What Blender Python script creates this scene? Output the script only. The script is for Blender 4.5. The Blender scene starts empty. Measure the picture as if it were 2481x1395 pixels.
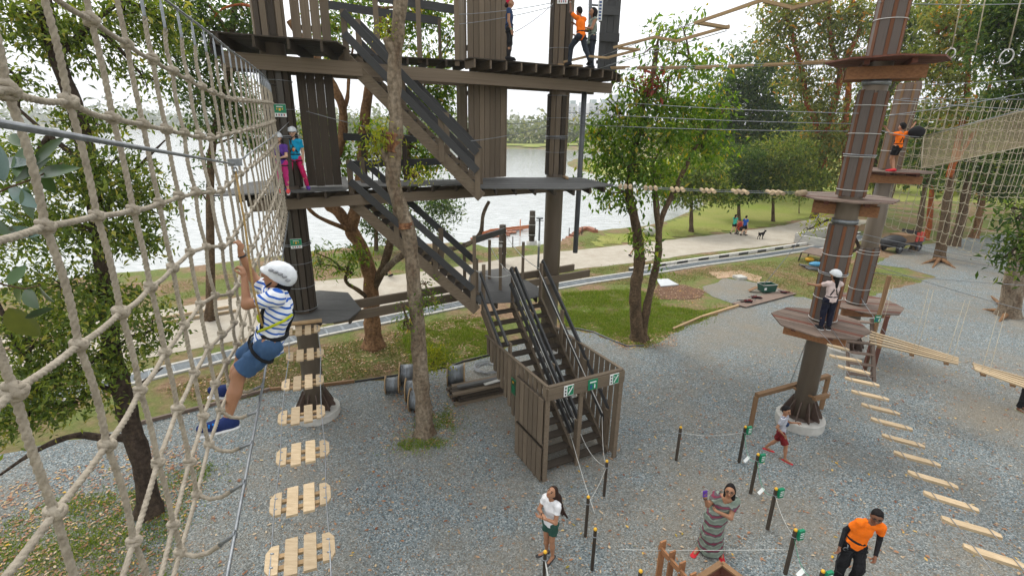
import bpy, math, random
import numpy as np
from mathutils import Vector, Matrix, geometry
random.seed(7); RNG = np.random.default_rng(7)
sc = bpy.context.scene; COL = sc.collection
R = math.radians
# ------------------------------------------------------------ camera
EYE_Z = 7.6; FPX = 1190.0; PCX = 1240.5; PCY = 697.5; PW = 2481.0
_d = np.array([(1178-PCX)/FPX, -(4350-PCY)/FPX, -1.0]); _d /= np.linalg.norm(_d)
_u = -_d; _f = np.array([0, 0, -1.0]); _yc = _f-_f.dot(_u)*_u; _yc /= np.linalg.norm(_yc)
_xc = np.cross(_yc, _u); CM = np.array([_xc, _yc, _u])
cam = bpy.data.objects.new('camera', bpy.data.cameras.new('camera')); COL.objects.link(cam); sc.camera = cam
m4 = Matrix.Identity(4)
for i in range(3):
    for j in range(3): m4[i][j] = CM[i][j]
m4.translation = (0, 0, EYE_Z); cam.matrix_world = m4
cam.data.sensor_width = 36; cam.data.lens = FPX/PW*36; cam.data.clip_start = 0.05; cam.data.clip_end = 5000
# ------------------------------------------------------------ world, sun, exposure
SUN_EL, SUN_AZ = R(56), R(-35)
w = bpy.data.worlds.new('World'); sc.world = w; w.use_nodes = True; nt = w.node_tree; nt.nodes.clear()
sky = nt.nodes.new('ShaderNodeTexSky'); sky.sky_type = 'NISHITA'; sky.sun_disc = False
sky.sun_elevation = SUN_EL; sky.sun_rotation = SUN_AZ; sky.air_density = 1.0; sky.dust_density = 4.0; sky.ozone_density = 1.0
hs = nt.nodes.new('ShaderNodeHueSaturation'); hs.inputs['Saturation'].default_value = 0.22
mx = nt.nodes.new('ShaderNodeMix'); mx.data_type = 'RGBA'; mx.inputs[0].default_value = 0.6; mx.inputs[7].default_value = (13.2, 13.4, 13.6, 1)
bg = nt.nodes.new('ShaderNodeBackground'); bg.inputs['Strength'].default_value = 0.11
wo = nt.nodes.new('ShaderNodeOutputWorld')
nt.links.new(sky.outputs[0], hs.inputs['Color']); nt.links.new(hs.outputs[0], mx.inputs[6])
nt.links.new(mx.outputs[2], bg.inputs[0]); nt.links.new(bg.outputs[0], wo.inputs[0])
sl = bpy.data.lights.new('sun', 'SUN'); sl.energy = 1.5; sl.angle = R(22); sl.color = (1.0, 0.955, 0.88)
sun = bpy.data.objects.new('sun', sl); COL.objects.link(sun)
_sd = Vector((math.cos(SUN_EL)*math.sin(SUN_AZ), math.cos(SUN_EL)*math.cos(SUN_AZ), math.sin(SUN_EL)))
sun.rotation_euler = _sd.to_track_quat('Z', 'Y').to_euler(); sun.location = (0, 0, 40)
sc.view_settings.view_transform = 'Standard'; sc.view_settings.look = 'None'
sc.view_settings.exposure = 0.46; sc.view_settings.gamma = 1.0; sc.view_settings.use_curve_mapping = False
sc.render.engine = 'CYCLES'; sc.cycles.use_denoising = True
sc.cycles.max_bounces = 6; sc.cycles.diffuse_bounces = 3; sc.cycles.glossy_bounces = 2; sc.cycles.transmission_bounces = 3; sc.cycles.transparent_max_bounces = 6
# ------------------------------------------------------------ surveying: photo bearings to world points
def ray(px, py): return CM @ np.array([(px-PCX)/FPX, -(py-PCY)/FPX, -1.0])
def aY(px, py, Y):
    r = ray(px, py); p = np.array([0, 0, EYE_Z])+r*Y/r[1]; return Vector(p)
def aZ(px, py, z=0.0):
    r = ray(px, py); p = np.array([0, 0, EYE_Z])+r*(z-EYE_Z)/r[2]; return Vector(p)
def pr(p):
    c = CM.T @ np.array([p[0], p[1], p[2]-EYE_Z]); return (PCX+FPX*c[0]/-c[2], PCY-FPX*c[1]/-c[2], -c[2])
V = Vector
# ------------------------------------------------------------ materials
def newmat(name):
    m = bpy.data.materials.new(name); m.use_nodes = True; n = m.node_tree.nodes; n.clear()
    out = n.new('ShaderNodeOutputMaterial'); b = n.new('ShaderNodeBsdfPrincipled'); m.node_tree.links.new(b.outputs[0], out.inputs[0])
    return m, n, m.node_tree.links, b, out
def ramp(n, l, src, stops):
    r = n.new('ShaderNodeValToRGB'); l.new(src, r.inputs[0]); e = r.color_ramp.elements
    while len(e) < len(stops): e.new(0.5)
    for k, (p, c) in enumerate(stops):
        e[k].position = p; e[k].color = (*c, 1) if len(c) == 3 else c
    return r
def mat(name, c1, c2=None, scale=6.0, rough=0.7, bump=0.0, bscale=None, metal=0.0, stretch=(1, 1, 1), world=False, rnd=0.0, stops=None, detail=6.0, spec=0.5, coat=0.0):
    m, n, l, b, out = newmat(name)
    b.inputs['Roughness'].default_value = rough; b.inputs['Metallic'].default_value = metal; b.inputs['Specular IOR Level'].default_value = spec
    if coat: b.inputs['Coat Weight'].default_value = coat
    if c2 is None: c2 = tuple(v*0.8 for v in c1)
    mp = n.new('ShaderNodeMapping'); mp.inputs['Scale'].default_value = stretch
    if world: g = n.new('ShaderNodeNewGeometry'); l.new(g.outputs['Position'], mp.inputs[0])
    else: g = n.new('ShaderNodeTexCoord'); l.new(g.outputs['Object'], mp.inputs[0])
    no = n.new('ShaderNodeTexNoise'); no.inputs['Scale'].default_value = scale; no.inputs['Detail'].default_value = detail; no.inputs['Roughness'].default_value = 0.6
    l.new(mp.outputs[0], no.inputs['Vector'])
    cr = ramp(n, l, no.outputs['Fac'], stops or [(0.32, c2), (0.68, c1)])
    col = cr.outputs[0]
    if rnd:
        oi = n.new('ShaderNodeObjectInfo'); mr = n.new('ShaderNodeMapRange'); l.new(oi.outputs['Random'], mr.inputs[0])
        mr.inputs[3].default_value = 1-rnd; mr.inputs[4].default_value = 1+rnd
        h = n.new('ShaderNodeHueSaturation'); l.new(mr.outputs[0], h.inputs['Value']); l.new(col, h.inputs['Color']); col = h.outputs[0]
        ad = n.new('ShaderNodeVectorMath'); ad.operation = 'MULTIPLY_ADD'; l.new(oi.outputs['Random'], ad.inputs[1] if False else ad.inputs[0])
        ad.inputs[1].default_value = (37, 11, 23); l.new(mp.outputs[0], ad.inputs[2]); l.new(ad.outputs[0], no.inputs['Vector'])
    l.new(col, b.inputs['Base Color'])
    if bump:
        n2 = n.new('ShaderNodeTexNoise'); n2.inputs['Scale'].default_value = bscale or scale*3; n2.inputs['Detail'].default_value = 5
        l.new(mp.outputs[0], n2.inputs['Vector']); bp = n.new('ShaderNodeBump'); bp.inputs['Strength'].default_value = bump; bp.inputs['Distance'].default_value = 0.02
        l.new(n2.outputs['Fac'], bp.inputs['Height']); l.new(bp.outputs[0], b.inputs['Normal'])
    return m
def leafmat(name, stops, trans=0.35, rough=0.45):
    m, n, l, b, out = newmat(name); b.inputs['Roughness'].default_value = rough; b.inputs['Specular IOR Level'].default_value = 0.35
    at = n.new('ShaderNodeAttribute'); at.attribute_name = 'tint'
    cr = ramp(n, l, at.outputs['Fac'], stops); l.new(cr.outputs[0], b.inputs['Base Color'])
    tr = n.new('ShaderNodeBsdfTranslucent'); g = n.new('ShaderNodeHueSaturation'); g.inputs['Value'].default_value = 1.5; g.inputs['Saturation'].default_value = 1.15; l.new(cr.outputs[0], g.inputs['Color']); l.new(g.outputs[0], tr.inputs[0])
    ms = n.new('ShaderNodeMixShader'); ms.inputs[0].default_value = trans; l.new(b.outputs[0], ms.inputs[1]); l.new(tr.outputs[0], ms.inputs[2]); l.new(ms.outputs[0], out.inputs[0])
    return m
M = {}
def wood(name, c1, c2, rnd=0.15, **k): M[name] = mat(name, c1, c2, scale=3.4, stretch=(1.6, 9, 9), rough=k.pop('rough', 0.75), bump=0.25, rnd=rnd, **k)
wood('composite_brown', (0.19, 0.148, 0.104), (0.118, 0.090, 0.063), spec=0.25, rnd=0.22)
wood('composite_dark', (0.066, 0.051, 0.037), (0.038, 0.030, 0.022), spec=0.25, rnd=0.22)
wood('slate_rail', (0.060, 0.061, 0.062), (0.038, 0.038, 0.039), rough=0.6, spec=0.3)
wood('deck_grey', (0.105, 0.105, 0.10), (0.07, 0.069, 0.066), rnd=0.1)
wood('pine', (0.50, 0.385, 0.245), (0.36, 0.265, 0.155), rnd=0.2)
wood('pine_side', (0.42, 0.29, 0.155), (0.30, 0.195, 0.095))
wood('hardwood_grey', (0.20, 0.145, 0.11), (0.115, 0.078, 0.06), rnd=0.25)
wood('hardwood_red', (0.17, 0.055, 0.03), (0.09, 0.028, 0.016), rnd=0.2)
wood('timber_orange', (0.36, 0.17, 0.07), (0.22, 0.09, 0.035), rnd=0.15)
wood('cladding_rust', (0.20, 0.075, 0.025), (0.10, 0.035, 0.014), rnd=0.25)
wood('cladding_grey', (0.135, 0.11, 0.095), (0.085, 0.068, 0.058), rnd=0.12)
wood('oak_post', (0.24, 0.135, 0.06), (0.15, 0.08, 0.035))
M['pole_paint'] = mat('pole_paint', (0.16, 0.125, 0.09), (0.135, 0.104, 0.074), scale=2, rough=0.45, stretch=(4, 4, 0.6))
M['pole_dark'] = mat('pole_dark', (0.055, 0.045, 0.034), (0.04, 0.033, 0.025), scale=2, rough=0.5)
M['steel_plate'] = mat('steel_plate', (0.095, 0.06, 0.043), (0.06, 0.038, 0.028), scale=9, rough=0.6)
M['concrete'] = mat('concrete', (0.50, 0.49, 0.45), (0.36, 0.35, 0.32), scale=5, rough=0.9, bump=0.3)
M['kerb_white'] = mat('kerb_white', (0.62, 0.61, 0.57), (0.42, 0.41, 0.38), scale=4, rough=0.85)
M['kerb_black'] = mat('kerb_black', (0.09, 0.09, 0.09), (0.05, 0.05, 0.05), scale=4, rough=0.85)
M['grate'] = mat('grate', (0.20, 0.225, 0.24), (0.14, 0.16, 0.17), scale=8, rough=0.5, rnd=0.12, metal=0.3)
M['galv'] = mat('galv', (0.30, 0.315, 0.33), (0.20, 0.215, 0.23), scale=20, rough=0.45, metal=0.85)
M['cable'] = mat('cable', (0.27, 0.285, 0.295), (0.18, 0.19, 0.2), scale=40, rough=0.42, metal=0.6)
M['cable_white'] = mat('cable_white', (0.62, 0.62, 0.58), (0.5, 0.5, 0.47), scale=20, rough=0.6)
M['grey_pole'] = mat('grey_pole', (0.115, 0.125, 0.135), (0.085, 0.09, 0.10), scale=3, rough=0.5)
M['yellow'] = mat('yellow', (0.75, 0.42, 0.02), (0.65, 0.35, 0.02), rough=0.45)
M['sign_green'] = mat('sign_green', (0.0, 0.22, 0.10), (0.0, 0.17, 0.08), rough=0.35)
M['sign_white'] = mat('sign_white', (0.75, 0.77, 0.76), (0.7, 0.72, 0.7), rough=0.4)
M['sign_blue'] = mat('sign_blue', (0.03, 0.08, 0.25), None, rough=0.4)
M['sign_red'] = mat('sign_red', (0.45, 0.05, 0.06), None, rough=0.4)
M['sign_dark'] = mat('sign_dark', (0.015, 0.05, 0.02), None, rough=0.4)
M['black'] = mat('black', (0.02, 0.02, 0.022), (0.012, 0.012, 0.014), rough=0.6)
M['rope'] = mat('rope', (0.40, 0.35, 0.275), (0.24, 0.205, 0.155), scale=26, rough=0.9, bump=0.35, bscale=120, world=True)
M['rope_thin'] = mat('rope_thin', (0.46, 0.41, 0.30), (0.34, 0.30, 0.21), scale=10, rough=0.9)
M['mesh_tan'] = mat('mesh_tan', (0.42, 0.34, 0.22), (0.34, 0.27, 0.17), scale=5, rough=0.9)
M['brick_red'] = mat('brick_red', (0.34, 0.14, 0.075), (0.22, 0.085, 0.05), scale=6, rough=0.85, rnd=0.2)
M['bin_green'] = mat('bin_green', (0.01, 0.075, 0.05), (0.008, 0.06, 0.04), rough=0.4)
M['red_paint'] = mat('red_paint', (0.55, 0.03, 0.015), (0.42, 0.025, 0.012), rough=0.4)
M['orange_plastic'] = mat('orange_plastic', (0.6, 0.2, 0.08), None, rough=0.6)
M['blue_plastic'] = mat('blue_plastic', (0.05, 0.25, 0.42), None, rough=0.5)
# ------------------------------------------------------------ object helpers
WM = {}
def tag(o, label=None, cat=None, group=None, kind=None):
    if label: o['label'] = label
    if cat: o['category'] = cat
    if group: o['group'] = group
    if kind: o['kind'] = kind
    return o
def empty(name, loc=(0, 0, 0), label=None, cat=None, group=None, rz=0.0):
    o = bpy.data.objects.new(name, None); COL.objects.link(o); o.empty_display_size = 0.2
    m = Matrix.Translation(V(loc)) @ Matrix.Rotation(rz, 4, 'Z'); o.matrix_basis = m; WM[o.name] = m
    return tag(o, label, cat, group)
def wm(o): return WM.get(o.name, Matrix.Identity(4)) if o else Matrix.Identity(4)
def link(name, me, parent=None, world=None):
    o = bpy.data.objects.new(name, me); COL.objects.link(o)
    W = world or Matrix.Identity(4)
    if parent: o.parent = parent; o.matrix_basis = wm(parent).inverted() @ W
    else: o.matrix_basis = W
    WM[o.name] = W
    return o
def mesh_np(name, v, f, mats, smooth=False, fm=None, tint=None):
    me = bpy.data.meshes.new(name); v = np.asarray(v, dtype=np.float32); 
    me.vertices.add(len(v)); me.vertices.foreach_set('co', v.ravel())
    f = np.asarray(f, dtype=np.int32); k = f.shape[1]
    me.loops.add(f.size); me.loops.foreach_set('vertex_index', f.ravel())
    me.polygons.add(len(f)); me.polygons.foreach_set('loop_start', np.arange(0, f.size, k, dtype=np.int32))
    me.polygons.foreach_set('loop_total', np.full(len(f), k, dtype=np.int32))
    for m in (mats if isinstance(mats, (list, tuple)) else [mats]): me.materials.append(m)
    if fm is not None: me.polygons.foreach_set('material_index', np.asarray(fm, dtype=np.int32))
    me.polygons.foreach_set('use_smooth', np.full(len(f), smooth, dtype=bool))
    me.update(calc_edges=True)
    if tint is not None:
        a = me.attributes.new('tint', 'FLOAT', 'FACE'); a.data.foreach_set('value', np.asarray(tint, dtype=np.float32))
    return me
class MB:
    def __init__(s): s.v = []; s.f = []; s.fm = []; s.sm = []
    def add(s, vs, fs, m=0, smooth=False):
        b = len(s.v); s.v += [tuple(p) for p in vs]
        for f in fs: s.f.append(tuple(b+i for i in f)); s.fm.append(m); s.sm.append(smooth)
        return s
    def beam(s, a, b, w, h, up=(0, 0, 1), m=0):
        a = V(a); b = V(b); x = (b-a).normalized(); u = V(up); y = u.cross(x)
        if y.length < 1e-4: y = V((0, 1, 0)).cross(x)
        y.normalize(); z = x.cross(y); y = y*w/2; z = z*h/2
        vs = [a-y-z, a+y-z, a+y+z, a-y+z, b-y-z, b+y-z, b+y+z, b-y+z]
        return s.add(vs, [(0, 3, 2, 1), (4, 5, 6, 7), (0, 1, 5, 4), (1, 2, 6, 5), (2, 3, 7, 6), (3, 0, 4, 7)], m)
    def box(s, c, sx, sy, sz, rz=0, m=0):
        c = V(c); d = V((math.cos(rz), math.sin(rz), 0))*sx/2
        return s.beam(c-d, c+d, sy, sz, m=m)
    def prism(s, poly, z0, z1, m=0):
        n = len(poly)
        if sum(poly[i][0]*poly[(i+1) % n][1]-poly[(i+1) % n][0]*poly[i][1] for i in range(n)) < 0: poly = poly[::-1]
        vs = [(p[0], p[1], z0) for p in poly]+[(p[0], p[1], z1) for p in poly]
        return s.add(vs, [tuple(range(n-1, -1, -1)), tuple(range(n, 2*n))]+[(i, (i+1) % n, n+(i+1) % n, n+i) for i in range(n)], m)
    def quadprism(s, q, t, m=0):          # q: 4+ coplanar points, t: thickness vector
        n = len(q); q = [V(p) for p in q]; t = V(t)
        return s.add(q+[p+t for p in q], [tuple(range(n-1, -1, -1)), tuple(range(n, 2*n))]+[(i, (i+1) % n, n+(i+1) % n, n+i) for i in range(n)], m)
    def tube(s, pts, r, seg=8, m=0, caps=True, smooth=True, lobes=0, pitch=0.09, closed=False):
        pts = [V(p) for p in pts]; n = len(pts)
        rr = r if isinstance(r, (list, tuple)) else [r]*n
        t0 = (pts[1]-pts[0]).normalized(); a = V((0, 0, 1)) if abs(t0.z) < 0.9 else V((0, 1, 0))
        u = a.cross(t0).normalized(); vs = []; s_ = 0.0
        for i in range(n):
            if closed: t = (pts[(i+1) % n]-pts[i-1]).normalized()
            else: t = (pts[min(i+1, n-1)]-pts[max(i-1, 0)]).normalized()
            u = (u-t*u.dot(t)).normalized(); w_ = t.cross(u)
            if i: s_ += (pts[i]-pts[i-1]).length
            for k in range(seg):
                th = 2*math.pi*k/seg; q = rr[i]
                if lobes: q *= 0.54+0.54*abs(math.cos(lobes/2*(th-2*math.pi*s_/pitch)))**0.8
                vs.append(pts[i]+u*(q*math.cos(th))+w_*(q*math.sin(th)))
        fs = []
        for i in range(n if closed else n-1):
            j = (i+1) % n
            for k in range(seg):
                k2 = (k+1) % seg; fs.append((i*seg+k, i*seg+k2, j*seg+k2, j*seg+k))
        if caps and not closed: fs.append(tuple(range(seg-1, -1, -1))); fs.append(tuple((n-1)*seg+k for k in range(seg)))
        return s.add(vs, fs, m, smooth)
    def cyl(s, a, b, r, seg=16, m=0, r2=None, smooth=True): return s.tube([a, b], [r, r if r2 is None else r2], seg, m, smooth=smooth)
    def ring(s, c, R_, r, ax=(0, 0, 1), seg=20, m=0, seg2=6):
        ax = V(ax).normalized(); a = V((1, 0, 0)) if abs(ax.x) < 0.9 else V((0, 1, 0)); u = ax.cross(a).normalized(); w_ = ax.cross(u); c = V(c)
        return s.tube([c+u*R_*math.cos(2*math.pi*k/seg)+w_*R_*math.sin(2*math.pi*k/seg) for k in range(seg)], r, seg2, m, closed=True)
    def ball(s, c, r, m=0, seg=10, rings=7, q=(1, 1, 1)):
        c = V(c); vs = [c+V((0, 0, r*q[2]))]
        for i in range(1, rings):
            ph = math.pi*i/rings
            for k in range(seg):
                th = 2*math.pi*k/seg; vs.append(c+V((r*q[0]*math.sin(ph)*math.cos(th), r*q[1]*math.sin(ph)*math.sin(th), r*q[2]*math.cos(ph))))
        vs.append(c-V((0, 0, r*q[2]))); L = len(vs)-1
        fs = [(0, 1+k, 1+(k+1) % seg) for k in range(seg)]
        for i in range(rings-2):
            for k in range(seg): a = 1+i*seg; fs.append((a+k, a+seg+k, a+seg+(k+1) % seg, a+(k+1) % seg))
        a = 1+(rings-2)*seg; fs += [(a+k, L, a+(k+1) % seg) for k in range(seg)]
        return s.add(vs, fs, m, True)
    def mesh(s, name, mats, W=None):
        me = bpy.data.meshes.new(name); vs = s.v
        if W is not None: Wi = W.inverted(); vs = [Wi @ V(p) for p in vs]
        me.from_pydata([tuple(p) for p in vs], [], s.f)
        for m in (mats if isinstance(mats, (list, tuple)) else [mats]): me.materials.append(M[m] if isinstance(m, str) else m)
        me.polygons.foreach_set('material_index', s.fm); me.polygons.foreach_set('use_smooth', s.sm); me.update()
        return me
    def build(s, name, mats, parent=None, loc=None, **tags):
        W = wm(parent) if (parent and loc is None) else Matrix.Translation(V(loc if loc is not None else (0, 0, 0)))
        me = s.mesh(name, mats, W); o = link(name, me, parent, W)
        if tags: tag(o, **tags)
        return o
_unit = {}
def unit(matn):
    if matn not in _unit:
        b = MB(); b.beam((-.5, 0, 0), (.5, 0, 0), 1, 1); _unit[matn] = b.mesh('board', matn)
    return _unit[matn]
def plank(name, a, b, w, h, matn, parent=None, up=(0, 0, 1)):
    a = V(a); b = V(b); x = b-a; L = x.length; x = x/L; y = V(up).cross(x)
    if y.length < 1e-4: y = V((0, 1, 0)).cross(x)
    y.normalize(); z = x.cross(y); c = (a+b)/2; W = Matrix.Identity(4)
    for i in range(3): W[i][0] = x[i]*L; W[i][1] = y[i]*w; W[i][2] = z[i]*h; W[i][3] = c[i]
    return link(name, unit(matn), parent, W)
def copy_tree(o, parent=None, world=None, name=None):
    c = o.copy(); COL.objects.link(c)
    if world is not None: c.matrix_basis = world; WM[c.name] = world
    if parent: c.parent = parent
    for ch in list(o.children): copy_tree(ch, c)
    return c
def clip(poly, n, d):                     # keep points with n.p >= d
    out = []; L = len(poly)
    for i in range(L):
        a = poly[i]; b = poly[(i+1) % L]; da = a[0]*n[0]+a[1]*n[1]-d; db = b[0]*n[0]+b[1]*n[1]-d
        if da >= 0: out.append(a)
        if (da > 0) != (db > 0) and da != db and (da >= 0 or db >= 0):
            t = da/(da-db); out.append((a[0]+(b[0]-a[0])*t, a[1]+(b[1]-a[1])*t))
    return out
def boards(poly, ang, width, gap, z0, z1, matn, parent, name='deck_board'):
    n = (-math.sin(ang), math.cos(ang)); ds = [p[0]*n[0]+p[1]*n[1] for p in poly]; d = min(ds); hi = max(ds)
    k = 0
    while d < hi-0.01:
        q = clip(clip(poly, n, d), (-n[0], -n[1]), -(min(d+width-gap, hi)))
        if len(q) >= 3:
            dz = random.uniform(-0.004, 0.004)
            cx = sum(p[0] for p in q)/len(q); cy = sum(p[1] for p in q)/len(q)
            W = Matrix.Translation((cx, cy, z0)) @ Matrix.Rotation(ang, 4, 'Z'); Wi = W.inverted()
            b = MB(); b.prism(q, z0+dz, z1+dz); me = b.mesh(name, matn, W); link(name, me, parent, W)
        d += width; k += 1
def sag(a, b, s, n=12):
    a = V(a); b = V(b); return [a.lerp(b, t/n)-V((0, 0, s*4*(t/n)*(1-t/n))) for t in range(n+1)]
def cable(a, b, r=0.006, s=0.05, name='steel_cable', label=None, m='cable', group=None, seg=6):
    o = MB().tube(sag(a, b, s), r, seg).build(name, m, loc=a)
    return tag(o, label, 'cable', group)
def poly_mesh(pts, z, jitter=0.0, step=0.5, seed=1):
    rr = random.Random(seed); P = []
    for i in range(len(pts)):
        a = V((*pts[i][:2], 0)); b = V((*pts[(i+1) % len(pts)][:2], 0)); L = (b-a).length
        k = max(1, min(60, int(L/step))); nn = V((-(b-a).y, (b-a).x, 0)).normalized()
        for t in range(k):
            P.append(a.lerp(b, t/k)+nn*(rr.uniform(-jitter, jitter) if jitter and L < 40 else 0))
    tr = geometry.tessellate_polygon([P]); return [(p.x, p.y, z) for p in P], [tuple(t) for t in tr]
def sheet(name, pts, z, m, jitter=0.0, step=0.5, kind='structure', seed=1, **tg):
    v, f = poly_mesh(pts, z, jitter, step, seed); me = bpy.data.meshes.new(name)
    ff = []
    for t in f:
        a, b, c = (V(v[i]) for i in t)
        ff.append(t if (b-a).cross(c-a).z > 0 else t[::-1])
    me.from_pydata(v, [], ff); me.materials.append(m); me.update()
    o = link(name, me); return tag(o, kind=kind, **tg)
def G(*ps, z=0.0): return [tuple(aZ(x, y, z)[:2]) for x, y in ps]
def inpoly(P, poly):
    x, y = P[:, 0], P[:, 1]; c = np.zeros(len(P), bool); n = len(poly)
    for i in range(n):
        x1, y1 = poly[i][:2]; x2, y2 = poly[(i+1) % n][:2]
        if y1 == y2: continue
        c ^= ((y1 > y) != (y2 > y)) & (x < (x2-x1)*(y-y1)/(y2-y1)+x1)
    return c
# ============================================================ GROUND, WATER, PATH
def ground_material(name, kind):
    m, n, l, b, out = newmat(name); b.inputs['Roughness'].default_value = 0.95; b.inputs['Specular IOR Level'].default_value = 0.2
    g = n.new('ShaderNodeNewGeometry')
    def noise(s, d=6, r=0.6):
        t = n.new('ShaderNodeTexNoise'); t.inputs['Scale'].default_value = s; t.inputs['Detail'].default_value = d; t.inputs['Roughness'].default_value = r
        l.new(g.outputs['Position'], t.inputs['Vector']); return t.outputs['Fac']
    def mixc(f, a, c):
        x = n.new('ShaderNodeMix'); x.data_type = 'RGBA'; 
        if isinstance(f, float): x.inputs[0].default_value = f
        else: l.new(f, x.inputs[0])
        for s_, val in ((6, a), (7, c)):
            if isinstance(val, tuple): x.inputs[s_].default_value = (*val, 1)
            else: l.new(val, x.inputs[s_])
        return x.outputs[2]
    def bump(h, st, dist, prev=None):
        p = n.new('ShaderNodeBump'); p.inputs['Strength'].default_value = st; p.inputs['Distance'].default_value = dist; l.new(h, p.inputs['Height'])
        if prev: l.new(prev, p.inputs['Normal'])
        return p.outputs[0]
    if kind == 'dirt':
        big = ramp(n, l, noise(0.42, 4), [(0.42, (0, 0, 0)), (0.56, (1, 1, 1))]).outputs[0]
        soil = ramp(n, l, noise(5.0, 8, 0.75), [(0.3, (0.115, 0.072, 0.042)), (0.5, (0.23, 0.15, 0.088)), (0.72, (0.36, 0.25, 0.16))]).outputs[0]
        gr = ramp(n, l, noise(9.0, 8, 0.8), [(0.3, (0.06, 0.085, 0.02)), (0.5, (0.13, 0.165, 0.04)), (0.7, (0.24, 0.22, 0.085))]).outputs[0]
        l.new(mixc(big, soil, gr), b.inputs['Base Color']); l.new(bump(noise(22, 6, 0.8), 0.8, 0.06), b.inputs['Normal'])
    elif kind == 'lawn':
        big = ramp(n, l, noise(0.16, 5), [(0.38, (0, 0, 0)), (0.66, (1, 1, 1))]).outputs[0]
        a = ramp(n, l, noise(7, 8, 0.8), [(0.3, (0.13, 0.18, 0.025)), (0.7, (0.28, 0.33, 0.06))]).outputs[0]
        c = ramp(n, l, noise(6, 8, 0.8), [(0.3, (0.20, 0.22, 0.05)), (0.7, (0.38, 0.35, 0.12))]).outputs[0]
        l.new(mixc(big, a, c), b.inputs['Base Color']); l.new(bump(noise(18, 6, 0.8), 0.9, 0.08), b.inputs['Normal'])
    elif kind == 'green':
        a = ramp(n, l, noise(6, 8, 0.8), [(0.28, (0.07, 0.07, 0.025)), (0.45, (0.10, 0.15, 0.018)), (0.75, (0.21, 0.25, 0.04))]).outputs[0]
        bs = ramp(n, l, noise(1.3, 6, 0.7), [(0.40, (1, 1, 1)), (0.54, (0, 0, 0))]).outputs[0]; a = mixc(bs, a, (0.19, 0.135, 0.075))
        l.new(a, b.inputs['Base Color']); l.new(bump(noise(25, 6, 0.8), 1.0, 0.08), b.inputs['Normal'])
    elif kind == 'gravel':
        vo = n.new('ShaderNodeTexVoronoi'); vo.inputs['Scale'].default_value = 40; l.new(g.outputs['Position'], vo.inputs['Vector'])
        sep = n.new('ShaderNodeSeparateColor'); l.new(vo.outputs['Color'], sep.inputs[0])
        st = ramp(n, l, sep.outputs[0], [(0.0, (0.085, 0.108, 0.115)), (0.35, (0.175, 0.212, 0.222)), (0.72, (0.275, 0.318, 0.326)), (0.92, (0.36, 0.395, 0.395)), (1.0, (0.56, 0.58, 0.56))]).outputs[0]
        wn = ramp(n, l, sep.outputs[1], [(0.92, (0, 0, 0)), (0.94, (1, 1, 1))]).outputs[0]
        st = mixc(wn, st, (0.27, 0.19, 0.12))
        pat = ramp(n, l, noise(0.55, 5, 0.65), [(0.45, (0, 0, 0)), (0.72, (0.6, 0.6, 0.6))]).outputs[0]
        st = mixc(pat, st, (0.235, 0.21, 0.165))
        pt2 = ramp(n, l, noise(0.13, 6, 0.7), [(0.46, (0, 0, 0)), (0.62, (0.75, 0.75, 0.75))]).outputs[0]
        st = mixc(pt2, st, (0.29, 0.25, 0.19))
        gap = ramp(n, l, vo.outputs['Distance'], [(0.25, (1, 1, 1)), (0.75, (0.0, 0.0, 0.0))]).outputs[0]
        l.new(st, b.inputs['Base Color'])
        l.new(bump(gap, 1.0, 0.022), b.inputs['Normal']); b.inputs['Roughness'].default_value = 0.8
    elif kind == 'path':
        a = ramp(n, l, noise(1.1, 8, 0.75), [(0.3, (0.36, 0.315, 0.25)), (0.7, (0.50, 0.46, 0.385))]).outputs[0]
        c = ramp(n, l, noise(60, 3, 0.7), [(0.36, (0.75, 0.75, 0.75)), (0.6, (1, 1, 1))]).outputs[0]
        mm = n.new('ShaderNodeMix'); mm.data_type = 'RGBA'; mm.blend_type = 'MULTIPLY'; mm.inputs[0].default_value = 0.8; l.new(a, mm.inputs[6]); l.new(c, mm.inputs[7])
        l.new(mm.outputs[2], b.inputs['Base Color']); l.new(bump(noise(40, 5, 0.7), 0.3, 0.02), b.inputs['Normal'])
    elif kind == 'mud':
        a = ramp(n, l, noise(6, 8, 0.75), [(0.3, (0.07, 0.035, 0.02)), (0.7, (0.21, 0.125, 0.08))]).outputs[0]
        l.new(a, b.inputs['Base Color']); l.new(bump(noise(20, 5, 0.7), 0.8, 0.06), b.inputs['Normal'])
    elif kind == 'sand':
        a = ramp(n, l, noise(4, 8, 0.75), [(0.3, (0.33, 0.20, 0.12)), (0.7, (0.50, 0.38, 0.27))]).outputs[0]
        l.new(a, b.inputs['Base Color']); l.new(bump(noise(20, 5, 0.7), 0.6, 0.04), b.inputs['Normal'])
    return m
for k in ('dirt', 'lawn', 'green', 'gravel', 'path', 'mud', 'sand'): M['g_'+k] = ground_material('ground_'+k, k)
WZ = -0.55
SHORE = G((-600, 800), (-200, 735), (0, 712), (150, 690), (290, 671), (409, 662), (550, 646), (640, 632), (748, 619), (830, 611), (910, 606), (1000, 600), (1100, 596), (1161, 598), (1203, 609), (1268, 604), (1330, 598), (1352, 583), (1398, 566), (1443, 566), (1535, 557), (1603, 541), (1657, 518), (1700, 498), (1690, 480), (1600, 450), (1520, 434), (1441, 423), (1395, 411), (1365, 398), (1385, 389), (1450, 383), (1560, 378), (1500, 370), (1400, 366), (1225, 361), (1100, 352), (900, 338), (700, 324), z=WZ)
SHORE += [(-700, 620), (-1500, 300), (-1500, -60), (-120, 0)]
SH = np.array(SHORE)
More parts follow.
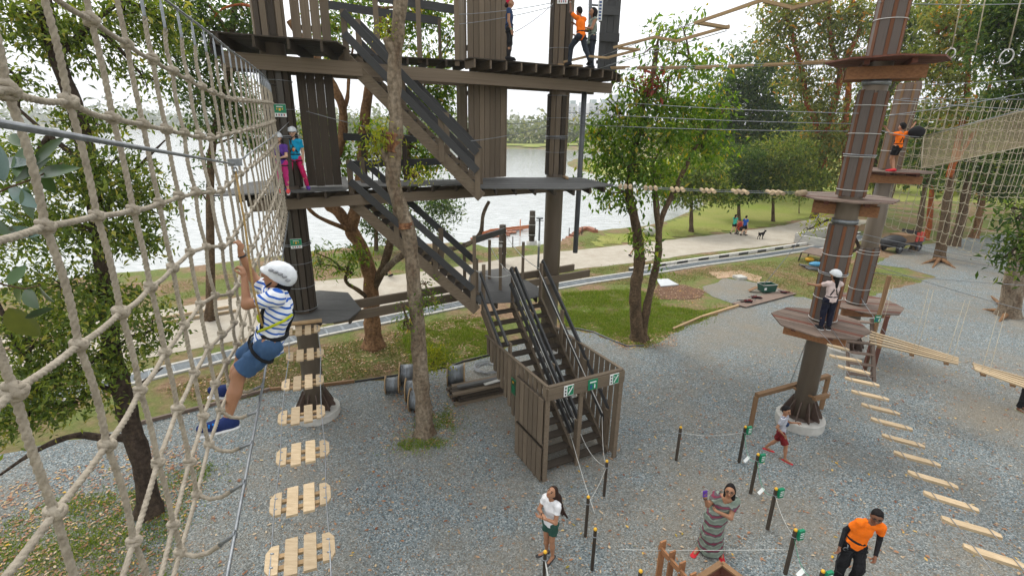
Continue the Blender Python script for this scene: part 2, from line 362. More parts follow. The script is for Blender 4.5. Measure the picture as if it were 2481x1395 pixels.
def dist_shore(P):
    d = np.full(len(P), 1e9)
    for i in range(len(SH)):
        a = SH[i]; b = SH[(i+1) % len(SH)]; ab = b-a; t = np.clip(((P-a)@ab)/(ab@ab), 0, 1)[:, None]
        d = np.minimum(d, np.linalg.norm(P-(a+t*ab), axis=1))
    ins = inpoly(P, SHORE); return np.where(ins, -d, d)
def axis(fine0, fine1, step, far, growth=1.16):
    a = list(np.arange(fine0, fine1+1e-6, step)); s = step
    while a[-1] < far: s *= growth; a.append(a[-1]+s)
    s = step; b = [a[0]]
    while b[-1] > -far: s *= growth; b.append(b[-1]-s)
    return np.array(b[:0:-1]+a)
gx = axis(-36, 46, 0.8, 2600); gy = axis(-4, 70, 0.8, 2600)
XX, YY = np.meshgrid(gx, gy, indexing='ij'); P = np.stack([XX.ravel(), YY.ravel()], 1); D = dist_shore(P)
def terrain_z(D, P):
    w_ = np.clip((1.1-D)/2.0, 0, 1); w_ = w_*w_*(3-2*w_); z = -1.5*w_
    far = np.hypot(P[:, 0], P[:, 1]); z += np.where(D > 30, 1, 0)*0
    # gentle lawn rise towards the right bank
    rise = np.clip((P[:, 0]-14)/30, 0, 1)*np.clip((P[:, 1]-44)/60, 0, 1)*np.clip(D/25, 0, 1)*1.2
    return z+rise-0.008
Zt = terrain_z(D, P)
nx_, ny_ = len(gx), len(gy); idx = np.arange(nx_*ny_).reshape(nx_, ny_)
F = np.stack([idx[:-1, :-1], idx[1:, :-1], idx[1:, 1:], idx[:-1, 1:]], -1).reshape(-1, 4)
me = mesh_np('ground', np.column_stack([P, Zt]), F, M['g_dirt'], smooth=True)
tag(link('ground', me), kind='structure')
# water
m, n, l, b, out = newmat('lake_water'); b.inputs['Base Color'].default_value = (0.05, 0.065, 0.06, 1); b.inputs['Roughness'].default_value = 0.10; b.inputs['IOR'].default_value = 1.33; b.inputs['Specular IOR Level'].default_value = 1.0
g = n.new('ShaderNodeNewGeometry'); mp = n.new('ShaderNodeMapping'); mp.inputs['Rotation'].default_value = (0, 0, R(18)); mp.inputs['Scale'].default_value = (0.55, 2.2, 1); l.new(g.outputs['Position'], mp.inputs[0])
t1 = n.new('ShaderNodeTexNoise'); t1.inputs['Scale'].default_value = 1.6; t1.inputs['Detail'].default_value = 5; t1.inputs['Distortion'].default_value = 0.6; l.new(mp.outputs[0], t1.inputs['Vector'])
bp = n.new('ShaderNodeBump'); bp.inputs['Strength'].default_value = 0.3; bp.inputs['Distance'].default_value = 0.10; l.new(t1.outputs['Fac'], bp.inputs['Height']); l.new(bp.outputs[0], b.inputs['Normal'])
cr = ramp(n, l, t1.outputs['Fac'], [(0.35, (0.26, 0.28, 0.27)), (0.65, (0.42, 0.44, 0.43))]); l.new(cr.outputs[0], b.inputs['Base Color'])  # bright sky reflection painted into the water colour, pale grey varying with the ripples
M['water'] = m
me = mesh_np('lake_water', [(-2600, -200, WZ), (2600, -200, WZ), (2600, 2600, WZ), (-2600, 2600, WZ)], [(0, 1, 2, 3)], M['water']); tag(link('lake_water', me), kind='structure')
# path
PATH = G((-500, 860), (0, 815), (200, 785), (396, 749), (564, 722), (758, 681), (944, 668), (1100, 648), (1227, 626), (1350, 609), (1400, 606), (1580, 586), (1761, 566), (1900, 546), (1960, 532), (2013, 519), (2090, 508), (2200, 498), (2330, 500), (2481, 510), (2700, 520), (2700, 535), (2400, 535), (2200, 528), (2110, 535), (2060, 556), (1996, 572), (1927, 588), (1840, 598), (1700, 613), (1544, 636), (1348, 657), (1200, 690), (1100, 715), (920, 755), (760, 790), (550, 828), (406, 856), (200, 900), (0, 945), (-500, 1080))
sheet('footpath', PATH, 0.004, M['g_path'], 0.07, 0.5)
LAWN = [tuple(p) for p in G((1448, 572), (1535, 562), (1603, 548), (1657, 528))]+G((1720, 500), (1800, 480), (2000, 470), (2250, 480), (2200, 496), (2090, 505), (2013, 516), (1960, 528), (1900, 538), (1761, 556), (1660, 566), (1580, 575), (1500, 585), (1440, 590))
# far lawn follows the gentle rise
lv, lf = poly_mesh(LAWN, 0, 0.05, 0.8, 3)
# a fine grid inside the lawn outline so that it hugs the terrain
def draped(name, poly, m, step, lift, kind='structure'):
    A = np.array([p[:2] for p in poly]); x0, y0 = A.min(0); x1, y1 = A.max(0)
    xs = np.arange(x0, x1+step, step); ys = np.arange(y0, y1+step, step); X_, Y_ = np.meshgrid(xs, ys, indexing='ij'); Q = np.stack([X_.ravel(), Y_.ravel()], 1)
    Q = Q+RNG.uniform(-0.3, 0.3, Q.shape)*step
    I = np.arange(len(Q)).reshape(X_.shape); Fq = np.stack([I[:-1, :-1], I[1:, :-1], I[1:, 1:], I[:-1, 1:]], -1).reshape(-1, 4)
    cen = Q[Fq].mean(1); keep = inpoly(cen, poly) & (dist_shore(cen) > 0.2); Fq = Fq[keep]
    # sample the terrain mesh height bilinearly so that the sheet clears it
    ix = np.clip(np.searchsorted(gx, Q[:, 0])-1, 0, nx_-2); iy = np.clip(np.searchsorted(gy, Q[:, 1])-1, 0, ny_-2)
    fx = (Q[:, 0]-gx[ix])/(gx[ix+1]-gx[ix]); fy = (Q[:, 1]-gy[iy])/(gy[iy+1]-gy[iy]); Z2 = Zt.reshape(nx_, ny_)
    z = (1-fx)*(1-fy)*Z2[ix, iy]+fx*(1-fy)*Z2[ix+1, iy]+(1-fx)*fy*Z2[ix, iy+1]+fx*fy*Z2[ix+1, iy+1]
    used = np.unique(Fq); mp_ = -np.ones(len(Q), int); mp_[used] = np.arange(len(used))
    me = mesh_np(name, np.column_stack([Q, z+lift])[used], mp_[Fq], m, smooth=True); return tag(link(name, me), kind=kind)
FAR_LAWN = [tuple(p) for p in G((1440, 573), (1535, 563), (1603, 548), (1640, 530), (1700, 508))]+[(19, 62), (16, 80), (12, 100), (18, 118), (60, 150), (150, 150), (150, 70), (60, 54)]+G((2300, 494), (2200, 492), (2090, 502), (2013, 514), (1960, 527), (1900, 541), (1761, 561), (1580, 581), (1440, 597))
draped('lawn', FAR_LAWN, M['g_lawn'], 0.7, 0.03)
BANK = [(-100, 232), (-40, 245), (6, 212), (40, 232), (90, 262), (180, 330), (300, 400), (200, 460), (0, 380), (-200, 330)]
draped('far_bank', BANK, M['g_lawn'], 6, 0.4)
GRAVEL = G((-700, 1250), (-300, 1150), (0, 1100), (200, 1058), (344, 1027), (499, 987), (655, 946), (779, 936), (927, 920), (1000, 905), (1087, 887), (1193, 859), (1280, 820), (1355, 796), (1441, 808), (1510, 839), (1565, 843), (1613, 815), (1700, 778), (1785, 742), (1716, 712), (1700, 694), (1764, 674), (1860, 690), (1927, 718), (1990, 728), (2082, 725), (2202, 691), (2268, 672), (2200, 650), (2120, 640), (2200, 600), (2350, 575), (2481, 560), (3100, 590))+[(40, 5), (40, -4), (-14, -4)]
sheet('gravel', GRAVEL, 0.006, M['g_gravel'], 0.12, 0.35, seed=5)
GRN1 = G((1362, 712), (1440, 706), (1520, 700), (1590, 712), (1600, 740), (1690, 752), (1765, 744), (1620, 808), (1565, 836), (1510, 832), (1445, 802), (1370, 790))
GRN2 = G((975, 812), (1060, 780), (1190, 770), (1205, 800), (1190, 850), (1090, 880), (1010, 885), (985, 860))
GRN3 = G((780, 850), (960, 850), (985, 890), (900, 912), (780, 925))
sheet('grass_patch', GRN1, 0.008, M['g_green'], 0.15, 0.3, seed=2); sheet('grass_patch', GRN2, 0.008, M['g_green'], 0.15, 0.3, seed=3)
sheet('muddy_patch', G((1570, 712), (1600, 690), (1660, 690), (1705, 705), (1700, 722), (1640, 726), (1590, 724)), 0.011, M['g_mud'], 0.08, 0.25, seed=4)
sheet('sandy_patch', G((1715, 660), (1790, 655), (1850, 672), (1840, 684), (1780, 672), (1740, 675)), 0.011, M['g_sand'], 0.08, 0.25, seed=8)
# drain with grates
dfar = G((-200, 1010), (0, 975), (180, 938), (344, 900), (564, 846), (765, 797), (920, 770), (1109, 732), (1250, 705), (1420, 676), (1530, 660), (1700, 634), (1840, 614), (1944, 598), (2010, 588), (2065, 577), (2096, 566))
dnear = G((-200, 1050), (0, 1012), (180, 968), (344, 928), (564, 873), (765, 821), (920, 787), (1109, 747), (1250, 719), (1420, 689), (1530, 672), (1700, 645), (1840, 629), (1944, 613), (2010, 602), (2065, 589), (2096, 577))
mid = [((a[0]+b[0])/2, (a[1]+b[1])/2) for a, b in zip(dfar, dnear)]
dr = empty('drain', (mid[5][0], mid[5][1], 0)); dr['kind'] = 'structure'
def resample(pts, step):
    pts = [V((p[0], p[1], 0)) for p in pts]; out_ = [pts[0]]; acc = 0
    for a, b_ in zip(pts[:-1], pts[1:]):
        L = (b_-a).length; t = step-acc
        while t <= L: out_.append(a.lerp(b_, t/L)); t += step
        acc = (acc+L) % step
    return out_
rm = resample(mid, 0.62)
gb = MB()
for i in range(11): gb.beam((-0.28, -0.25+i*0.05, 0), (0.28, -0.25+i*0.05, 0), 0.026, 0.03)
gb.beam((-0.29, -0.28, 0), (-0.29, 0.28, 0), 0.03, 0.034); gb.beam((0.29, -0.28, 0), (0.29, 0.28, 0), 0.03, 0.034)
gb.beam((-0.27, 0, -0.022), (0.27, 0, -0.022), 0.55, 0.008)
gme = gb.mesh('grate', 'grate'); cnt = 0
db = MB(); wv = 0.46
for i in range(len(rm)-1):
    a, b_ = rm[i], rm[i+1]; x = (b_-a).normalized(); yv = V((-x.y, x.x, 0)); c = (a+b_)/2
    if i < 290:
        W = Matrix.Identity(4)
        for r_ in range(3): W[r_][0] = x[r_]; W[r_][1] = yv[r_]; W[r_][2] = (0, 0, 1)[r_]; W[r_][3] = (c.x, c.y, 0.03)[r_]
        link('grate', gme, dr, W)
    for s_ in (-1, 1): db.beam(a+yv*s_*0.36+V((0, 0, 0.02)), b_+yv*s_*0.36+V((0, 0, 0.02)), 0.13, 0.07)
db.build('drain_edge', 'concrete', dr)
# painted kerb beside the drain
kb = empty('kerb', (dfar[10][0], dfar[10][1], 0)); kb['kind'] = 'structure'
kline = resample([(p[0]-0.05, p[1]+0.30) for p in dfar[10:]], 0.9)
for i in range(len(kline)-1): plank('kerb_block', kline[i]+V((0, 0, 0.08)), kline[i+1]+V((0, 0, 0.08)), 0.16, 0.17, 'kerb_white' if i % 2 else 'kerb_black', kb)
top = MB()
for i in range(len(kline)-1): top.beam(kline[i]+V((0, 0, 0.175)), kline[i+1]+V((0, 0, 0.175)), 0.17, 0.02)
top.build('kerb_cap', 'kerb_white', kb)
# timber and hose edging along the gravel
def edging(pts, name, w_, h_, m_, label):
    t = empty(name, (*G(pts[0])[0], 0), label, 'edging'); q = [V((*p, h_/2)) for p in G(*pts)]
    for a, b_ in zip(q[:-1], q[1:]): plank('edging_board', a, a+(b_-a)*0.985, w_, h_, m_, t)
edging([(344, 1027), (499, 987), (600, 960), (655, 946)], 'timber_edging', 0.08, 0.1, 'hardwood_grey', 'weathered timber edging between leaf litter and gravel behind the rope net')
edging([(655, 946), (779, 936), (860, 926)], 'timber_edging', 0.08, 0.1, 'oak_post', 'tan timber edging along the gravel behind the concrete footing')
edging([(1630, 800), (1700, 770), (1790, 742)], 'timber_edging', 0.09, 0.1, 'pine_side', 'short tan timber edging at the right end of the green grass')
tag(MB().tube([V((*p, 0.03)) for p in G((860, 926), (927, 916), (1087, 890), (1122, 877), (1193, 859))], 0.03, 6).build('edging_hose', 'black', loc=(*G((860, 926))[0], 0)), 'black hose edging behind the cable reels', 'hose')
for dy in (0, 5, 9):
    pass
tag(MB().tube([V((*p, 0.03)) for p in G((1350, 797), (1400, 797), (1440, 806), (1480, 824), (1520, 840), (1560, 838))], 0.025, 6).build('edging_hose', 'grey_pole', loc=(*G((1440, 806))[0], 0)), 'grey hose curving along the grass edge beside the forked tree', 'hose')
# grass blades and litter (nobody could count them)
def scatter_in(poly, n):
    A = np.array([p[:2] for p in poly]); lo, hi = A.min(0), A.max(0); out_ = []
    while sum(len(o_) for o_ in out_) < n:
        Q = RNG.uniform(lo, hi, (n*2, 2)); out_.append(Q[inpoly(Q, poly)])
    return np.concatenate(out_)[:n]
from mathutils.noise import noise as mathutils_noise
def blades(name, polys, n, h, m, lean=0.6, wid=0.012):
    Q = np.concatenate([scatter_in(p, int(n*k)) for p, k in polys]); N = len(Q)
    # clumping
    cl = RNG.random(N); Q = Q+RNG.normal(size=Q.shape)*np.where(cl < 0.35, 0.28, 0.03)[:, None]; ang = RNG.uniform(0, 2*np.pi, N); hh = h*RNG.uniform(0.5, 1.3, N)
    kp = np.array([mathutils_noise(V((q[0]*0.9, q[1]*0.9, 5.0)))*0.8+mathutils_noise(V((q[0]*2.6, q[1]*2.6, 1.0)))*0.5 for q in Q]); hh = hh*np.clip(0.75+kp*1.1, 0.12, 1.5)
    base = np.column_stack([Q, np.zeros(N)]); side = np.column_stack([np.cos(ang), np.sin(ang), np.zeros(N)])*wid*RNG.uniform(0.7, 1.5, N)[:, None]
    la = RNG.uniform(0, 2*np.pi, N); tip = base+np.column_stack([np.cos(la)*hh*lean, np.sin(la)*hh*lean, hh])
    v = np.empty((N*3, 3)); v[0::3] = base-side; v[1::3] = base+side; v[2::3] = tip
    f = np.arange(N*3).reshape(N, 3); me = mesh_np(name, v, f, m, tint=RNG.random(N)); return tag(link(name, me), kind='stuff')
M['blade'] = leafmat('blade', [(0, (0.08, 0.13, 0.014)), (0.5, (0.16, 0.245, 0.025)), (0.85, (0.27, 0.32, 0.05)), (1, (0.38, 0.32, 0.12))], 0.3, 0.6)
M['blade_dry'] = leafmat('blade_dry', [(0, (0.10, 0.14, 0.025)), (0.5, (0.20, 0.21, 0.06)), (1, (0.40, 0.31, 0.15))], 0.2, 0.7)
blades('grass', [(GRN1, 0.62), (GRN2, 0.38)], 90000, 0.085, M['blade'])
STRIP1 = G((380, 945), (760, 845), (1140, 760), (1190, 780), (1190, 850), (1000, 895), (780, 928), (500, 975))
STRIP2 = G((1360, 690), (1540, 672), (1700, 650), (1840, 636), (1960, 625), (2080, 640), (2130, 660), (2230, 680), (2080, 720), (1960, 722), (1860, 688), (1760, 668), (1600, 690))
STRIP3 = G((1360, 658), (1544, 640), (1840, 602), (1930, 592), (1930, 598), (1840, 610), (1600, 646), (1380, 680))
LEFTG = G((20, 1260), (180, 1190), (300, 1200), (420, 1140), (520, 1120), (470, 1200), (420, 1395), (300, 1500), (0, 1500), (-100, 1350))
RIMG = G((1160, 605), (1300, 606), (1350, 596), (1440, 574), (1600, 556), (1760, 548), (1760, 560), (1580, 580), (1400, 600), (1227, 620), (1100, 640), (944, 660), (758, 672), (560, 700), (396, 735), (396, 690), (560, 655), (748, 628), (910, 612))
blades('dry_grass', [(STRIP1, 0.34), (STRIP2, 0.34), (STRIP3, 0.1), (RIMG, 0.22)], 90000, 0.06, M['blade_dry'], 0.8, 0.013)
blades('grass', [(LEFTG, 0.8), (G((1040, 1000), (1090, 985), (1105, 1050), (1070, 1085), (980, 1090), (960, 1075), (1010, 1060)), 0.2)], 26000, 0.05, M['blade'], 0.8)
def flat_leaves(name, polys, n, s0, s1, m):
    Q = np.concatenate([scatter_in(p, int(n*k)) for p, k in polys]); N = len(Q); a = RNG.uniform(0, 2*np.pi, N); s = RNG.uniform(s0, s1, N)
    d = np.column_stack([np.cos(a), np.sin(a)])*s[:, None]; p_ = np.column_stack([-np.sin(a), np.cos(a)])*(s*RNG.uniform(0.3, 0.55, N))[:, None]
    z = RNG.uniform(0.012, 0.03, N); cu = RNG.uniform(0.1, 0.5, N)*s
    v = np.empty((N*6, 3))
    for k, (fx, fy, fz) in enumerate([(-1, 0, 0.2), (-0.3, 1, 1), (0.5, 0.8, 1), (1, 0, 0.4), (0.5, -0.8, 0.7), (-0.3, -1, 0.8)]):
        v[k::6, :2] = Q+d*fx+p_*fy; v[k::6, 2] = z+cu*fz*RNG.uniform(0.3, 1, N)
    f = np.arange(N*6).reshape(N, 6); me = mesh_np(name, v, f, m, tint=RNG.random(N)); return tag(link(name, me), kind='stuff')
M['litter'] = leafmat('litter', [(0, (0.20, 0.07, 0.03)), (0.3, (0.34, 0.17, 0.09)), (0.65, (0.44, 0.29, 0.17)), (0.9, (0.55, 0.44, 0.30)), (0.97, (0.6, 0.36, 0.03)), (1, (0.14, 0.16, 0.05))], 0.1, 0.7)
NEARG = [(-9, 2.5), (12, 2.5), (20, 12), (16, 19), (6, 15), (-1, 13), (-9, 13.5)]
flat_leaves('fallen_leaves', [(NEARG, 1.0)], 4600, 0.02, 0.052, M['litter'])
TREEL = G((0, 1180), (330, 1090), (480, 1080), (500, 1180), (400, 1395), (0, 1500), (-200, 1400))
flat_leaves('leaf_litter', [(TREEL, 0.2), (G((960, 930), (1130, 930), (1120, 1080), (930, 1090)), 0.04), (G((1470, 820), (1640, 800), (1640, 840), (1500, 850)), 0.05), (STRIP1, 0.33), (STRIP2, 0.2), (GRN1, 0.03), (G((1600, 680), (1720, 700), (1700, 745), (1560, 720)), 0.06), (G((2000, 640), (2481, 560), (2481, 860), (2050, 740)), 0.09)], 11000, 0.016, 0.05, M['litter'])
# ============================================================ CLIMBING TOWER
PA = V((-5.33, 11.80, 0)); PB = V((1.32, 16.10, 0)); AX = (PB-PA).normalized(); AN = V((-AX.y, AX.x, 0))
Z1, Z2, Z3 = 3.05, 6.14, 9.25
tower = empty('climbing_tower', PA, 'brown three storey timber and steel climbing tower with stairs beside the lake', 'climbing tower')
def round_pole(parent, base, r0, z0, z1, r1=None, seg=28, m='pole_paint', name='pole'):
    return MB().tube([V((base.x, base.y, z0)), V((base.x, base.y, z1))], [r0, r1 or r0], seg).build(name, m, parent)
def cladding(pole, base, R_, z0, z1, n=12, ms=('cladding_grey',), wk=0.92, th=0.045, ph=0.0, zr=0.25):
    for k in range(n):
        a = ph+2*math.pi*k/n; c = V((base.x+R_*math.cos(a), base.y+R_*math.sin(a), 0)); wd = 2*R_*math.sin(math.pi/n)*wk
        za = z0+random.uniform(0, zr*0.3); zb = z1-random.uniform(0, zr)
        plank('cladding_board', c+V((0, 0, za)), c+V((0, 0, zb)), th*(1.0 if k % 2 else 1.25), wd, ms[k % len(ms)], pole, up=(-math.sin(a), math.cos(a), 0))
def panel_cladding(pole, base, R_, z0, z1, n=7, ph=0.2, wide='cladding_grey', rib='cladding_rust'):
    for k in range(n):
        for j in (0, 1):
            a = ph+2*math.pi*(k+(0.5 if j else 0))/n; rr_ = R_+(0.022 if j else 0); c = V((base.x+rr_*math.cos(a), base.y+rr_*math.sin(a), 0)); wd = 2*R_*math.sin(math.pi/n)*(0.30 if j else 0.80)
            plank('cladding_batten' if j else 'cladding_board', c+V((0, 0, z0+random.uniform(0, .03))), c+V((0, 0, z1-random.uniform(0, .12))), 0.05 if j else 0.04, wd, rib if j else wide, pole, up=(-math.sin(a), math.cos(a), 0))
def footing(parent, base, r=0.62, h=0.22, fins=10, rp=0.29):
    f = MB(); f.tube([V((base.x, base.y, -0.3)), V((base.x, base.y, h-0.02)), V((base.x, base.y, h))], [r, r, r-0.02], 36, smooth=False).build('concrete_footing', 'concrete', parent)
    fl = MB()
    fl.cyl((base.x, base.y, h), (base.x, base.y, h+0.025), rp+0.14, 28)
    fb = fl.build('base_plate', 'steel_plate', parent)
    for k in range(fins):
        a = 2*math.pi*(k+0.3)/fins; d = V((math.cos(a), math.sin(a), 0)); t = V((-math.sin(a), math.cos(a), 0))*0.012
        b0 = V((base.x, base.y, h+0.02)); q = [b0+d*(rp-0.02)-t, b0+d*(rp+0.26)-t, b0+d*(rp+0.26)+V((0, 0, 0.06))-t, b0+d*(rp+0.05)+V((0, 0, 0.5))-t, b0+d*(rp-0.02)+V((0, 0, 0.5))-t]
        MB().quadprism(q, t*2).build('fin', 'steel_plate', parent)
def bands(pole, base, R_, zs, m='cable', r=0.008):
    for z in zs: MB().ring((base.x, base.y, z), R_, r, (random.uniform(-.03, .03), random.uniform(-.03, .03), 1), 24).build('wire_band', m, pole)
pa = round_pole(tower, PA, 0.262, 0.2, 12.6)
footing(pa, PA, rp=.255)
cladding(pa, PA, 0.292, 3.08, 6.0, 13, ('composite_dark', 'pole_dark', 'composite_dark'), 0.86)
cladding(pa, PA, 0.292, 6.16, 9.0, 13, ('composite_dark', 'pole_dark'), 0.86)
cladding(pa, PA, 0.30, 9.32, 12.6, 13, ('composite_brown', 'composite_dark'), 0.86)
bands(pa, PA, 0.335, (3.15, 3.75, 4.35, 4.85, 7.3, 7.9, 8.5, 10.4)); bands(pa, PA, 0.34, (7.34, 4.8), r=0.014)
pb = round_pole(tower, PB, 0.285, 0.1, 12.6)
footing(pb, PB, rp=.28)
cladding(pb, PB, 0.305, 6.16, 8.75, 12, ('composite_brown', 'composite_dark', 'composite_brown'), 0.9)
cladding(pb, PB, 0.315, 9.34, 12.6, 12, ('composite_brown', 'composite_dark', 'composite_brown'), 0.9)
bands(pb, PB, 0.35, (6.1, 6.9, 7.3, 7.9, 8.55, 9.85, 11.2))
bands(pb, PB, 0.355, (7.34, 7.38, 11.25, 11.3), r=0.014)
# paired beams clamping the poles at every level
def long_beams(z, e0, e1, h, mname='composite_brown'):
    for s in (-1, 1):
        a = PA+AX*e0+AN*s*0.42; b = PB+AX*e1+AN*s*0.42
        plank('beam', a+V((0, 0, z)), b+V((0, 0, z)), 0.09, h, mname, tower)
long_beams(Z1-0.22, 0.6, 1.35, 0.24); long_beams(Z2-0.30, -0.9, 1.0, 0.25, 'composite_brown'); long_beams(Z3-0.42, -1.0, 1.75, 0.30, 'composite_brown')
def xy(p): return (p[0], p[1])
def deck(name, poly, z, ang, joists, bw=0.145, m='deck_grey', jm='composite_dark', jh=0.15, edge=True):
    n = len(poly)
    if sum(poly[i][0]*poly[(i+1) % n][1]-poly[(i+1) % n][0]*poly[i][1] for i in range(n)) < 0: poly = poly[::-1]
    fr = MB(); dj = (-math.sin(ang), math.cos(ang)); dn = (math.cos(ang), math.sin(ang))
    ds = [p[0]*dn[0]+p[1]*dn[1] for p in poly]; lo, hi = min(ds), max(ds)
    k = lo+0.12
    segs = []
    while k < hi:
        q = clip(clip(poly, dn, k-0.001), (-dn[0], -dn[1]), -(k+0.001))
        if len(q) >= 2:
            e = sorted(q, key=lambda p: p[0]*dj[0]+p[1]*dj[1]); segs.append((e[0], e[-1]))
        k += joists
    for a, b in segs: fr.beam((*a, z-0.03-jh/2), (*b, z-0.03-jh/2), 0.05, jh)
    o = fr.build(name, jm, tower)
    boards(poly, ang, bw, 0.006, z-0.028, z, m, o)
    return o
aAX = math.atan2(AX.y, AX.x)
d6L = [(-6.35, 10.45), (-3.98, 11.75), (-4.1, 12.4), (-5.0, 14.9), (-6.0, 14.9), (-6.9, 13.0)]
deck('deck_frame', d6L, Z2, 0.12, 0.55)
deck('deck_frame', [xy(aZ(835, 452, Z2)), xy(aZ(1166, 446, Z2)), xy(aZ(1166, 434, Z2)), xy(aZ(835, 438, Z2))], Z2-0.002, 0.0, 0.6)
deck('deck_frame', [xy(aZ(1150, 455, Z2)), xy(aZ(1400, 457, Z2)), xy(aZ(1486, 448, Z2)), xy(aZ(1406, 430, Z2)), xy(aZ(1100, 430, Z2))], Z2+0.003, 0.1, 0.5)
# upper level
d9L = [xy(aZ(503, 78, Z3)), xy(aZ(816, 103, Z3)), (-3.95, 12.9), (-4.6, 13.9), (-6.6, 13.2), (-6.9, 12.2)]
deck('deck_frame', d9L, Z3+0.03, 0.2, 0.62, m='composite_dark', jm='composite_dark', jh=0.2)
deck('deck_frame', [(-4.3, 13.2), (-1.0, 14.3), (-1.2, 15.9), (-4.7, 14.6)], Z3+0.026, 0.32, 0.5, m='composite_dark', jm='composite_dark')
p0, p1 = aZ(1140, 142, Z3), aZ(1481, 172, Z3)
d9R = [xy(p0), xy(p1), (3.45, 17.3), (2.2, 18.0), (-0.9, 17.2), (-1.35, 14.0)]
deck('deck_frame', d9R, Z3+0.03, 0.0 if False else math.atan2(p1.y-p0.y, p1.x-p0.x), 0.46, m='composite_dark', jm='composite_brown', jh=0.2)
# low platform round pole A and the landing of the lowest flight
lowA = [xy(aZ(*p, Z1)) for p in ((680, 778), (800, 781), (845, 772), (875, 748), (843, 708), (775, 703), (705, 712), (668, 735))]
o = deck('deck_frame', lowA, Z1, 0.05, 0.7, 0.42, jh=0.12)
landing = [xy(aZ(*p, Z1)) for p in ((1161, 735), (1240, 731), (1313, 716), (1311, 700), (1268, 675), (1224, 648), (1141, 659), (1128, 700))]
deck('deck_frame', landing, Z1+0.002, 0.2, 0.6, 0.9)
# plank walls
def plank_wall(p, q, n, z0, z1, m='composite_brown', th=0.05, gap=0.014, holes=False):
    p = V(p); q = V(q); d = (q-p)/n; L = d.length; u = d.normalized()
    fr = MB(); nn = V((-u.y, u.x, 0))*0.07
    fr.beam(p+nn+V((0, 0, z0+.35)), q+nn+V((0, 0, z0+.35)), 0.06, 0.1); fo = fr.build('wall_batten', 'composite_dark', tower)
    for z in ((z0+z1)/2, z1-0.35): plank('wall_batten', p+nn+V((0, 0, z)), q+nn+V((0, 0, z)), 0.06, 0.1, 'composite_dark', fo)
    for k in range(n):
        c = p+d*(k+0.5); plank('wall_board', c+V((0, 0, z0+random.uniform(0, .02))), c+V((0, 0, z1-random.uniform(0, .06))), L-gap, th, m, fo, up=(-u.y, u.x, 0))
plank_wall((-5.02, 12.15, 0), (-4.28, 12.42, 0), 4, Z2+0.02, 8.9, 'composite_dark', gap=0.003)
plank_wall((-5.0, 12.15, 0), (-4.22, 12.42, 0), 4, Z3+0.06, 12.5, 'composite_brown')
cC = [aZ(1136, 435, Z2), aZ(1222, 432, Z2)]
for z0, z1 in ((Z2+0.02, 8.85), (Z3+0.06, 12.6)):
    a, b = V((cC[0].x, cC[0].y, 0)), V((cC[1].x, cC[1].y, 0)); back = V((-0.42, 1.3, 0))
    plank_wall(a, b, 7, z0, z1); plank_wall(a+back+V((-.02, 0, 0)), a+V((-.05, .08, 0)), 5, z0, z1)
    plank_wall(b+V((.03, .08, 0)), b+V((0.0, 1.3, 0)), 5, z0, z1)
p = aY(1447, 170, 17.2); q = aY(1492, 170, 17.5)
plank_wall((p.x, p.y, 0), (q.x, q.y, 0), 3, Z3+0.05, 12.4, 'slate_rail', gap=0.02)
plank('wall_plate', aY(1452, 90, 17.1), aY(1500, 92, 17.3), 0.04, 0.25, 'slate_rail', tower); plank('wall_plate', aY(1452, 25, 17.1), aY(1500, 27, 17.3), 0.04, 0.25, 'slate_rail', tower)
MB().tube([aY(1431, -40, 16.9), aY(1428, 168, 16.9)], 0.055, 10).build('deck_post', 'grey_pole', tower)
MB().tube([aY(1427, 12, 16.9), aY(1452, 14, 17.1)], 0.03, 8).build('deck_bar', 'grey_pole', tower)
# hanging grey drop pole
h0 = aY(1417, 205, 16.6); h1 = aY(1392, 612, 16.6)
MB().tube([V((h0.x, h0.y, 9.1)), V((h0.x, h0.y, h1.z))], 0.085, 12).build('drop_pole', 'grey_pole', tower, label='straight grey pole hanging below the right end of the upper deck')
# stairs
def stair(a, b, wdir, wid, n, sh=0.26, posts=(0.03, 0.33, 0.63, 0.96), rails=(0.55, 0.98), rail_m='slate_rail', sides=(0, 1), post_w=0.13, tread_m='composite_dark', ph=1.05, mids=()):
    a = V(a); b = V(b); wd = V(wdir).normalized()*wid; st = MB()
    offs = [wd*0, wd]+[wd*k for k in mids]
    for o_ in offs: st.beam(a+o_, b+o_, 0.06, sh)
    so = st.build('stair_stringer', 'composite_brown', tower)
    dd = b-a; hd = V((dd.x, dd.y, 0)).normalized()
    for k in range(n):
        c = a.lerp(b, (k+0.5)/n); plank('tread', c+wd*0.02, c+wd*0.98, 0.24, 0.035, tread_m, so)
    for s in sides:
        o_ = wd*s; out_ = wd.normalized()*(0.05 if s else -0.05)
        for t in posts:
            c = a.lerp(b, t)+o_+out_; plank('stair_post', c-V((0, 0, 0.12)), c+V((0, 0, ph)), post_w, 0.045, 'composite_brown', so, up=wd.normalized())
        for rz in rails:
            plank('stair_rail', a.lerp(b, posts[0])+o_+out_*2+V((0, 0, rz)), a.lerp(b, posts[-1])+o_+out_*2+V((0, 0, rz)), 0.04, 0.17, rail_m, so)
    return so
stair((-0.93, 12.36, 2.92), (-4.15, 12.36, 5.86), (0, 1, 0), 0.95, 15)
stair((-0.80, 12.42, 5.93), (-4.02, 12.42, 9.14), (0, 1, 0), 0.95, 15, posts=(0.03, 0.30, 0.64, 0.96), tread_m='composite_dark')
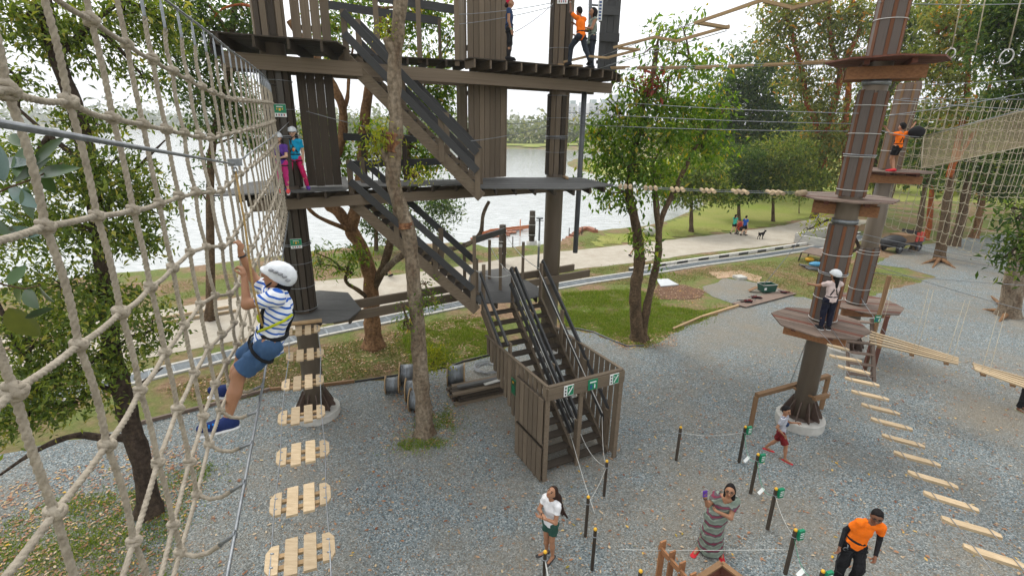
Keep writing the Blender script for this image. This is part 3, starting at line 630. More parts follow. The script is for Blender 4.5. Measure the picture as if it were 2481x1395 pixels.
# lowest double flight
A0 = V((-0.78, 12.36, 2.95)); B0 = V((0.80, 9.45, 0.02)); WD = V((1.62, 0.86, 0)); WL = 1.80; wn = WD.normalized()
so = stair(B0, A0, WD, WL, 14, 0.24, posts=(), rails=(), sides=(), mids=(0.5,))
def s1(t, s): return B0.lerp(A0, t)+wn*WL*s
def rail_run(s, t0, t1, hts, off=0.0, w_=0.045, h_=0.12, m_='slate_rail'):
    for h_z in hts: plank('stair_rail', s1(t0, s)+wn*off+V((0, 0, h_z)), s1(t1, s)+wn*off+V((0, 0, h_z)), w_, h_, m_, so)
rail_run(0, 0.52, 1.0, (1.02, 0.5), -0.06, h_=0.09); rail_run(0.5, 0.05, 1.0, (1.05, 0.62), -0.07); rail_run(0.5, 0.0, 1.0, (1.05, 0.62), 0.07); rail_run(1.0, 0.03, 1.02, (1.08, 0.6), 0.06)
for s, ts in ((0, (0.52, 0.99)), (0.5, (0.02, 0.35, 0.68, 1.0)), (1.0, (0.03, 0.33, 0.66, 1.0))):
    for t in ts: c = s1(t, s); plank('stair_post', c-V((0, 0, 0.15 if t > .1 else 0.02)), c+V((0, 0, 1.08)), 0.12, 0.05, 'composite_brown', so, up=wn)
for s in (0.47, 0.53, 0.96): MB().tube(sag(s1(0.05, s)+V((0, 0, 0.9)), s1(1.0, s)+V((0, 0, 0.88)), 0.05, 8), 0.012, 6).build('safety_line', 'cable_white', so)
# slatted enclosure at the foot of the stairs
FL = V((0.80, 9.24, 0)); FR = V((2.55, 10.13, 0)); BD = V((-0.478, 0.878, 0)); TOPZ = 2.38
enc = MB()
for c in (FL, FR): enc.beam(c+V((0, 0, 0)), c+V((0, 0, TOPZ)), 0.11, 0.05, up=BD)
enc.beam(FL.lerp(FR, 0.5)+BD*0.15, FL.lerp(FR, 0.5)+BD*0.15+V((0, 0, TOPZ-0.2)), 0.1, 0.05, up=BD)
eo = enc.build('enclosure_frame', 'composite_brown', tower)
for k, z in enumerate((TOPZ-0.07, TOPZ-0.21)): plank('fascia_board', FL-BD*0.05-WD.normalized()*0.03+V((0, 0, z)), FR-BD*0.05+WD.normalized()*0.03+V((0, 0, z)), 0.05, 0.135, 'composite_brown', eo)
plank('top_rail', FL+V((0, 0, TOPZ+0.015)), FL+BD*3.05+V((0, 0, TOPZ+0.015)), 0.07, 0.03, 'composite_brown', eo); plank('top_rail', FR+V((0, 0, TOPZ+0.015)), FR+BD*3.05+V((0, 0, TOPZ+0.015)), 0.07, 0.03, 'composite_brown', eo)
plank('top_rail', FL+V((0, 0, TOPZ+0.014)), FR+V((0, 0, TOPZ+0.014)), 0.1, 0.03, 'composite_brown', eo)
for side, base, sg in (('l', FL, -1), ('r', FR, 1)):
    for k in range(15):
        t = 0.12+k*0.2; zb = 0.08 if t < 1.2 else 0.7+(t-1.3)*0.75
        if side == 'r': zb = 0.1 if t < 0.6 else 0.1+(t-.6)*0.75
        c = base+BD*t; plank('slat', c+V((0, 0, zb)), c+V((0, 0, TOPZ)), 0.13, 0.035, 'composite_brown', eo, up=WD.normalized())
# two slatted gate leaves on the left side
for z0, z1 in ((0.04, 0.88), (1.0, 2.1)):
    g_ = MB(); off = -wn*0.06
    g_.beam(FL+off+V((0, 0, z0+.03)), FL+off+BD*1.22+V((0, 0, z0+.03)), 0.04, 0.06)
    go = g_.build('gate_leaf', 'composite_dark', tower); plank('gate_rail', FL+off+V((0, 0, z1-.03)), FL+off+BD*1.22+V((0, 0, z1-.03)), 0.04, 0.06, 'composite_dark', go)
    for k in range(6):
        c = FL+off*1.7+BD*(0.1+k*0.2); plank('slat', c+V((0, 0, z0)), c+V((0, 0, z1)), 0.175, 0.03, 'composite_brown', go, up=WD.normalized())
# landing posts and rails
def px_post(px, pyb, z, hgt, w_=0.09, m='composite_brown'):
    c = aZ(px, pyb, z); return plank('landing_post', c, c+V((0, 0, hgt)), w_, w_, m, tower)
for px, py, h in ((1186, 675, 1.25), (1212, 702, 1.3), (1266, 676, 1.2), (1150, 719, 1.75), (1172, 742, 1.15), (1222, 649, 1.35), (1126, 690, 1.3)): px_post(px, py, Z1, h)
a = aZ(1150, 719, Z1); b_ = aZ(1222, 649, Z1)
plank('landing_rail', a+V((0, 0, 1.62)), b_+V((0, 0, 1.3)), 0.06, 0.17, 'slate_rail', tower)
MB().tube(sag(aZ(1186, 675, Z1)+V((0, 0, 1.1)), s1(1.0, 0.47)+V((0, 0, 0.9)), 0.12), 0.011, 6).build('safety_line', 'cable_white', tower)
MB().tube(sag(aZ(1222, 649, Z1)+V((0, 0, 1.2)), s1(1.0, 0.96)+V((0, 0, 0.95)), 0.16), 0.011, 6).build('safety_line', 'cable_white', tower)
MB().tube(sag(aZ(1150, 719, Z1)+V((0, 0, .8)), s1(1.0, 0.5)+V((0, 0, 0.9)), 0.16), 0.011, 6).build('safety_line', 'cable_white', tower)
c = aZ(1212, 702, Z1); MB().box(c+V((0, 0, 1.33)), 0.1, 0.1, 0.07).build('post_cap', 'concrete', tower)
# railings of the middle and upper walkways
def px_rail(p, q, Yp, Yq, h=0.2, m='slate_rail'): plank('deck_rail', aY(*p, Yp), aY(*q, Yq), 0.045, h, m, tower)
px_rail((760, -30), (1110, 25), 13.8, 14.4); px_rail((780, 10), (1068, 52), 14.9, 15.4)
for x, yt, yb, Y in ((917, -40, 140, 13.9), (1018, -40, 153, 14.1), (1067, 45, 156, 15.2), (1108, -40, 160, 14.2)):
    a = aY(x, yb, Y); t_ = aY(x, yt, Y); plank('deck_post', a, V((a.x, a.y, t_.z)), 0.12 if Y < 15 else 0.08, 0.06, 'composite_brown', tower, up=(0, 1, 0))
px_rail((832, 332), (1010, 336), 14.6, 14.9, 0.2); px_rail((850, 398), (1115, 390), 14.7, 15.2, 0.19)
for x in (886, 984):
    a = aY(x, 440, 14.8); plank('deck_post', a, V((a.x, a.y, 7.25)), 0.12, 0.08, 'composite_dark', tower, up=(0, 1, 0))
for x in (903, 918): MB().tube([aY(x, 440, 14.6), aY(x-3, 345, 14.6)], 0.02, 6).build('tie_rod', 'galv', tower)
# signs
def sign(parent, c, u, wv, w_, h_, kind='zip'):
    c = V(c); u = V(u).normalized(); v_ = V(wv).normalized(); n_ = u.cross(v_)
    b = MB(); b.beam(c-u*w_/2, c+u*w_/2, h_, 0.012, up=n_)
    s = b.build('sign_plate', 'sign_white' if kind in ('zip', 'dots', 'row') else 'sign_green', parent)
    def panel(cx, cy, ww, hh, m_, lift=0.009):
        q = c+u*cx*w_+v_*cy*h_+n_*lift; MB().beam(q-u*ww*w_/2, q+u*ww*w_/2, hh*h_, 0.004, up=n_).build('sign_print', m_, s)
    if kind == 'zip':
        panel(0.16, 0, 0.62, 0.9, 'sign_green'); q0 = c+u*(-0.06*w_)+v_*(-0.32*h_)+n_*0.014; q1 = c+u*(0.38*w_)+v_*(0.36*h_)+n_*0.014
        MB().beam(q0, q1, 0.11*h_, 0.004, up=n_).build('sign_print', 'sign_white', s); panel(0.0, 0.22, 0.07, 0.16, 'sign_white', 0.014)
        for k in range(3): panel(-0.34, 0.3-0.3*k, 0.14, 0.17, 'black')
    elif kind == 'info':
        panel(0, 0.25, 0.7, 0.12, 'sign_white'); panel(-0.18, -0.18, 0.2, 0.34, 'sign_blue'); panel(0.2, -0.22, 0.12, 0.3, 'sign_white'); panel(0.2, -0.0, 0.08, 0.1, 'sign_white')
    elif kind == 'dots':
        panel(0, 0.14, 0.98, 0.66, 'sign_green'); panel(0, 0.3, 0.5, 0.06, 'sign_white', .014); panel(0, 0.08, 0.16, 0.2, 'yellow', .014); panel(-.22, 0.12, 0.06, 0.14, 'yellow', .014); panel(.22, 0.12, 0.06, 0.14, 'yellow', .014)
        for k, m_ in enumerate(('black', 'sign_red', 'sign_blue', 'sign_red')): panel(-0.3+0.2*k, -0.34, 0.09, 0.16, m_)
    elif kind == 'row':
        for k in range(6): panel(0, 0.4-0.16*k, 0.55, 0.1, 'sign_blue')
    elif kind == 'dark':
        panel(0, 0, 0.9, 0.92, 'sign_dark')
        for k in range(5): panel(0, 0.05-0.1*k, 0.6, 0.03, 'sign_green', .014)
        panel(-.1, 0.3, 0.2, 0.12, 'yellow', .014)
    return s
bm = FL.lerp(FR, 0.5)-BD*0.085
for t, k in ((0.24, 'zip'), (0.56, 'info'), (0.86, 'zip')):
    sign(eo, FL.lerp(FR, t)-BD*0.085+V((0, 0, TOPZ-0.13)), WD, (0, 0, 1), 0.25, 0.25, k)
sign(eo, FL+BD*1.38-wn*0.06+V((0, 0, 1.72)), -BD, (0, 0, 1), 0.26, 0.4, 'dark')
camd = lambda p: (V((0, 0, p.z))-V(p)).normalized()
def pole_sign(pole, px, py, base, R_, w_, h_, kind='dots'):
    p = aY(px, py, base.y-R_); d = V((-base.x+0, -base.y, 0)).normalized(); c = V((base.x, base.y, p.z))+d*R_; 
    u = V((-d.y, d.x, 0)); 
    if u.cross(V((0, 0, 1))).dot(d) < 0: u = -u
    sign(pole, c, u, (0, 0, 1), w_, h_, kind)
pole_sign(pa, 678, 268, PA, 0.36, 0.26, 0.27); pole_sign(pa, 720, 591, PA, 0.36, 0.25, 0.23); pole_sign(pb, 1352, -8, PB, 0.37, 0.3, 0.36)
c = aY(1454, 26, 16.95); sign(tower, c, (1, 0.1, 0), (0, 0, 1), 0.14, 0.56, 'row')
# ============================================================ CARGO NET IN FRONT
def NX(Y): return -0.95-0.36*Y-0.0078*max(0.0, Y-6)**2
def net_hit(px, py):
    r = ray(px, py); s = r[0]/r[1]; lo, hi = 0.5, 14.0     # solve s*Y = NX(Y)
    f = lambda y: s*y-NX(y)
    # f falls with Y when s < -0.36
    if f(lo) < 0: return lo, EYE_Z+r[2]/r[1]*lo
    for _ in range(50):
        mid_ = (lo+hi)/2
        if f(mid_) > 0: lo = mid_
        else: hi = mid_
    return lo, EYE_Z+r[2]/r[1]*lo
YEND = 11.35
rows_px = [
 [(175, 15), (280, 90), (345, 128), (398, 160), (440, 182), (482, 205), (520, 225), (560, 240)],
 [(0, 215), (155, 240), (250, 280), (325, 295), (383, 308), (428, 318), (470, 325), (505, 333)],
 [(0, 575), (129, 543), (237, 522), (308, 512), (368, 495), (409, 486), (451, 465), (492, 457), (533, 457)],
 [(103, 894), (220, 815), (296, 753), (348, 705), (396, 670), (430, 636), (468, 601), (509, 584), (564, 570)],
 [(45, 1345), (203, 1156), (289, 1035), (344, 936), (385, 873), (420, 825), (451, 780), (482, 736), (523, 698), (568, 680)],
 [(337, 1273), (375, 1139), (406, 1053), (434, 980), (461, 925), (485, 870), (513, 825), (547, 784)],
 [(403, 1342), (430, 1225), (454, 1139), (471, 1066), (492, 1008), (509, 956)],
 [(427, 1366), (461, 1259), (482, 1173), (499, 1101), (513, 1049)]]
far_y = [251, 292, 337, 376, 412, 446, 476, 500]
rowf = []
for rp, fy in zip(rows_px, far_y):
    s = sorted(net_hit(*p) for p in rp); s = [p for p in s if p[0] > 0.6]
    zf = aY(667, fy, YEND).z; s.append((YEND, zf)); rowf.append(([p[0] for p in s], [p[1] for p in s]))
top_s = sorted([net_hit(*p) for p in ((400, 0), (500, 75), (560, 124))]+[(YEND, aY(665, 205, YEND).z)])
def extr(xs, ys, x):
    if x < xs[0]: return ys[0]+(ys[1]-ys[0])/(xs[1]-xs[0])*(x-xs[0])*0.6
    return float(np.interp(x, xs, ys))
def ztop(Y): return extr([p[0] for p in top_s], [p[1] for p in top_s], Y)
def zrow(i, Y): return extr(*rowf[i], Y)
cabA = aY(550, 1395, 1.64); cabM = aY(640, 915, 3.42); cabE = aY(701, 510, 11.5)
def cab(Y):
    if Y <= 3.42: t = (Y-1.64)/(3.42-1.64); return cabA.lerp(cabM, t)
    t = (Y-3.42)/(11.5-3.42); return cabM.lerp(cabE, t)
HAND = aY(585, 652, 3.42)
def netp(Y, z):
    p = V((NX(Y), Y, z)); g_ = math.exp(-((Y-3.75)/0.42)**2-((z-HAND.z)/0.75)**2)
    return p+V((0.17*g_, -0.22*g_, 0))
YS = [0.85+0.357*k for k in range(30)]; YS = [y for y in YS if y < YEND+0.1]
net = empty('rope_net', (NX(6), 6, 6.0), 'huge beige knotted rope climbing net stretching from the left foreground to the tower', 'climbing net')
RR = 0.0122
for k, Y in enumerate(YS):
    zs = [ztop(Y)-(0.18 if Y > 2.7 else -0.3)]+[zrow(i, Y) for i in range(8)]
    pts = [netp(Y, z) for z in zs]; c = cab(Y-0.05)
    near = Y < 5.2
    # fine resampling with a little slack between the knots, bottom tail swings out to the cable
    fine = []
    wob = random.uniform(-0.012, 0.012)
    for i in range(len(pts)-1):
        m_ = 46 if (near) else 5
        for j in range(m_):
            t = j/m_; p = pts[i].lerp(pts[i+1], t); s_ = math.sin(math.pi*t); fine.append(p+V((wob*s_, wob*s_*0.7, 0)))
    tail = [pts[-1], pts[-1].lerp(c, 0.25)-V((0, 0, 0.05)), pts[-1].lerp(c, 0.5)-V((0, 0, 0.055)), pts[-1].lerp(c, 0.72)-V((0, 0, 0.03))]
    for i in range(3):
        m_ = 8 if near else 2
        for j in range(m_): fine.append(tail[i].lerp(tail[i+1], j/m_))
    fine.append(tail[-1])
    MB().tube(fine, RR, 15 if near else 6, lobes=3 if near else 0, pitch=0.085, caps=False).build('vertical_rope', 'rope', net)
    ft = MB(); ft.tube([tail[-1], tail[-1].lerp(c, 0.25), tail[-1].lerp(c, 0.75), c], [0.012, 0.010, 0.010, 0.007], 8); ft.ring(c, 0.016, 0.006, (1, 0.2, 0.2), 10, seg2=5)
    ft.build('shackle', 'galv', net)
    if Y > 2.7:
        a = netp(Y, ztop(Y)-0.20); b_ = netp(Y, ztop(Y)); tt = MB(); tt.tube([a, a.lerp(b_, 0.15), a.lerp(b_, .75), a.lerp(b_, .8), b_], [0.0105, 0.009, 0.009, 0.005, 0.005], 8); tt.ring(b_, 0.015, 0.005, (1, 0.2, 0.2), 10, seg2=5); tt.build('turnbuckle', 'galv', net)
kb_ = MB()
for ax, c, R_ in (((0.25, 0.1, 1), (0, 0, 0.014), 0.021), ((-0.2, 0.25, 1), (0, 0, -0.016), 0.022), ((0.1, -0.35, 1), (0.003, 0, 0), 0.025), ((0.9, 0.5, 0.35), (0.008, 0.0, 0.004), 0.023), ((-0.5, 0.9, -0.3), (0.0, 0.004, -0.006), 0.022)):
    kb_.ring(c, R_, 0.0128, ax, 16, seg2=8)
kme = kb_.mesh('knot', 'rope')
for i in range(8):
    near_pts = []; far_pts = []
    prev = None
    for k, Y in enumerate(YS):
        p = netp(Y, zrow(i, Y)); 
        W = Matrix.Translation(p) @ Matrix.Rotation(random.uniform(-0.5, 0.5)+0.35, 4, 'Z') @ Matrix.Rotation(random.uniform(-.25, .25), 4, 'X') @ Matrix.Scale(random.uniform(0.76, 0.92), 4)
        link('knot', kme, net, W)
        if prev is not None:
            m_ = 44 if Y < 5.2 else 3; tgt = near_pts if Y < 5.2 else far_pts
            sg = 0.012*random.uniform(0.3, 1.5)
            for j in range(m_+1):
                t = j/m_
                if j == 0 and tgt: continue
                tgt.append(prev.lerp(p, t)-V((0, 0, sg*4*t*(1-t))))
        prev = p
    MB().tube(near_pts, RR*0.95, 15, lobes=3, pitch=0.08, caps=False).build('cross_rope', 'rope', net)
    MB().tube(far_pts, RR*0.95, 6, caps=False).build('cross_rope', 'rope', net)
# top and bottom cables of the net
MB().tube([netp(y, ztop(y)) for y in np.arange(1.2, YEND+0.2, 0.4)]+[V((-5.25, 11.55, ztop(YEND)))], 0.009, 8).build('top_cable', 'galv', net)
MB().tube([cab(y) for y in np.arange(0.3, 11.6, 0.3)], 0.009, 8).build('bottom_cable', 'galv', net)
# belay line of the boy: thick near the lens, held down by the trolley
tr_ = aY(568, 398, 3.55); g0 = aY(-80, 285, 0.62); gE = aY(700, 296, 11.4)
o = MB().tube([g0, g0.lerp(tr_, 0.5), tr_], 0.0062, 12, lobes=6, pitch=0.03).build('belay_cable', 'cable', loc=tr_)
tag(o, 'grey twisted steel cable crossing before the net from left edge to pulley', 'cable')
tag(MB().tube([tr_, tr_.lerp(gE, 0.5)-V((0, 0, 0.03)), gE], 0.006, 8).build('belay_cable', 'cable', loc=gE), 'thin steel cable rising from the pulley to the post behind the two girls', 'cable')
pu = MB(); pu.beam(tr_+V((-.02, -.03, 0.012)), tr_+V((.02, .05, 0.012)), 0.03, 0.05); pu.ring(tr_+V((0, 0, -.045)), 0.022, 0.006, (1, 0, 0)); 
po = pu.build('pulley', 'galv', loc=tr_); tag(po, 'small steel pulley riding the belay cable above the climbing boy', 'pulley')
# ============================================================ RIGHT HAND POLES
def octo(c, r, n=8, ph=0.39, sx=1, sy=1): return [(c.x+r*sx*math.cos(ph+2*math.pi*k/n), c.y+r*sy*math.sin(ph+2*math.pi*k/n)) for k in range(n)]
def sector_deck(parent, c, r, z, th=0.035, bw=0.14, ang=0.6, name='platform_frame', mats=('hardwood_grey', 'hardwood_red'), ph=0.39, topm=None):
    fr = MB(); u = V((math.cos(ang), math.sin(ang), 0)); v_ = V((-math.sin(ang), math.cos(ang), 0))
    for s in (-1, 1):
        fr.beam(c+v_*s*0.36-u*r*0.62+V((0, 0, z-0.27)), c+v_*s*0.36+u*r*0.62+V((0, 0, z-0.27)), 0.12, 0.25)
    fo = fr.build(name, 'timber_orange', parent); fo['kind'] = 'stuff' if False else None
    del fo['kind']
    for s in (-1, 1): plank('support_beam', c+u*s*0.40-v_*r*0.7+V((0, 0, z-0.09)), c+u*s*0.40+v_*r*0.7+V((0, 0, z-0.09)), 0.1, 0.1, 'hardwood_red', fo)
    poly = octo(c, r, 8, ph); n_ = (-math.sin(ang), math.cos(ang)); ds = [p[0]*n_[0]+p[1]*n_[1] for p in poly]; d = min(ds); hi = max(ds); k = 0
    while d < hi-0.02:
        q = clip(clip(poly, n_, d), (-n_[0], -n_[1]), -(d+bw-0.008))
        if len(q) >= 3:
            W = Matrix.Translation((q[0][0], q[0][1], z)) @ Matrix.Rotation(ang, 4, 'Z'); b = MB(); dz = random.uniform(-.004, .004); b.prism(q, z-th+dz, z+dz)
            mm = topm or (mats[1] if random.random() < 0.22 else mats[0]); link('deck_board', b.mesh('deck_board', mm, W), fo, W)
        d += bw; k += 1
PD = V((7.96, 11.75, 0)); 
pd = empty('platform_pole', PD, 'tall round pole with rust and grey board cladding carrying three wooden platforms', 'adventure pole')
pm = round_pole(pd, PD, 0.25, 0.2, 12.6, 0.24)
footing(pd, PD, 0.60, 0.26, 10, 0.245)
CL = ('cladding_grey', 'cladding_rust')
for z0, z1 in ((Z1+0.03, 5.55), (Z2+0.05, 8.55), (9.1, 12.6)): panel_cladding(pm, PD, 0.262, z0, z1)
bands(pm, PD, 0.315, (3.12, 3.7, 4.3, 4.8, 6.12, 6.35, 7.1, 7.6, 8.2, 9.9), 'cable_white'); bands(pm, PD, 0.32, (4.34, 7.14), r=0.015)
MB().cyl((PD.x, PD.y, 5.56), (PD.x, PD.y, 5.66), 0.28, 28).build('collar', 'galv', pm); MB().cyl((PD.x, PD.y, 8.62), (PD.x, PD.y, 8.72), 0.28, 28).build('collar', 'galv', pm)
def plat(c, z, cx, cy, r, **k): sector_deck(pd, c, r, z, **k)
cD3 = PD+V((-0.15, -0.12, 0)); plat(cD3, Z1, 0, 0, 1.10, ang=-0.72, ph=0.2); plat(PD+V((0.15, 0.35, 0)), Z2, 0, 0, 1.08, ang=-0.55); plat(PD+V((0.1, 0.0, 0)), 9.12, 0, 0, 1.15, ang=-0.5, mats=('hardwood_red', 'hardwood_red'))
# low timber rail round its foot
rb = empty('timber_rail', (PD.x, PD.y-0.4, 0), 'low brown timber rail on posts built round the foot of the platform pole', 'rail')
a = aZ(1822, 1040, 0); b_ = aZ(1990, 990, 0)
ra = aY(1833, 957, a.y+0.05); rb2 = aY(2008, 910, b_.y+0.0)
plank('rail_beam', ra, rb2, 0.12, 0.1, 'oak_post', rb)
for q, rt in ((a, ra), (b_, rb2)): plank('rail_post', V((rt.x, rt.y, -0.1)), V((rt.x, rt.y, rt.z-0.05)), 0.09, 0.09, 'oak_post', rb, up=(0, 1, 0))
q = ra.lerp(rb2, 0.5)+V((0.25, -0.62, -0.05)); plank('rail_beam', q-V((.05, 0, 0)), q+(rb2-ra).normalized()*0.45, 0.1, 0.1, 'oak_post', rb)
plank('rail_brace', ra.lerp(rb2, 0.45), q, 0.05, 0.05, 'oak_post', rb)
# second pole further back
YE = 16.5; pe0 = aY(2158, 412, YE); PE = V((12.22, YE, 0)); ZE2 = pe0.z; ZE1 = aY(2085, 735, YE).z
pe = empty('platform_pole', PE, 'second round platform pole standing behind and right of the rust clad one', 'adventure pole')
pem = round_pole(pe, PE, 0.262, 0.1, aY(2195, 198, YE).z-0.15, 0.25)
panel_cladding(pem, PE, 0.272, ZE1+0.03, ZE1+2.1, ph=.5)
panel_cladding(pem, PE, 0.272, ZE2+0.03, aY(2195, 198, YE).z, ph=.5, wide='hardwood_grey', rib='oak_post')
bands(pem, PE, 0.325, (ZE1+0.08, ZE1+0.6, ZE1+1.95, ZE1+1.85, ZE2+.6, ZE2+1.15, ZE2+1.7, ZE2+2.0, ZE2+2.4), 'cable_white')
MB().cyl((PE.x, PE.y, ZE2-0.42), (PE.x, PE.y, ZE2-0.32), 0.29, 28).build('collar', 'galv', pem)
footing(pe, PE, 0.66, 0.2, 10, 0.32)
sector_deck(pe, PE+V((0.1, 0.0, 0)), 1.2, ZE2, ang=-0.25); sector_deck(pe, PE+V((0.3, 0.1, 0)), 1.25, ZE1, ang=-0.15)
# ladder steps up to the low platform
ls = MB(); L0 = aY(2052, 762, 15.3); L1 = aY(2112, 772, 15.1)
LB0 = V((L0.x-0.1, L0.y-0.9, 0)); LB1 = V((L1.x-0.1, L1.y-0.9, 0))
ls.beam(LB0, V((L0.x, L0.y, ZE1-.03)), 0.07, 0.1); so2 = ls.build('ladder_rail', 'hardwood_grey', pe); plank('ladder_rail', LB1, V((L1.x, L1.y, ZE1-.03)), 0.1, 0.07, 'hardwood_grey', pe)
for k in range(6): t = (k+0.5)/6; plank('ladder_step', LB0.lerp(V((L0.x, L0.y, ZE1)), t), LB1.lerp(V((L1.x, L1.y, ZE1)), t), 0.16, 0.04, 'hardwood_grey', pe)
for px, py, pyt, m_ in ((2120, 800, 668, 'oak_post'), (2134, 825, 765, 'hardwood_red'), (2108, 842, 820, 'hardwood_red')):
    c = aY(px, py, 14.9); plank('gate_post', V((c.x, c.y, 0)), V((c.x, c.y, aY(px, pyt, 14.9).z)), 0.09, 0.09, m_, pe, up=(0, 1, 0))
c = aY(2127, 772, 14.8); sign(pe, c, (1, 0, 0), (0, 0, 1), 0.2, 0.24, 'info')
# ============================================================ BRIDGES
# wide slatted steps hanging on two cables (left)
def step_mesh():
    b = MB(); L = 0.74; 
    return b
lb_px = [(735, 800), (739, 855), (733, 918), (730, 993), (733, 1083), (727, 1195), (727, 1330), (724, 1500)]
lb_w = 0.66
lbc = [aZ(x, y, 3.02) for x, y in lb_px]; lbc = [V((p.x, p.y, 3.02-0.10*math.sin(math.pi*k/8))) for k, p in enumerate(lbc)]
brL = empty('plank_bridge', lbc[0], 'hanging bridge of wide pale pine slatted steps on steel cables under the climbing boy', 'rope bridge')
dirL = (lbc[-1]-lbc[0]); dirL.z = 0; dirL.normalize(); perL = V((-dirL.y, dirL.x, 0))   # dir towards the viewer
if perL.x < 0: perL = -perL
fwd = V((0, 1, 0))
for c in lbc:
    bt = MB(); bt.beam(c-perL*0.34-dirL*0.08-V((0, 0, .035)), c+perL*0.34-dirL*0.08-V((0, 0, .035)), 0.06, 0.035)
    so_ = bt.build('step_batten', 'pine_side', brL); plank('step_batten', c-perL*0.34+dirL*0.09-V((0, 0, .035)), c+perL*0.34+dirL*0.09-V((0, 0, .035)), 0.06, 0.035, 'pine_side', brL)
    for k, o_ in enumerate((-0.30, -0.10, 0.10, 0.30)):
        hl = 0.27 if k in (1, 2) else 0.21
        p = c+perL*o_; W = Matrix.Translation(p)
        a0, a1 = p-dirL*hl+V((0, 0, 0)), p+dirL*hl
        ins = 0.075 if k == 0 else (-0.075 if k == 3 else 0)
        w2 = perL*0.068
        if k == 0: q = [a0-w2*0.2, a0+w2*1, a1+w2, a1-w2*0.2, p+dirL*hl*0.55-w2, p-dirL*hl*0.55-w2]
        elif k == 3: q = [a0-w2, a0+w2*0.2, p-dirL*hl*0.55+w2, p+dirL*hl*0.55+w2, a1+w2*0.2, a1-w2]
        else: q = [a0-w2, a0+w2, a1+w2, a1-w2]
        q = [(v.x, v.y) for v in q]
        bb = MB(); bb.prism(q, c.z-0.018, c.z+0.018); link('step_slat', bb.mesh('step_slat', 'pine', W), brL, W)
        if k in (0, 3):
            for d_ in (-0.1, 0.1): MB().ball(p+dirL*d_+V((0, 0, .02)), 0.016, seg=8, rings=5, q=(1.6, .8, .6)).build('cable_clamp', 'galv', brL)
for s in (-1, 1):
    MB().tube([aZ(735, 790, Z1)+perL*0.31*s]+[c+perL*0.31*s+V((0, 0, 0.012)) for c in lbc], 0.009, 8).build('bridge_cable', 'galv', brL)
ra_ = aZ(735, 785, Z1+0.03); MB().cyl(ra_-perL*0.42+V((0, 0, .04)), ra_+perL*0.42+V((0, 0, .04)), 0.05, 12).build('edge_roller', 'pine_side', brL)
# single plank steps (right)
rbp = [((2003, 835), (2058, 848)), ((2010, 862), (2087, 875)), ((2030, 887), (2108, 905)), ((2047, 916), (2130, 934)), ((2063, 948), (2153, 968)), ((2087, 980), (2180, 1003)), ((2110, 1015), (2210, 1040)), ((2137, 1055), (2240, 1082)), ((2166, 1097), (2278, 1127)), ((2200, 1145), (2320, 1180)), ((2238, 1195), (2370, 1235)), ((2282, 1257), (2425, 1298)), ((2335, 1325), (2490, 1375)), ((2395, 1405), (2570, 1465))]
brR = empty('plank_bridge', aZ(2030, 850, 2.98), 'hanging bridge of single pale planks on two cables in front of the rust clad pole', 'rope bridge')
cl, crr = [], []
for k, (a, b_) in enumerate(rbp):
    z = 3.0-0.14*math.sin(math.pi*min(1, k/14)); A = aZ(*a, z); B = aZ(*b_, z); d_ = (B-A).normalized(); n_ = V((-d_.y, d_.x, 0)); 
    if n_.y < 0: n_ = -n_
    A = A+V((0, 0, 0)); hw = 0.055
    q = [A+n_*hw, A-n_*hw*0.2, A+d_*0.09-n_*hw, B-n_*hw, B+d_*0.0+n_*hw*0.2, B-d_*0.07+n_*hw]; q = [(v.x, v.y) for v in q]; W = Matrix.Translation(A.lerp(B, .5)) @ Matrix.Rotation(math.atan2(d_.y, d_.x), 4, 'Z')
    bb = MB(); bb.prism(q, z-0.02, z+0.02); link('step_plank', bb.mesh('step_plank', 'pine', W), brR, W)
    cl.append(A+d_*0.1+V((0, 0, .03))); crr.append(B-d_*0.1+V((0, 0, .03)))
cl.insert(0, aZ(1957, 770, Z1+.1)); crr.insert(0, aZ(2005, 780, Z1+.1))
for c in (cl, crr): MB().tube(c, 0.0055, 8).build('bridge_cable', 'cable', brR)
# long slatted walkway panels hung on ropes
wk = empty('slatted_walkway', aZ(2110, 815, 2.0), 'suspended walkway of long pale parallel slats to the right of the low platform', 'rope bridge')
ZW = 1.9
for (a, b_, c, d_) in (((2105, 802), (2322, 868), (2108, 830), (2322, 882)), ((2356, 880), (2560, 938), (2362, 895), (2560, 965))):
    A, B, C_, D_ = (aZ(*p, ZW) for p in (a, b_, c, d_))
    u = (B-A); u.normalize(); 
    bt = MB(); 
    for k in range(5):
        t = k/4; p = A.lerp(C_, t); q = B.lerp(D_, t); plank('walkway_slat', p, q, 0.075, 0.035, 'pine', wk)
    for t in (0.12, 0.5, 0.88):
        p = A.lerp(B, t); q = C_.lerp(D_, t); e = (q-p).normalized()*0.06; plank('walkway_bearer', p-e-V((0, 0, .05)), q+e-V((0, 0, .05)), 0.1, 0.06, 'oak_post', wk)
ropeg = 'pale ropes holding the slatted walkway'
HC = lambda px, py: aY(px, py, 13.6)
for px, py, bx, by in ((2250, 700, 2212, 850), (2262, 702, 2222, 852), (2338, 726, 2292, 872), (2350, 728, 2306, 876), (2165, 690, 2128, 822), (2157, 690, 2118, 820), (2420, 752, 2378, 900), (2436, 756, 2396, 905)):
    o = MB().tube([HC(px, py), aZ(bx, by, ZW)], 0.006, 6).build('walkway_rope', 'rope_thin', wk)
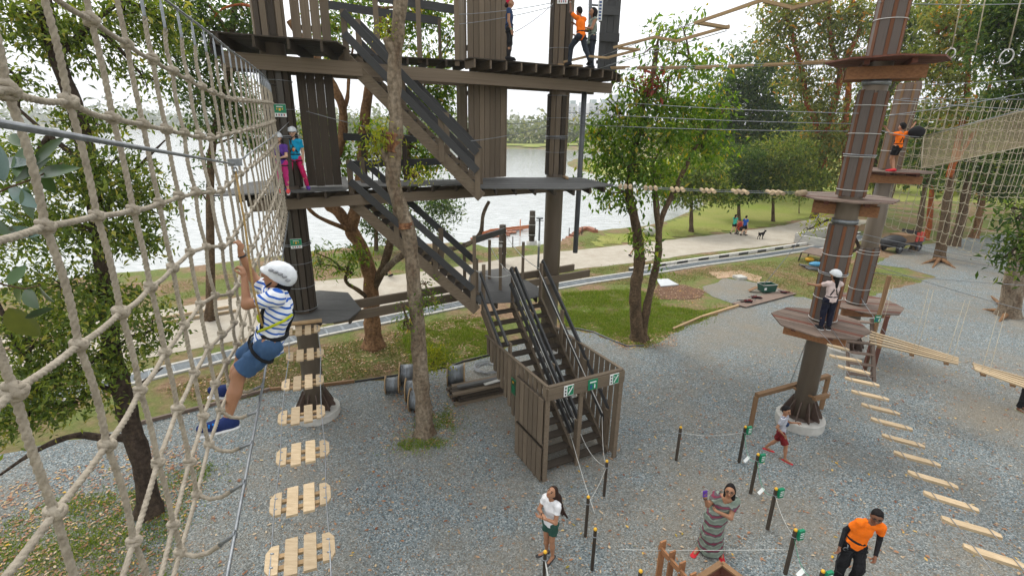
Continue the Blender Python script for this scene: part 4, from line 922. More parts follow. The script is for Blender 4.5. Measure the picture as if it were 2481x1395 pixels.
# zigzag plank path overhead
zz = empty('zigzag_bridge', aY(1600, 95, 12), 'overhead zigzag walkway of long tan planks hanging on cables against the sky', 'rope bridge')
zpts = [((1352, 157), (1412, 160), 15.6), ((1366, 151), (1428, 136), 15.0), ((1428, 137), (1475, 141), 14.2), ((1470, 141), (1550, 120), 13.4), ((1486, 116), (1588, 90), 12.6), ((1548, 121), (1500, 117), 12.9), ((1586, 90), (1640, 100), 11.7), ((1636, 101), (1767, 64), 10.9), ((1764, 68), (1686, 55), 10.4), ((1682, 57), (1862, -4), 9.9), ((1850, 3), (1930, 22), 9.3), ((1915, 22), (2040, -12), 8.8)]
for a, b_, Y in zpts: plank('zigzag_plank', aY(*a, Y+0.12), aY(*b_, Y-0.12), 0.10, 0.05, 'pine_side', zz)
for (a, Ya), (b_, Yb) in ((((1440, 143), 15), ((2000, -60), 8.6)), (((1470, 160), 15.2), ((1640, 100), 11.6)), (((1440, 170), 15.5), ((1760, 75), 10.6))): MB().tube([aY(*a, Ya), aY(*b_, Yb)], 0.008, 6).build('bridge_cable', 'cable', zz)
# round log steps between tower and rust clad pole (middle level) and thin plank steps (upper level)
sb = empty('disc_bridge', aY(1700, 455, 14), 'row of small cut log steps on cables between tower and rust clad pole', 'rope bridge')
e0 = aZ(1475, 449, Z2+0.02); e1 = V((PD.x-0.6, PD.y+0.75, Z2+0.03)); wv_ = (e1-e0).cross(V((0, 0, 1))).normalized()
sg_ = lambda t: e0.lerp(e1, t)-V((0, 0, 0.04*4*t*(1-t)))
for tk_ in (0.09, 0.225, 0.365, 0.52, 0.68, 0.85):
    c = sg_(tk_)
    for j in (-1, 0, 1):
        q = c+V(((e1-e0).normalized()))*0.13*j; MB().cyl(q-wv_*0.25, q+wv_*0.25, 0.048, 10, smooth=False).build('log_step', 'pine', sb)
for s in (-.18, .18): MB().tube([sg_(t/16)+wv_*s for t in range(17)], 0.008, 6).build('bridge_cable', 'cable', sb)
tag(MB().cyl(aZ(1936, 478, Z2)+V((0, .1, .08)), aZ(1936, 478, Z2)+V((.28, 0.28, .08)), 0.07, 12).build('log_end', 'pine', pd))
MB().cyl(aZ(1374, 436, Z2)+V((0, 0, .05)), aZ(1366, 432, Z2)+V((0, 0, .05)), 0.05, 10).build('log_stub', 'pine_side', tower)
tb = empty('plank_step_bridge', aY(1740, 155, 15), 'row of thin tan plank steps on cables high up against the tree crowns', 'rope bridge')
f0, f1 = aY(1490, 163, 16.0), aY(2010, 148, 12.4)
for k in range(7):
    t = 0.03+k*0.155; c = f0.lerp(f1, t)-V((0, 0, 0.05*4*t*(1-t))); u = (f1-f0).normalized(); plank('step_plank', c-u*0.30, c+u*0.30, 0.09, 0.045, 'pine_side', tb)
    plank('step_plank', c-u*0.22+V((0.0, 0.25, -0.01)), c+u*0.22+V((0, 0.25, -0.01)), 0.09, 0.045, 'pine_side', tb)
for dz in (0.0, 0.06): MB().tube([f0+V((0, .2, -dz)), f1+V((0, .2, -dz))], 0.007, 6).build('bridge_cable', 'cable', tb)
# loose cables between the poles
CB = [((1372, 272), 16.1, (2065, 300), 11.6, 'long steel cable from tower post to rust clad pole above the middle platform'),
      ((1480, 246), 16.5, (2080, 275), 11.5, 'upper steel cable crossing the green crowns towards the rust clad pole'),
      ((1372, 300), 16.0, (2055, 318), 11.6, 'lowest steel cable crossing the crowns towards the rust clad pole'),
      ((2120, 312), 11.5, (2240, 332), 16.3, 'short cable between the two platform poles at the height of the orange shirt'),
      ((2110, 236), 11.6, (2560, 268), 17, 'cable running right from the rust clad pole above the tan mesh'),
      ((2115, 285), 11.6, (2560, 210), 14, 'cable rising to the right edge behind the orange shirted climber'),
      ((2195, 206), 16.4, (2560, 186), 15, 'top cable running right from the head of the rear pole'),
      ((2130, 6), 11.7, (2560, 6), 13, 'highest thin cable at the top right edge of the picture'),
      ((2112, 660), 16.2, (2560, 695), 14.5, 'cable above the gravel running right from the rear pole'),
      ((2110, 640), 16.2, (2560, 772), 13.0, 'dark cable that carries the ropes of the slatted walkway'),
      ((2060, 560), 16.2, (2560, 660), 13, 'thin cable passing in front of the parked red cart'),
      ((2060, 575), 16.2, (2560, 672), 13, 'thin cable just below the one crossing the red cart'),
      ((2085, 720), 16.2, (2180, 850), 13.9, 'bright cable slanting down from the rear pole to the slatted walkway'),
      ((742, 270), 12.0, (1055, 340), 12.9, 'thin line from the post behind the girls towards the stairs'),
      ((1222, 300), 16.0, (1330, 290), 15.9, 'thin cable between the plank wall and the middle post'),
      ((1140, 342), 12.6, (1330, 305), 15.8, 'slack cable from the stair post to the middle tower post'),
      ((1100, 36), 14.2, (1335, 8), 15.7, 'cable behind the woman with the red headscarf'),
      ((1105, 60), 14.3, (1340, 16), 15.7, 'second cable behind the woman with the red headscarf'),
      ((1248, 78), 14.2, (1340, 10), 15.6, 'lanyard rising from the harness of the woman with the red headscarf'),
      ((2035, 560), 11.2, (1845, 850), 9.5, 'thin guy line dropping from the rust clad pole towards the gravel') if False else ((1985, 520), 16.0, (1850, 690), 16.0, 'thin guy wire slanting to the small concrete block')]
for a, Ya, b_, Yb, lab in CB: cable(aY(*a, Ya), aY(*b_, Yb), 0.0095, 0.05, label=lab)
cable(V((PD.x-.35, PD.y-.2, Z1-.1)), aZ(1909, 950, 0)+V((0, 0, .2)), 0.008, 0, label='thin guy line beside the grey pole with a black tensioner')
cable(aZ(1400, 1135, 0)+V((-.25, .8, .9)), aZ(1440, 1240, 0.1), 0.007, 0.08, label='white line running from the stair enclosure to the ground', m='cable_white')
# ============================================================ NET AND MESH ON THE RIGHT
nr = empty('rope_net', aY(2350, 400, 16), 'hanging pale rope net filling the right side beyond the platform poles', 'climbing net')
YN = 16.2
def rn(px, py): return aY(px, py, YN)
t0, t1 = rn(2222, 240), rn(2600, 242); bz0 = rn(2150, 545).z; wN = (t1-t0).length; ncol = 18; stp = wN/ncol; nrow = 14
def rnp(i, j, layer=0):
    x = t0.x+(t1.x-t0.x)*i/ncol; tt = j/nrow; zb = bz0-0.95*min(1, i/13)*tt
    z = t0.z+(zb-t0.z)*tt; dx = 0.12*math.sin(tt*3.1)*(-1 if i == 0 else 0.15) if layer == 0 else 0
    return V((x+dx+(0.10 if layer else 0), YN+(0.75+0.04*math.sin(j*.6) if layer else 0.1*math.sin(i*.7)*tt), z+(0.06 if layer else 0)))
for layer in (0, 1):
    for i in range(ncol+1):
        pts = []
        J = nrow if layer == 0 else 9
        for j in range(J+1): pts.append(rnp(i, j, layer)+V((random.uniform(-.015, .015), 0, 0)))
        MB().tube(pts, 0.0085, 5, caps=False).build('vertical_rope', 'rope_thin', nr)
    for j in (range(1, nrow+1) if layer == 0 else (3, 6, 9)):
        pts = []
        for i in range(ncol):
            a, b_ = rnp(i, j, layer), rnp(i+1, j, layer); s_ = random.uniform(0.03, 0.06)
            for k in range(5): t = k/5; pts.append(a.lerp(b_, t)-V((0, 0, s_*4*t*(1-t))))
        pts.append(rnp(ncol, j, layer)); MB().tube(pts, 0.0095, 5, caps=False).build('cross_rope', 'rope_thin', nr)
MB().tube([t0-V((0.5, 0, 0)), t1], 0.012, 6).build('top_cable', 'cable', nr)
kn = MB(); kn.ring((0, 0, 0), 0.014, 0.012, (0.3, 0.2, 1), 8, seg2=5); knm = kn.mesh('knot', 'rope_thin')
for i in range(0, 13):
    for j in range(1, nrow+1): link('knot', knm, nr, Matrix.Translation(rnp(i, j, 0)) @ Matrix.Scale(1.0, 4))
# tan fine mesh hammock
hm = empty('mesh_hammock', aY(2350, 360, 15), 'tan fine mesh hammock slung between cables inside the rope net', 'mesh net')
q0, q1, q2, q3 = aY(2238, 332, 16.0), aY(2600, 238, 14.2), aY(2600, 330, 13.6), aY(2232, 408, 15.4)
hb = MB(); NU, NV = 120, 30
def hp(u, v): return q0.lerp(q1, u).lerp(q3.lerp(q2, u), v)-V((0, 0, 0.12*4*v*(1-v)+0.04*math.sin(u*9)))
def rib(a_, b_, w_):
    return
vs, fs = [], []
for iu in range(NU+1):
    for s in (-1, 1):
        for iv in range(9): p = hp(iu/NU, iv/8); vs.append(tuple(p+V((0.0045*s, 0, 0))))
    base = iu*18
    for iv in range(8): fs.append((base+iv, base+iv+1, base+9+iv+1, base+9+iv))
off = len(vs)
for jv in range(NV+1):
    for s in (-1, 1):
        for iu in range(21): p = hp(iu/20, jv/NV); vs.append(tuple(p+V((0, 0, 0.0045*s))))
    base = off+jv*42
    for iu in range(20): fs.append((base+iu, base+iu+1, base+21+iu+1, base+21+iu))
W = Matrix.Identity(4); me = bpy.data.meshes.new('mesh_web'); me.from_pydata(vs, [], fs); me.materials.append(M['mesh_tan']); me.update(); o = link('mesh_web', me, hm, W); o['kind'] = 'stuff'
for a, b_ in ((q0, q1), (q3, q2), (q0, q3)): MB().tube([a, b_], 0.015, 6).build('edge_rope', 'rope_thin', hm)
for d_ in (0.05,): MB().tube([q0+V((0, -.05, d_)), q1+V((0, -.05, d_))], 0.012, 6).build('edge_cable', 'cable', hm)
# hanging rings
for i, (px, pt, pb_, Y, rx, lab) in enumerate((((2330, 0), -120, 120, 11.0, 0.10, 'left of the three hanging ropes with a ring, partly turned edge on'), ((2360, 0), -120, 95, 12.0, 0.0, ''), ((2442, 0), -120, 118, 10.0, 0.115, ''))):
    pass
for lab, top, bot, Y, rr_, ax in (('rope with a ring seen edge on, hanging left at the top right corner', (2342, -60), (2306, 118), 11.5, 0.1, (1, 0.2, 0)), ('plain pale rope hanging between the two ring ropes', (2398, -60), (2362, 130), 12.0, 0, None), ('rope ending in a round open ring near the right edge', (2488, -60), (2444, 120), 10.5, 0.13, (0, 1, 0.1))):
    t_ = aY(*top, Y); b_ = aY(*bot, Y); e = empty('ring_rope', b_, lab, 'hanging rope', 'ropes hanging at the top right'); MB().tube([t_, b_], 0.012, 6).build('rope', 'rope_thin', e)
    if rr_: MB().ring(b_-V((0, 0, rr_)), rr_, 0.012, ax, 20).build('ring', 'cable_white', e)
# ============================================================ TREES
from mathutils import noise as mnoise
def barkmat(name, c1, c2, c3, scale=5, bump=0.9, moss=None):
    m, n, l, b, out = newmat(name); b.inputs['Roughness'].default_value = 0.92; b.inputs['Specular IOR Level'].default_value = 0.15
    g = n.new('ShaderNodeNewGeometry'); mp = n.new('ShaderNodeMapping'); mp.inputs['Scale'].default_value = (1, 1, 0.35); l.new(g.outputs['Position'], mp.inputs[0])
    t = n.new('ShaderNodeTexNoise'); t.inputs['Scale'].default_value = scale; t.inputs['Detail'].default_value = 10; t.inputs['Roughness'].default_value = 0.75; l.new(mp.outputs[0], t.inputs['Vector'])
    cr = ramp(n, l, t.outputs['Fac'], [(0.3, c3), (0.47, c2), (0.62, c1), (0.78, tuple(v*1.35 for v in c1))])
    t2 = n.new('ShaderNodeTexNoise'); t2.inputs['Scale'].default_value = 14; t2.inputs['Detail'].default_value = 6; l.new(g.outputs['Position'], t2.inputs['Vector'])
    r2 = ramp(n, l, t2.outputs['Fac'], [(0.35, (0.55, 0.55, 0.55)), (0.6, (1.1, 1.1, 1.1))]); mm = n.new('ShaderNodeMix'); mm.data_type = 'RGBA'; mm.blend_type = 'MULTIPLY'; mm.inputs[0].default_value = 0.9
    l.new(cr.outputs[0], mm.inputs[6]); l.new(r2.outputs[0], mm.inputs[7]); l.new(mm.outputs[2], b.inputs['Base Color'])
    bp = n.new('ShaderNodeBump'); bp.inputs['Strength'].default_value = bump; bp.inputs['Distance'].default_value = 0.03; l.new(t2.outputs['Fac'], bp.inputs['Height']); l.new(bp.outputs[0], b.inputs['Normal'])
    M[name] = m
barkmat('bark_dark', (0.085, 0.062, 0.045), (0.055, 0.04, 0.03), (0.03, 0.022, 0.017))
barkmat('bark_grey', (0.30, 0.245, 0.18), (0.19, 0.145, 0.10), (0.09, 0.05, 0.03), 3.2)
barkmat('bark_orange', (0.30, 0.17, 0.085), (0.20, 0.11, 0.055), (0.10, 0.055, 0.03), 4)
barkmat('bark_red', (0.46, 0.13, 0.03), (0.30, 0.085, 0.03), (0.14, 0.05, 0.025), 3)
barkmat('bark_brown', (0.17, 0.115, 0.07), (0.11, 0.075, 0.045), (0.055, 0.038, 0.025), 5)
barkmat('bark_wound', (0.30, 0.15, 0.075), (0.18, 0.085, 0.045), (0.05, 0.03, 0.02), 7)
L_ = lambda nm, st, *a: leafmat(nm, [(p, (c[0]*1.22, c[1]*1.08, c[2]*0.9)) for p, c in st], *a)
M['leaf_mid'] = L_('leaf_mid', [(0, (0.046, 0.085, 0.019)), (0.45, (0.093, 0.155, 0.028)), (0.85, (0.186, 0.256, 0.046)), (1, (0.310, 0.310, 0.078))])
M['leaf_dark'] = L_('leaf_dark', [(0, (0.024, 0.057, 0.016)), (0.5, (0.047, 0.095, 0.023)), (0.9, (0.101, 0.162, 0.041)), (1, (0.176, 0.216, 0.054))], 0.5)
M['leaf_bright'] = L_('leaf_bright', [(0, (0.041, 0.095, 0.016)), (0.5, (0.095, 0.189, 0.027)), (0.9, (0.189, 0.290, 0.041)), (1, (0.378, 0.297, 0.068))], 0.5)
M['leaf_yellow'] = L_('leaf_yellow', [(0, (0.12, 0.19, 0.02)), (0.6, (0.24, 0.30, 0.03)), (1, (0.36, 0.36, 0.04))], 0.4)
M['leaf_olive'] = L_('leaf_olive', [(0, (0.060, 0.090, 0.022)), (0.5, (0.128, 0.173, 0.045)), (0.9, (0.225, 0.255, 0.075)), (1, (0.450, 0.195, 0.045))], 0.5)
M['leaf_red'] = L_('leaf_red', [(0, (0.10, 0.03, 0.03)), (1, (0.24, 0.07, 0.05))], 0.4)
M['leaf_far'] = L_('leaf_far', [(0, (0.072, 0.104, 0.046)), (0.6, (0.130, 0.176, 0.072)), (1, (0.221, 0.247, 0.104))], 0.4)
def crom(P, k):
    out_ = []
    for i in range(len(P)-1):
        p0 = P[max(i-1, 0)]; p1 = P[i]; p2 = P[i+1]; p3 = P[min(i+2, len(P)-1)]
        for j in range(k):
            t = j/k; out_.append(0.5*((2*p1)+(p2-p0)*t+(2*p0-5*p1+4*p2-p3)*t*t+(3*p1-p0-3*p2+p3)*t**3))
    out_.append(P[-1]); return out_
def stem(name, pts, r0, r1, bark, parent, flare=0.0, seg=14, k=5, lump=0.10, mid=None):
    Q = crom([V(p) for p in pts], k); n = len(Q); tot = sum((Q[i+1]-Q[i]).length for i in range(n-1)); s = 0; rr = []
    for i in range(n):
        t = s/tot; r = r0+(r1-r0)*t; rr.append(r*(1+flare*math.exp(-s/0.28))*(1+0.05*math.sin(i*1.7)))
        if i < n-1: s += (Q[i+1]-Q[i]).length
    b = MB(); b.tube(Q, rr, seg); vs = []
    for idx, p in enumerate(b.v):
        p = V(p); ring_ = min(idx//seg, n-1); c = Q[ring_]; d = p-c; a = idx % seg
        f = 1+lump*mnoise.noise(p*3.1+V((7, 3, 1)))*2+lump*0.6*mnoise.noise(p*9.0)
        if flare: f += flare*0.35*math.exp(-ring_/max(1, k*0.8))*math.cos(a/seg*2*math.pi*5)
        vs.append(tuple(c+d*f))
    b.v = vs; return b.build(name, bark, parent)
def leaves_np(cent, L, rng, droop=0.5, wr=0.42, outc=None):
    N = len(cent); d = rng.normal(size=(N, 3)); d[:, 2] -= droop
    if outc is not None: d += outc*0.8
    d /= np.linalg.norm(d, axis=1)[:, None]; up = rng.normal(size=(N, 3))*0.6; up[:, 2] += 1
    s = np.cross(d, up); s /= (np.linalg.norm(s, axis=1)[:, None]+1e-9); nn = np.cross(s, d)
    Ls = L*rng.uniform(0.5, 1.45, N)[:, None]; W_ = Ls*wr*0.5
    v = np.empty((N*4, 3)); v[0::4] = cent-d*Ls*0.5; v[1::4] = cent+s*W_+nn*Ls*0.08; v[2::4] = cent+d*Ls*0.5-nn*Ls*0.1; v[3::4] = cent-s*W_+nn*Ls*0.08
    f = np.arange(N*4).reshape(N, 4); return v, f
def crown_pts(c, r3, nclump, per, cr_, rng):
    u = rng.normal(size=(nclump, 3)); u /= np.linalg.norm(u, axis=1)[:, None]; rad = rng.random(nclump)**0.42
    C_ = np.array(c)+u*rad[:, None]*np.array(r3)
    cnt = rng.integers(max(2, per//3), int(per*1.7)+1, nclump); idx = np.repeat(np.arange(nclump), cnt)
    P_ = C_[idx]+rng.normal(size=(len(idx), 3))*cr_*np.array([1, 1, 0.75]); return P_, C_, (P_-C_[idx])/max(cr_, 1e-6)*0.5
def crown(parent, clusters, L, matn, seed=1, per=14, dens=1.0, droop=0.5, wr=0.42, name='crown', twigs=True, bark='bark_brown', stems=(), cr_=None):
    rng = np.random.default_rng(seed); A = []; O = []; tw = MB()
    for cl_ in clusters:
        px, py, Y, rx, ry = cl_[:5]; dn = cl_[5] if len(cl_) > 5 else 1.0
        c = aY(px, py, Y); zc = pr(c)[2]; k = zc/FPX; r3 = (rx*k, max(rx, ry)*k*0.8, ry*k)
        lp = (L/k)**2*wr*0.25+1e-6; n = int(dn*dens*1.9*math.pi*rx*ry/lp); nc = max(2, n//per)
        P_, C_, o_ = crown_pts(c, r3, nc, per, cr_ or L*1.3, rng); A.append(P_); O.append(o_)
        if twigs:
            best = min((p for st in stems for p in st), key=lambda p: (V(p)-c).length, default=None)
            if best is not None and (V(best)-c).length > 0.3: b0 = V(best); md = b0.lerp(c, 0.5)+V((0, 0, 0.1*(c-b0).length)); tw.tube([b0, md, c], [0.045, 0.03, 0.016], 6, caps=False)
            for q in C_[::max(1, nc//7)]: q = V(q); tw.tube([c, c.lerp(q, 0.5)+V((0, 0, 0.06)), q], [0.014, 0.010, 0.004], 4, caps=False)
    P_ = np.concatenate(A); O = np.concatenate(O); v, f = leaves_np(P_, L, rng, droop, wr, O)
    W = wm(parent); tr_ = np.array(W.translation); me = mesh_np(name, v-tr_, f, M[matn], tint=rng.random(len(f))); o = link(name, me, parent, W)
    if tw.v: t = tw.build('twigs', bark, parent); t['kind'] = 'stuff'
    return len(f)
def S(*ps): return [aY(x, y, Y) for x, y, Y in ps]
TT = 0
def tree(name, label, stems, clusters, L, leaf, bark, group=None, cat='tree', **k):
    global TT
    t = empty(name, stems[0][0][0], label, cat, group); pts = []
    for i, (P_, r0, r1, *rest) in enumerate(stems):
        stem('trunk' if i == 0 else 'limb', P_, r0, r1, rest[0] if rest else bark, t, flare=(0.55 if i == 0 else 0)); pts.append(P_)
    if clusters: TT += crown(t, clusters, L, leaf, stems=pts, bark=bark, **k)
    return t
# --- dark tree behind the net on the left
Y_ = 8.1
g_ = aZ(365, 1240)
tree('broadleaf_tree', 'dark trunked leafy tree directly behind the rope net at the left',
 [(([V((g_.x, g_.y, -0.1))]+S((350, 1140, Y_), (318, 1040, Y_), (292, 930, Y_), (270, 850, Y_), (262, 725, Y_), (240, 560, Y_), (212, 400, Y_), (186, 275, Y_), (138, 138, Y_), (105, 0, Y_), (90, -90, Y_))), 0.19, 0.09),
  (S((300, 960, Y_), (230, 930, 7.9), (150, 900, 7.7), (60, 870, 7.4)), 0.06, 0.02), (S((325, 1060, Y_), (250, 1060, 8.0), (180, 1055, 7.9), (90, 1090, 7.7), (0, 1150, 7.5)), 0.09, 0.02),
  (S((240, 560, Y_), (280, 470, 8.4), (340, 400, 8.6), (400, 340, 8.9)), 0.05, 0.015), (S((212, 400, Y_), (120, 330, 8.0), (40, 260, 7.9)), 0.05, 0.02), (S((300, 960, Y_), (340, 930, 8.3), (395, 890, 8.6)), 0.05, 0.015), (S((138, 138, Y_), (220, 60, 8.5), (300, 0, 8.8)), 0.05, 0.02)],
 [(60, 50, 8, 110, 90, .8), (190, 110, 8.5, 110, 70, .7), (300, 40, 9, 110, 60, .9), (400, 60, 9.4, 70, 70, .8), (350, 190, 9, 70, 50, .5), (50, 190, 8, 90, 60, .5), (230, 300, 8.5, 110, 45, .6), (80, 400, 8, 100, 70, .9), (250, 420, 8, 130, 65, 1), (330, 500, 8.3, 90, 70, 1), (110, 540, 8, 110, 60, .9), (250, 570, 7.8, 120, 50, .9), (360, 590, 8.4, 60, 40, .6),
  (150, 690, 7.7, 120, 50, .7), (250, 760, 7.6, 150, 60, .9), (370, 800, 8.2, 60, 50, .7), (90, 830, 7.5, 120, 70, .9), (220, 880, 7.6, 140, 55, .9), (90, 950, 7.3, 120, 55, 1), (60, 1020, 7.2, 110, 40, .9), (200, 970, 7.5, 90, 40, .6), (-80, 600, 8, 120, 400, .5)],
 0.105, 'leaf_mid', 'bark_dark', seed=11, per=13, dens=0.85)
# big leaves close by
nb = empty('leafy_branch', aY(40, 430, 2.3), 'twig with large glossy leaves close behind the net at the left edge', 'branch')
nb2 = aY(-120, 560, 2.2); MB().tube(S((-120, 520, 2.2), (20, 455, 2.3), (90, 430, 2.35), (150, 395, 2.5)), [0.006, 0.005, 0.004, 0.003], 6).build('twig', 'bark_brown', nb)
MB().tube(S((-120, 640, 2.2), (10, 690, 2.3), (60, 700, 2.35), (100, 690, 2.4)), [0.006, 0.005, 0.004, 0.003], 6).build('twig', 'bark_brown', nb)
M['leaf_big'] = mat('leaf_big', (0.055, 0.11, 0.025), (0.03, 0.07, 0.018), scale=8, rough=0.32, rnd=0.35); M['leaf_big_blue'] = mat('leaf_big_blue', (0.075, 0.14, 0.115), (0.05, 0.10, 0.08), scale=8, rough=0.25, rnd=0.25); M['leaf_big_olive'] = mat('leaf_big_olive', (0.13, 0.15, 0.02), (0.08, 0.10, 0.015), scale=8, rough=0.35, rnd=0.25)
def big_leaf(p, tip, wd, m_, parent, nrm=(0.2, -1, 0.5), name='leaf'):
    p = V(p); tip = V(tip); d = tip-p; L = d.length; d.normalize(); s = V(nrm).cross(d).normalized(); nn = d.cross(s); vs = []; fs = []
    prof = [(0, 0.02), (0.12, 0.55), (0.3, 0.92), (0.5, 1.0), (0.7, 0.82), (0.88, 0.42), (1.0, 0.0)]
    for t, wv2 in prof:
        c = p+d*L*t-nn*L*0.12*t*t
        vs += [c+s*wd*wv2+nn*wd*0.22*wv2, c+s*wd*wv2*.5+nn*wd*0.06*wv2, c, c-s*wd*wv2*.5+nn*wd*0.06*wv2, c-s*wd*wv2+nn*wd*0.22*wv2]
    for i in range(6):
        for j in range(4): a = i*5+j; fs.append((a, a+1, a+6, a+5))
    MB().add(vs, fs, 0, True).build(name, m_, parent)
for (x, y), (x2, y2), wd, m_ in (((20, 455), (85, 500), .035, 'leaf_big_blue'), ((-30, 470), (40, 545), .045, 'leaf_big_blue'), ((60, 450), (72, 530), .03, 'leaf_big'), ((30, 440), (110, 380), .03, 'leaf_big'), ((40, 430), (60, 340), .035, 'leaf_big'), ((10, 440), (-10, 350), .04, 'leaf_big_blue'), ((90, 425), (165, 400), .03, 'leaf_big'), ((80, 400), (140, 330), .028, 'leaf_big'), ((60, 355), (20, 320), .03, 'leaf_big'), ((100, 420), (130, 470), .03, 'leaf_big'), ((0, 400), (50, 385), .03, 'leaf_big_blue'), ((20, 690), (60, 640), .028, 'leaf_big'), ((60, 700), (85, 745), .035, 'leaf_big'), ((50, 700), (35, 735), .03, 'leaf_big'), ((95, 690), (115, 735), .022, 'leaf_big'), ((20, 745), (90, 820), .07, 'leaf_big_olive'), ((0, 850), (5, 920), .03, 'leaf_big_olive'), ((60, 770), (120, 745), .02, 'leaf_big'), ((-40, 520), (20, 570), .03, 'leaf_big'), ((60, 560), (95, 590), .02, 'leaf_big'), ((10, 560), (90, 565), .03, 'leaf_big_blue')):
    big_leaf(aY(x, y, 2.3+random.uniform(-.1, .15)), aY(x2, y2, 2.3+random.uniform(-.1, .15)), wd, m_, nb, (random.uniform(-.4, .4), -1, random.uniform(0.1, .8)))
# --- tree behind the net and the upper left deck
Y_ = 17.5; g_ = aZ(560, 800)
tree('broadleaf_tree', 'tall dark green tree seen through the far part of the rope net',
 [([V((-12.2, 18.5, -0.1))]+S((510, 500, 18.5), (515, 350, 18.4), (545, 230, 18), (560, 100, 17.8), (570, 0, 17.5)), 0.17, 0.09, 'bark_brown'), (S((560, 100, 17.6), (520, 30, 17.4), (470, -20, 17)), 0.08, 0.03, 'bark_orange'), (S((640, 30, 16.5), (590, 12, 16.8), (540, 22, 17), (505, 60, 17.2)), 0.05, 0.02, 'bark_red')],
 [(440, 30, 17, 60, 60, .9), (520, 60, 17.5, 70, 50, .8), (600, 40, 17.5, 50, 50, .7), (430, 150, 17.5, 50, 60, .6), (520, 140, 18, 60, 40, .7), (480, 230, 18, 60, 40, .9), (560, 230, 18, 60, 40, .9), (600, 280, 18.4, 50, 35, .9), (540, 300, 18.4, 50, 30, .8), (620, 130, 18, 40, 40, .5), (470, 310, 18.2, 35, 25, .5), (620, 340, 18.5, 40, 30, .7), (500, 385, 18.6, 40, 30, .25), (480, 460, 18.6, 35, 25, .2)], 0.17, 'leaf_dark', 'bark_brown', seed=12, per=12, dens=1.1)
# --- orange barked tree growing through the tower
g_ = aZ(905, 840)
tree('forked_tree', 'orange brown forked tree growing through the tower beside the low beams',
 [([V((g_.x, g_.y, -.1))]+S((902, 780, 16.37), (899, 725, 16.35), (895, 660, 16.3), (872, 592, 16.3), (851, 553, 16.3), (866, 495, 16.4), (878, 400, 16.5), (883, 299, 16.6), (892, 228, 16.7), (905, 130, 16.8), (930, 20, 17)), 0.30, 0.10, 'bark_orange'),
  (S((856, 560, 16.3), (820, 515, 16.2), (793, 488, 16.2), (800, 420, 16.2), (826, 345, 16.2), (832, 299, 16.2), (829, 258, 16.1), (816, 226, 16), (799, 193, 16), (770, 150, 15.9), (700, 50, 15.6)), 0.19, 0.09, 'bark_orange'),
  (S((832, 270, 16.1), (842, 235, 16.2), (846, 178, 16.3), (856, 110, 16.4)), 0.07, 0.03, 'bark_orange'),
  (S((900, 710, 16.35), (926, 655, 16.2), (942, 600, 16.1), (957, 540, 16.3), (985, 440, 16.6), (990, 350, 16.8), (1010, 250, 17)), 0.16, 0.07, 'bark_brown'),
  (S((925, 662, 16.2), (978, 617, 15.8), (1040, 614, 15.6), (1082, 606, 15.6), (1137, 590, 15.4), (1164, 563, 15.3), (1171, 519, 15.2), (1185, 488, 15.2)), 0.13, 0.05, 'bark_grey'),
  (S((856, 560, 16.3), (834, 552, 16.0), (772, 526, 15.6), (738, 495, 15.3)), 0.09, 0.05, 'bark_orange'),
  (S((900, 728, 16.3), (866, 702, 15.9), (841, 686, 15.7), (838, 668, 15.6), (852, 660, 15.5)), 0.08, 0.05, 'bark_brown'),
  (S((760, 430, 16.2), (780, 400, 16.2), (826, 395, 16.2)), 0.07, 0.06, 'bark_orange')],
 [(1000, 250, 17, 60, 50, .8), (960, 90, 17, 70, 45, .7), (1050, 40, 17, 60, 40, .8), (1090, 100, 17, 30, 30, .6), (1040, 160, 17.2, 60, 45, .8), (1060, 250, 17, 45, 40, .9), (1080, 210, 17.2, 30, 30, .6), (760, 310, 16.6, 30, 55, .9), (800, 370, 16.6, 50, 50, .8), (960, 370, 17, 60, 40, .9), (1040, 390, 17, 45, 35, 1), (1060, 300, 17, 40, 25, .7), (900, 330, 17, 45, 40, .8), (880, 20, 17, 50, 30, .8), (800, 60, 16.6, 45, 60, .9), (790, 120, 16.4, 20, 40, .6), (1000, 420, 17, 50, 25, .8), (1000, 30, 17, 60, 30, .8), (820, 430, 16.8, 40, 25, .8), (870, 385, 16.8, 40, 25, .8)],
 0.16, 'leaf_bright', 'bark_orange', seed=13, per=12, dens=0.95)
tg = empty('leaf_sprout', aY(850, 650, 15.5), 'fresh green sprout of narrow leaves on the stubby limb below the stairs', 'foliage')
crown(tg, [(855, 618, 15.6, 32, 26, 1.1), (840, 650, 15.5, 18, 20, .6), (775, 640, 15.2, 28, 30, .7), (765, 612, 15.2, 20, 12, .5)], 0.19, 'leaf_bright', seed=5, per=8, wr=0.22, dens=0.9, stems=[S((840, 660, 15.6))], bark='bark_brown')
# small dark tree on the lake bank
g_ = aZ(911, 618, -0.3)
tree('small_tree', 'small dark tree on the lake bank behind the front trunk',
 [([V((g_.x, g_.y, -0.6))]+S((911, 560, g_.y), (912, 490, g_.y), (930, 430, g_.y)), 0.14, 0.08)],
 [(905, 540, g_.y, 32, 28, 1), (960, 520, g_.y, 40, 40, 1), (890, 500, g_.y, 30, 28, .7), (985, 560, g_.y, 35, 25, .8), (1050, 500, g_.y, 40, 35, .7), (1060, 545, g_.y-1, 40, 25, .6), (935, 590, g_.y, 20, 14, .5), (1080, 490, g_.y, 40, 25, .5), (1100, 520, g_.y, 25, 20, .3)], 0.22, 'leaf_dark', 'bark_brown', seed=14, per=9, dens=0.9)
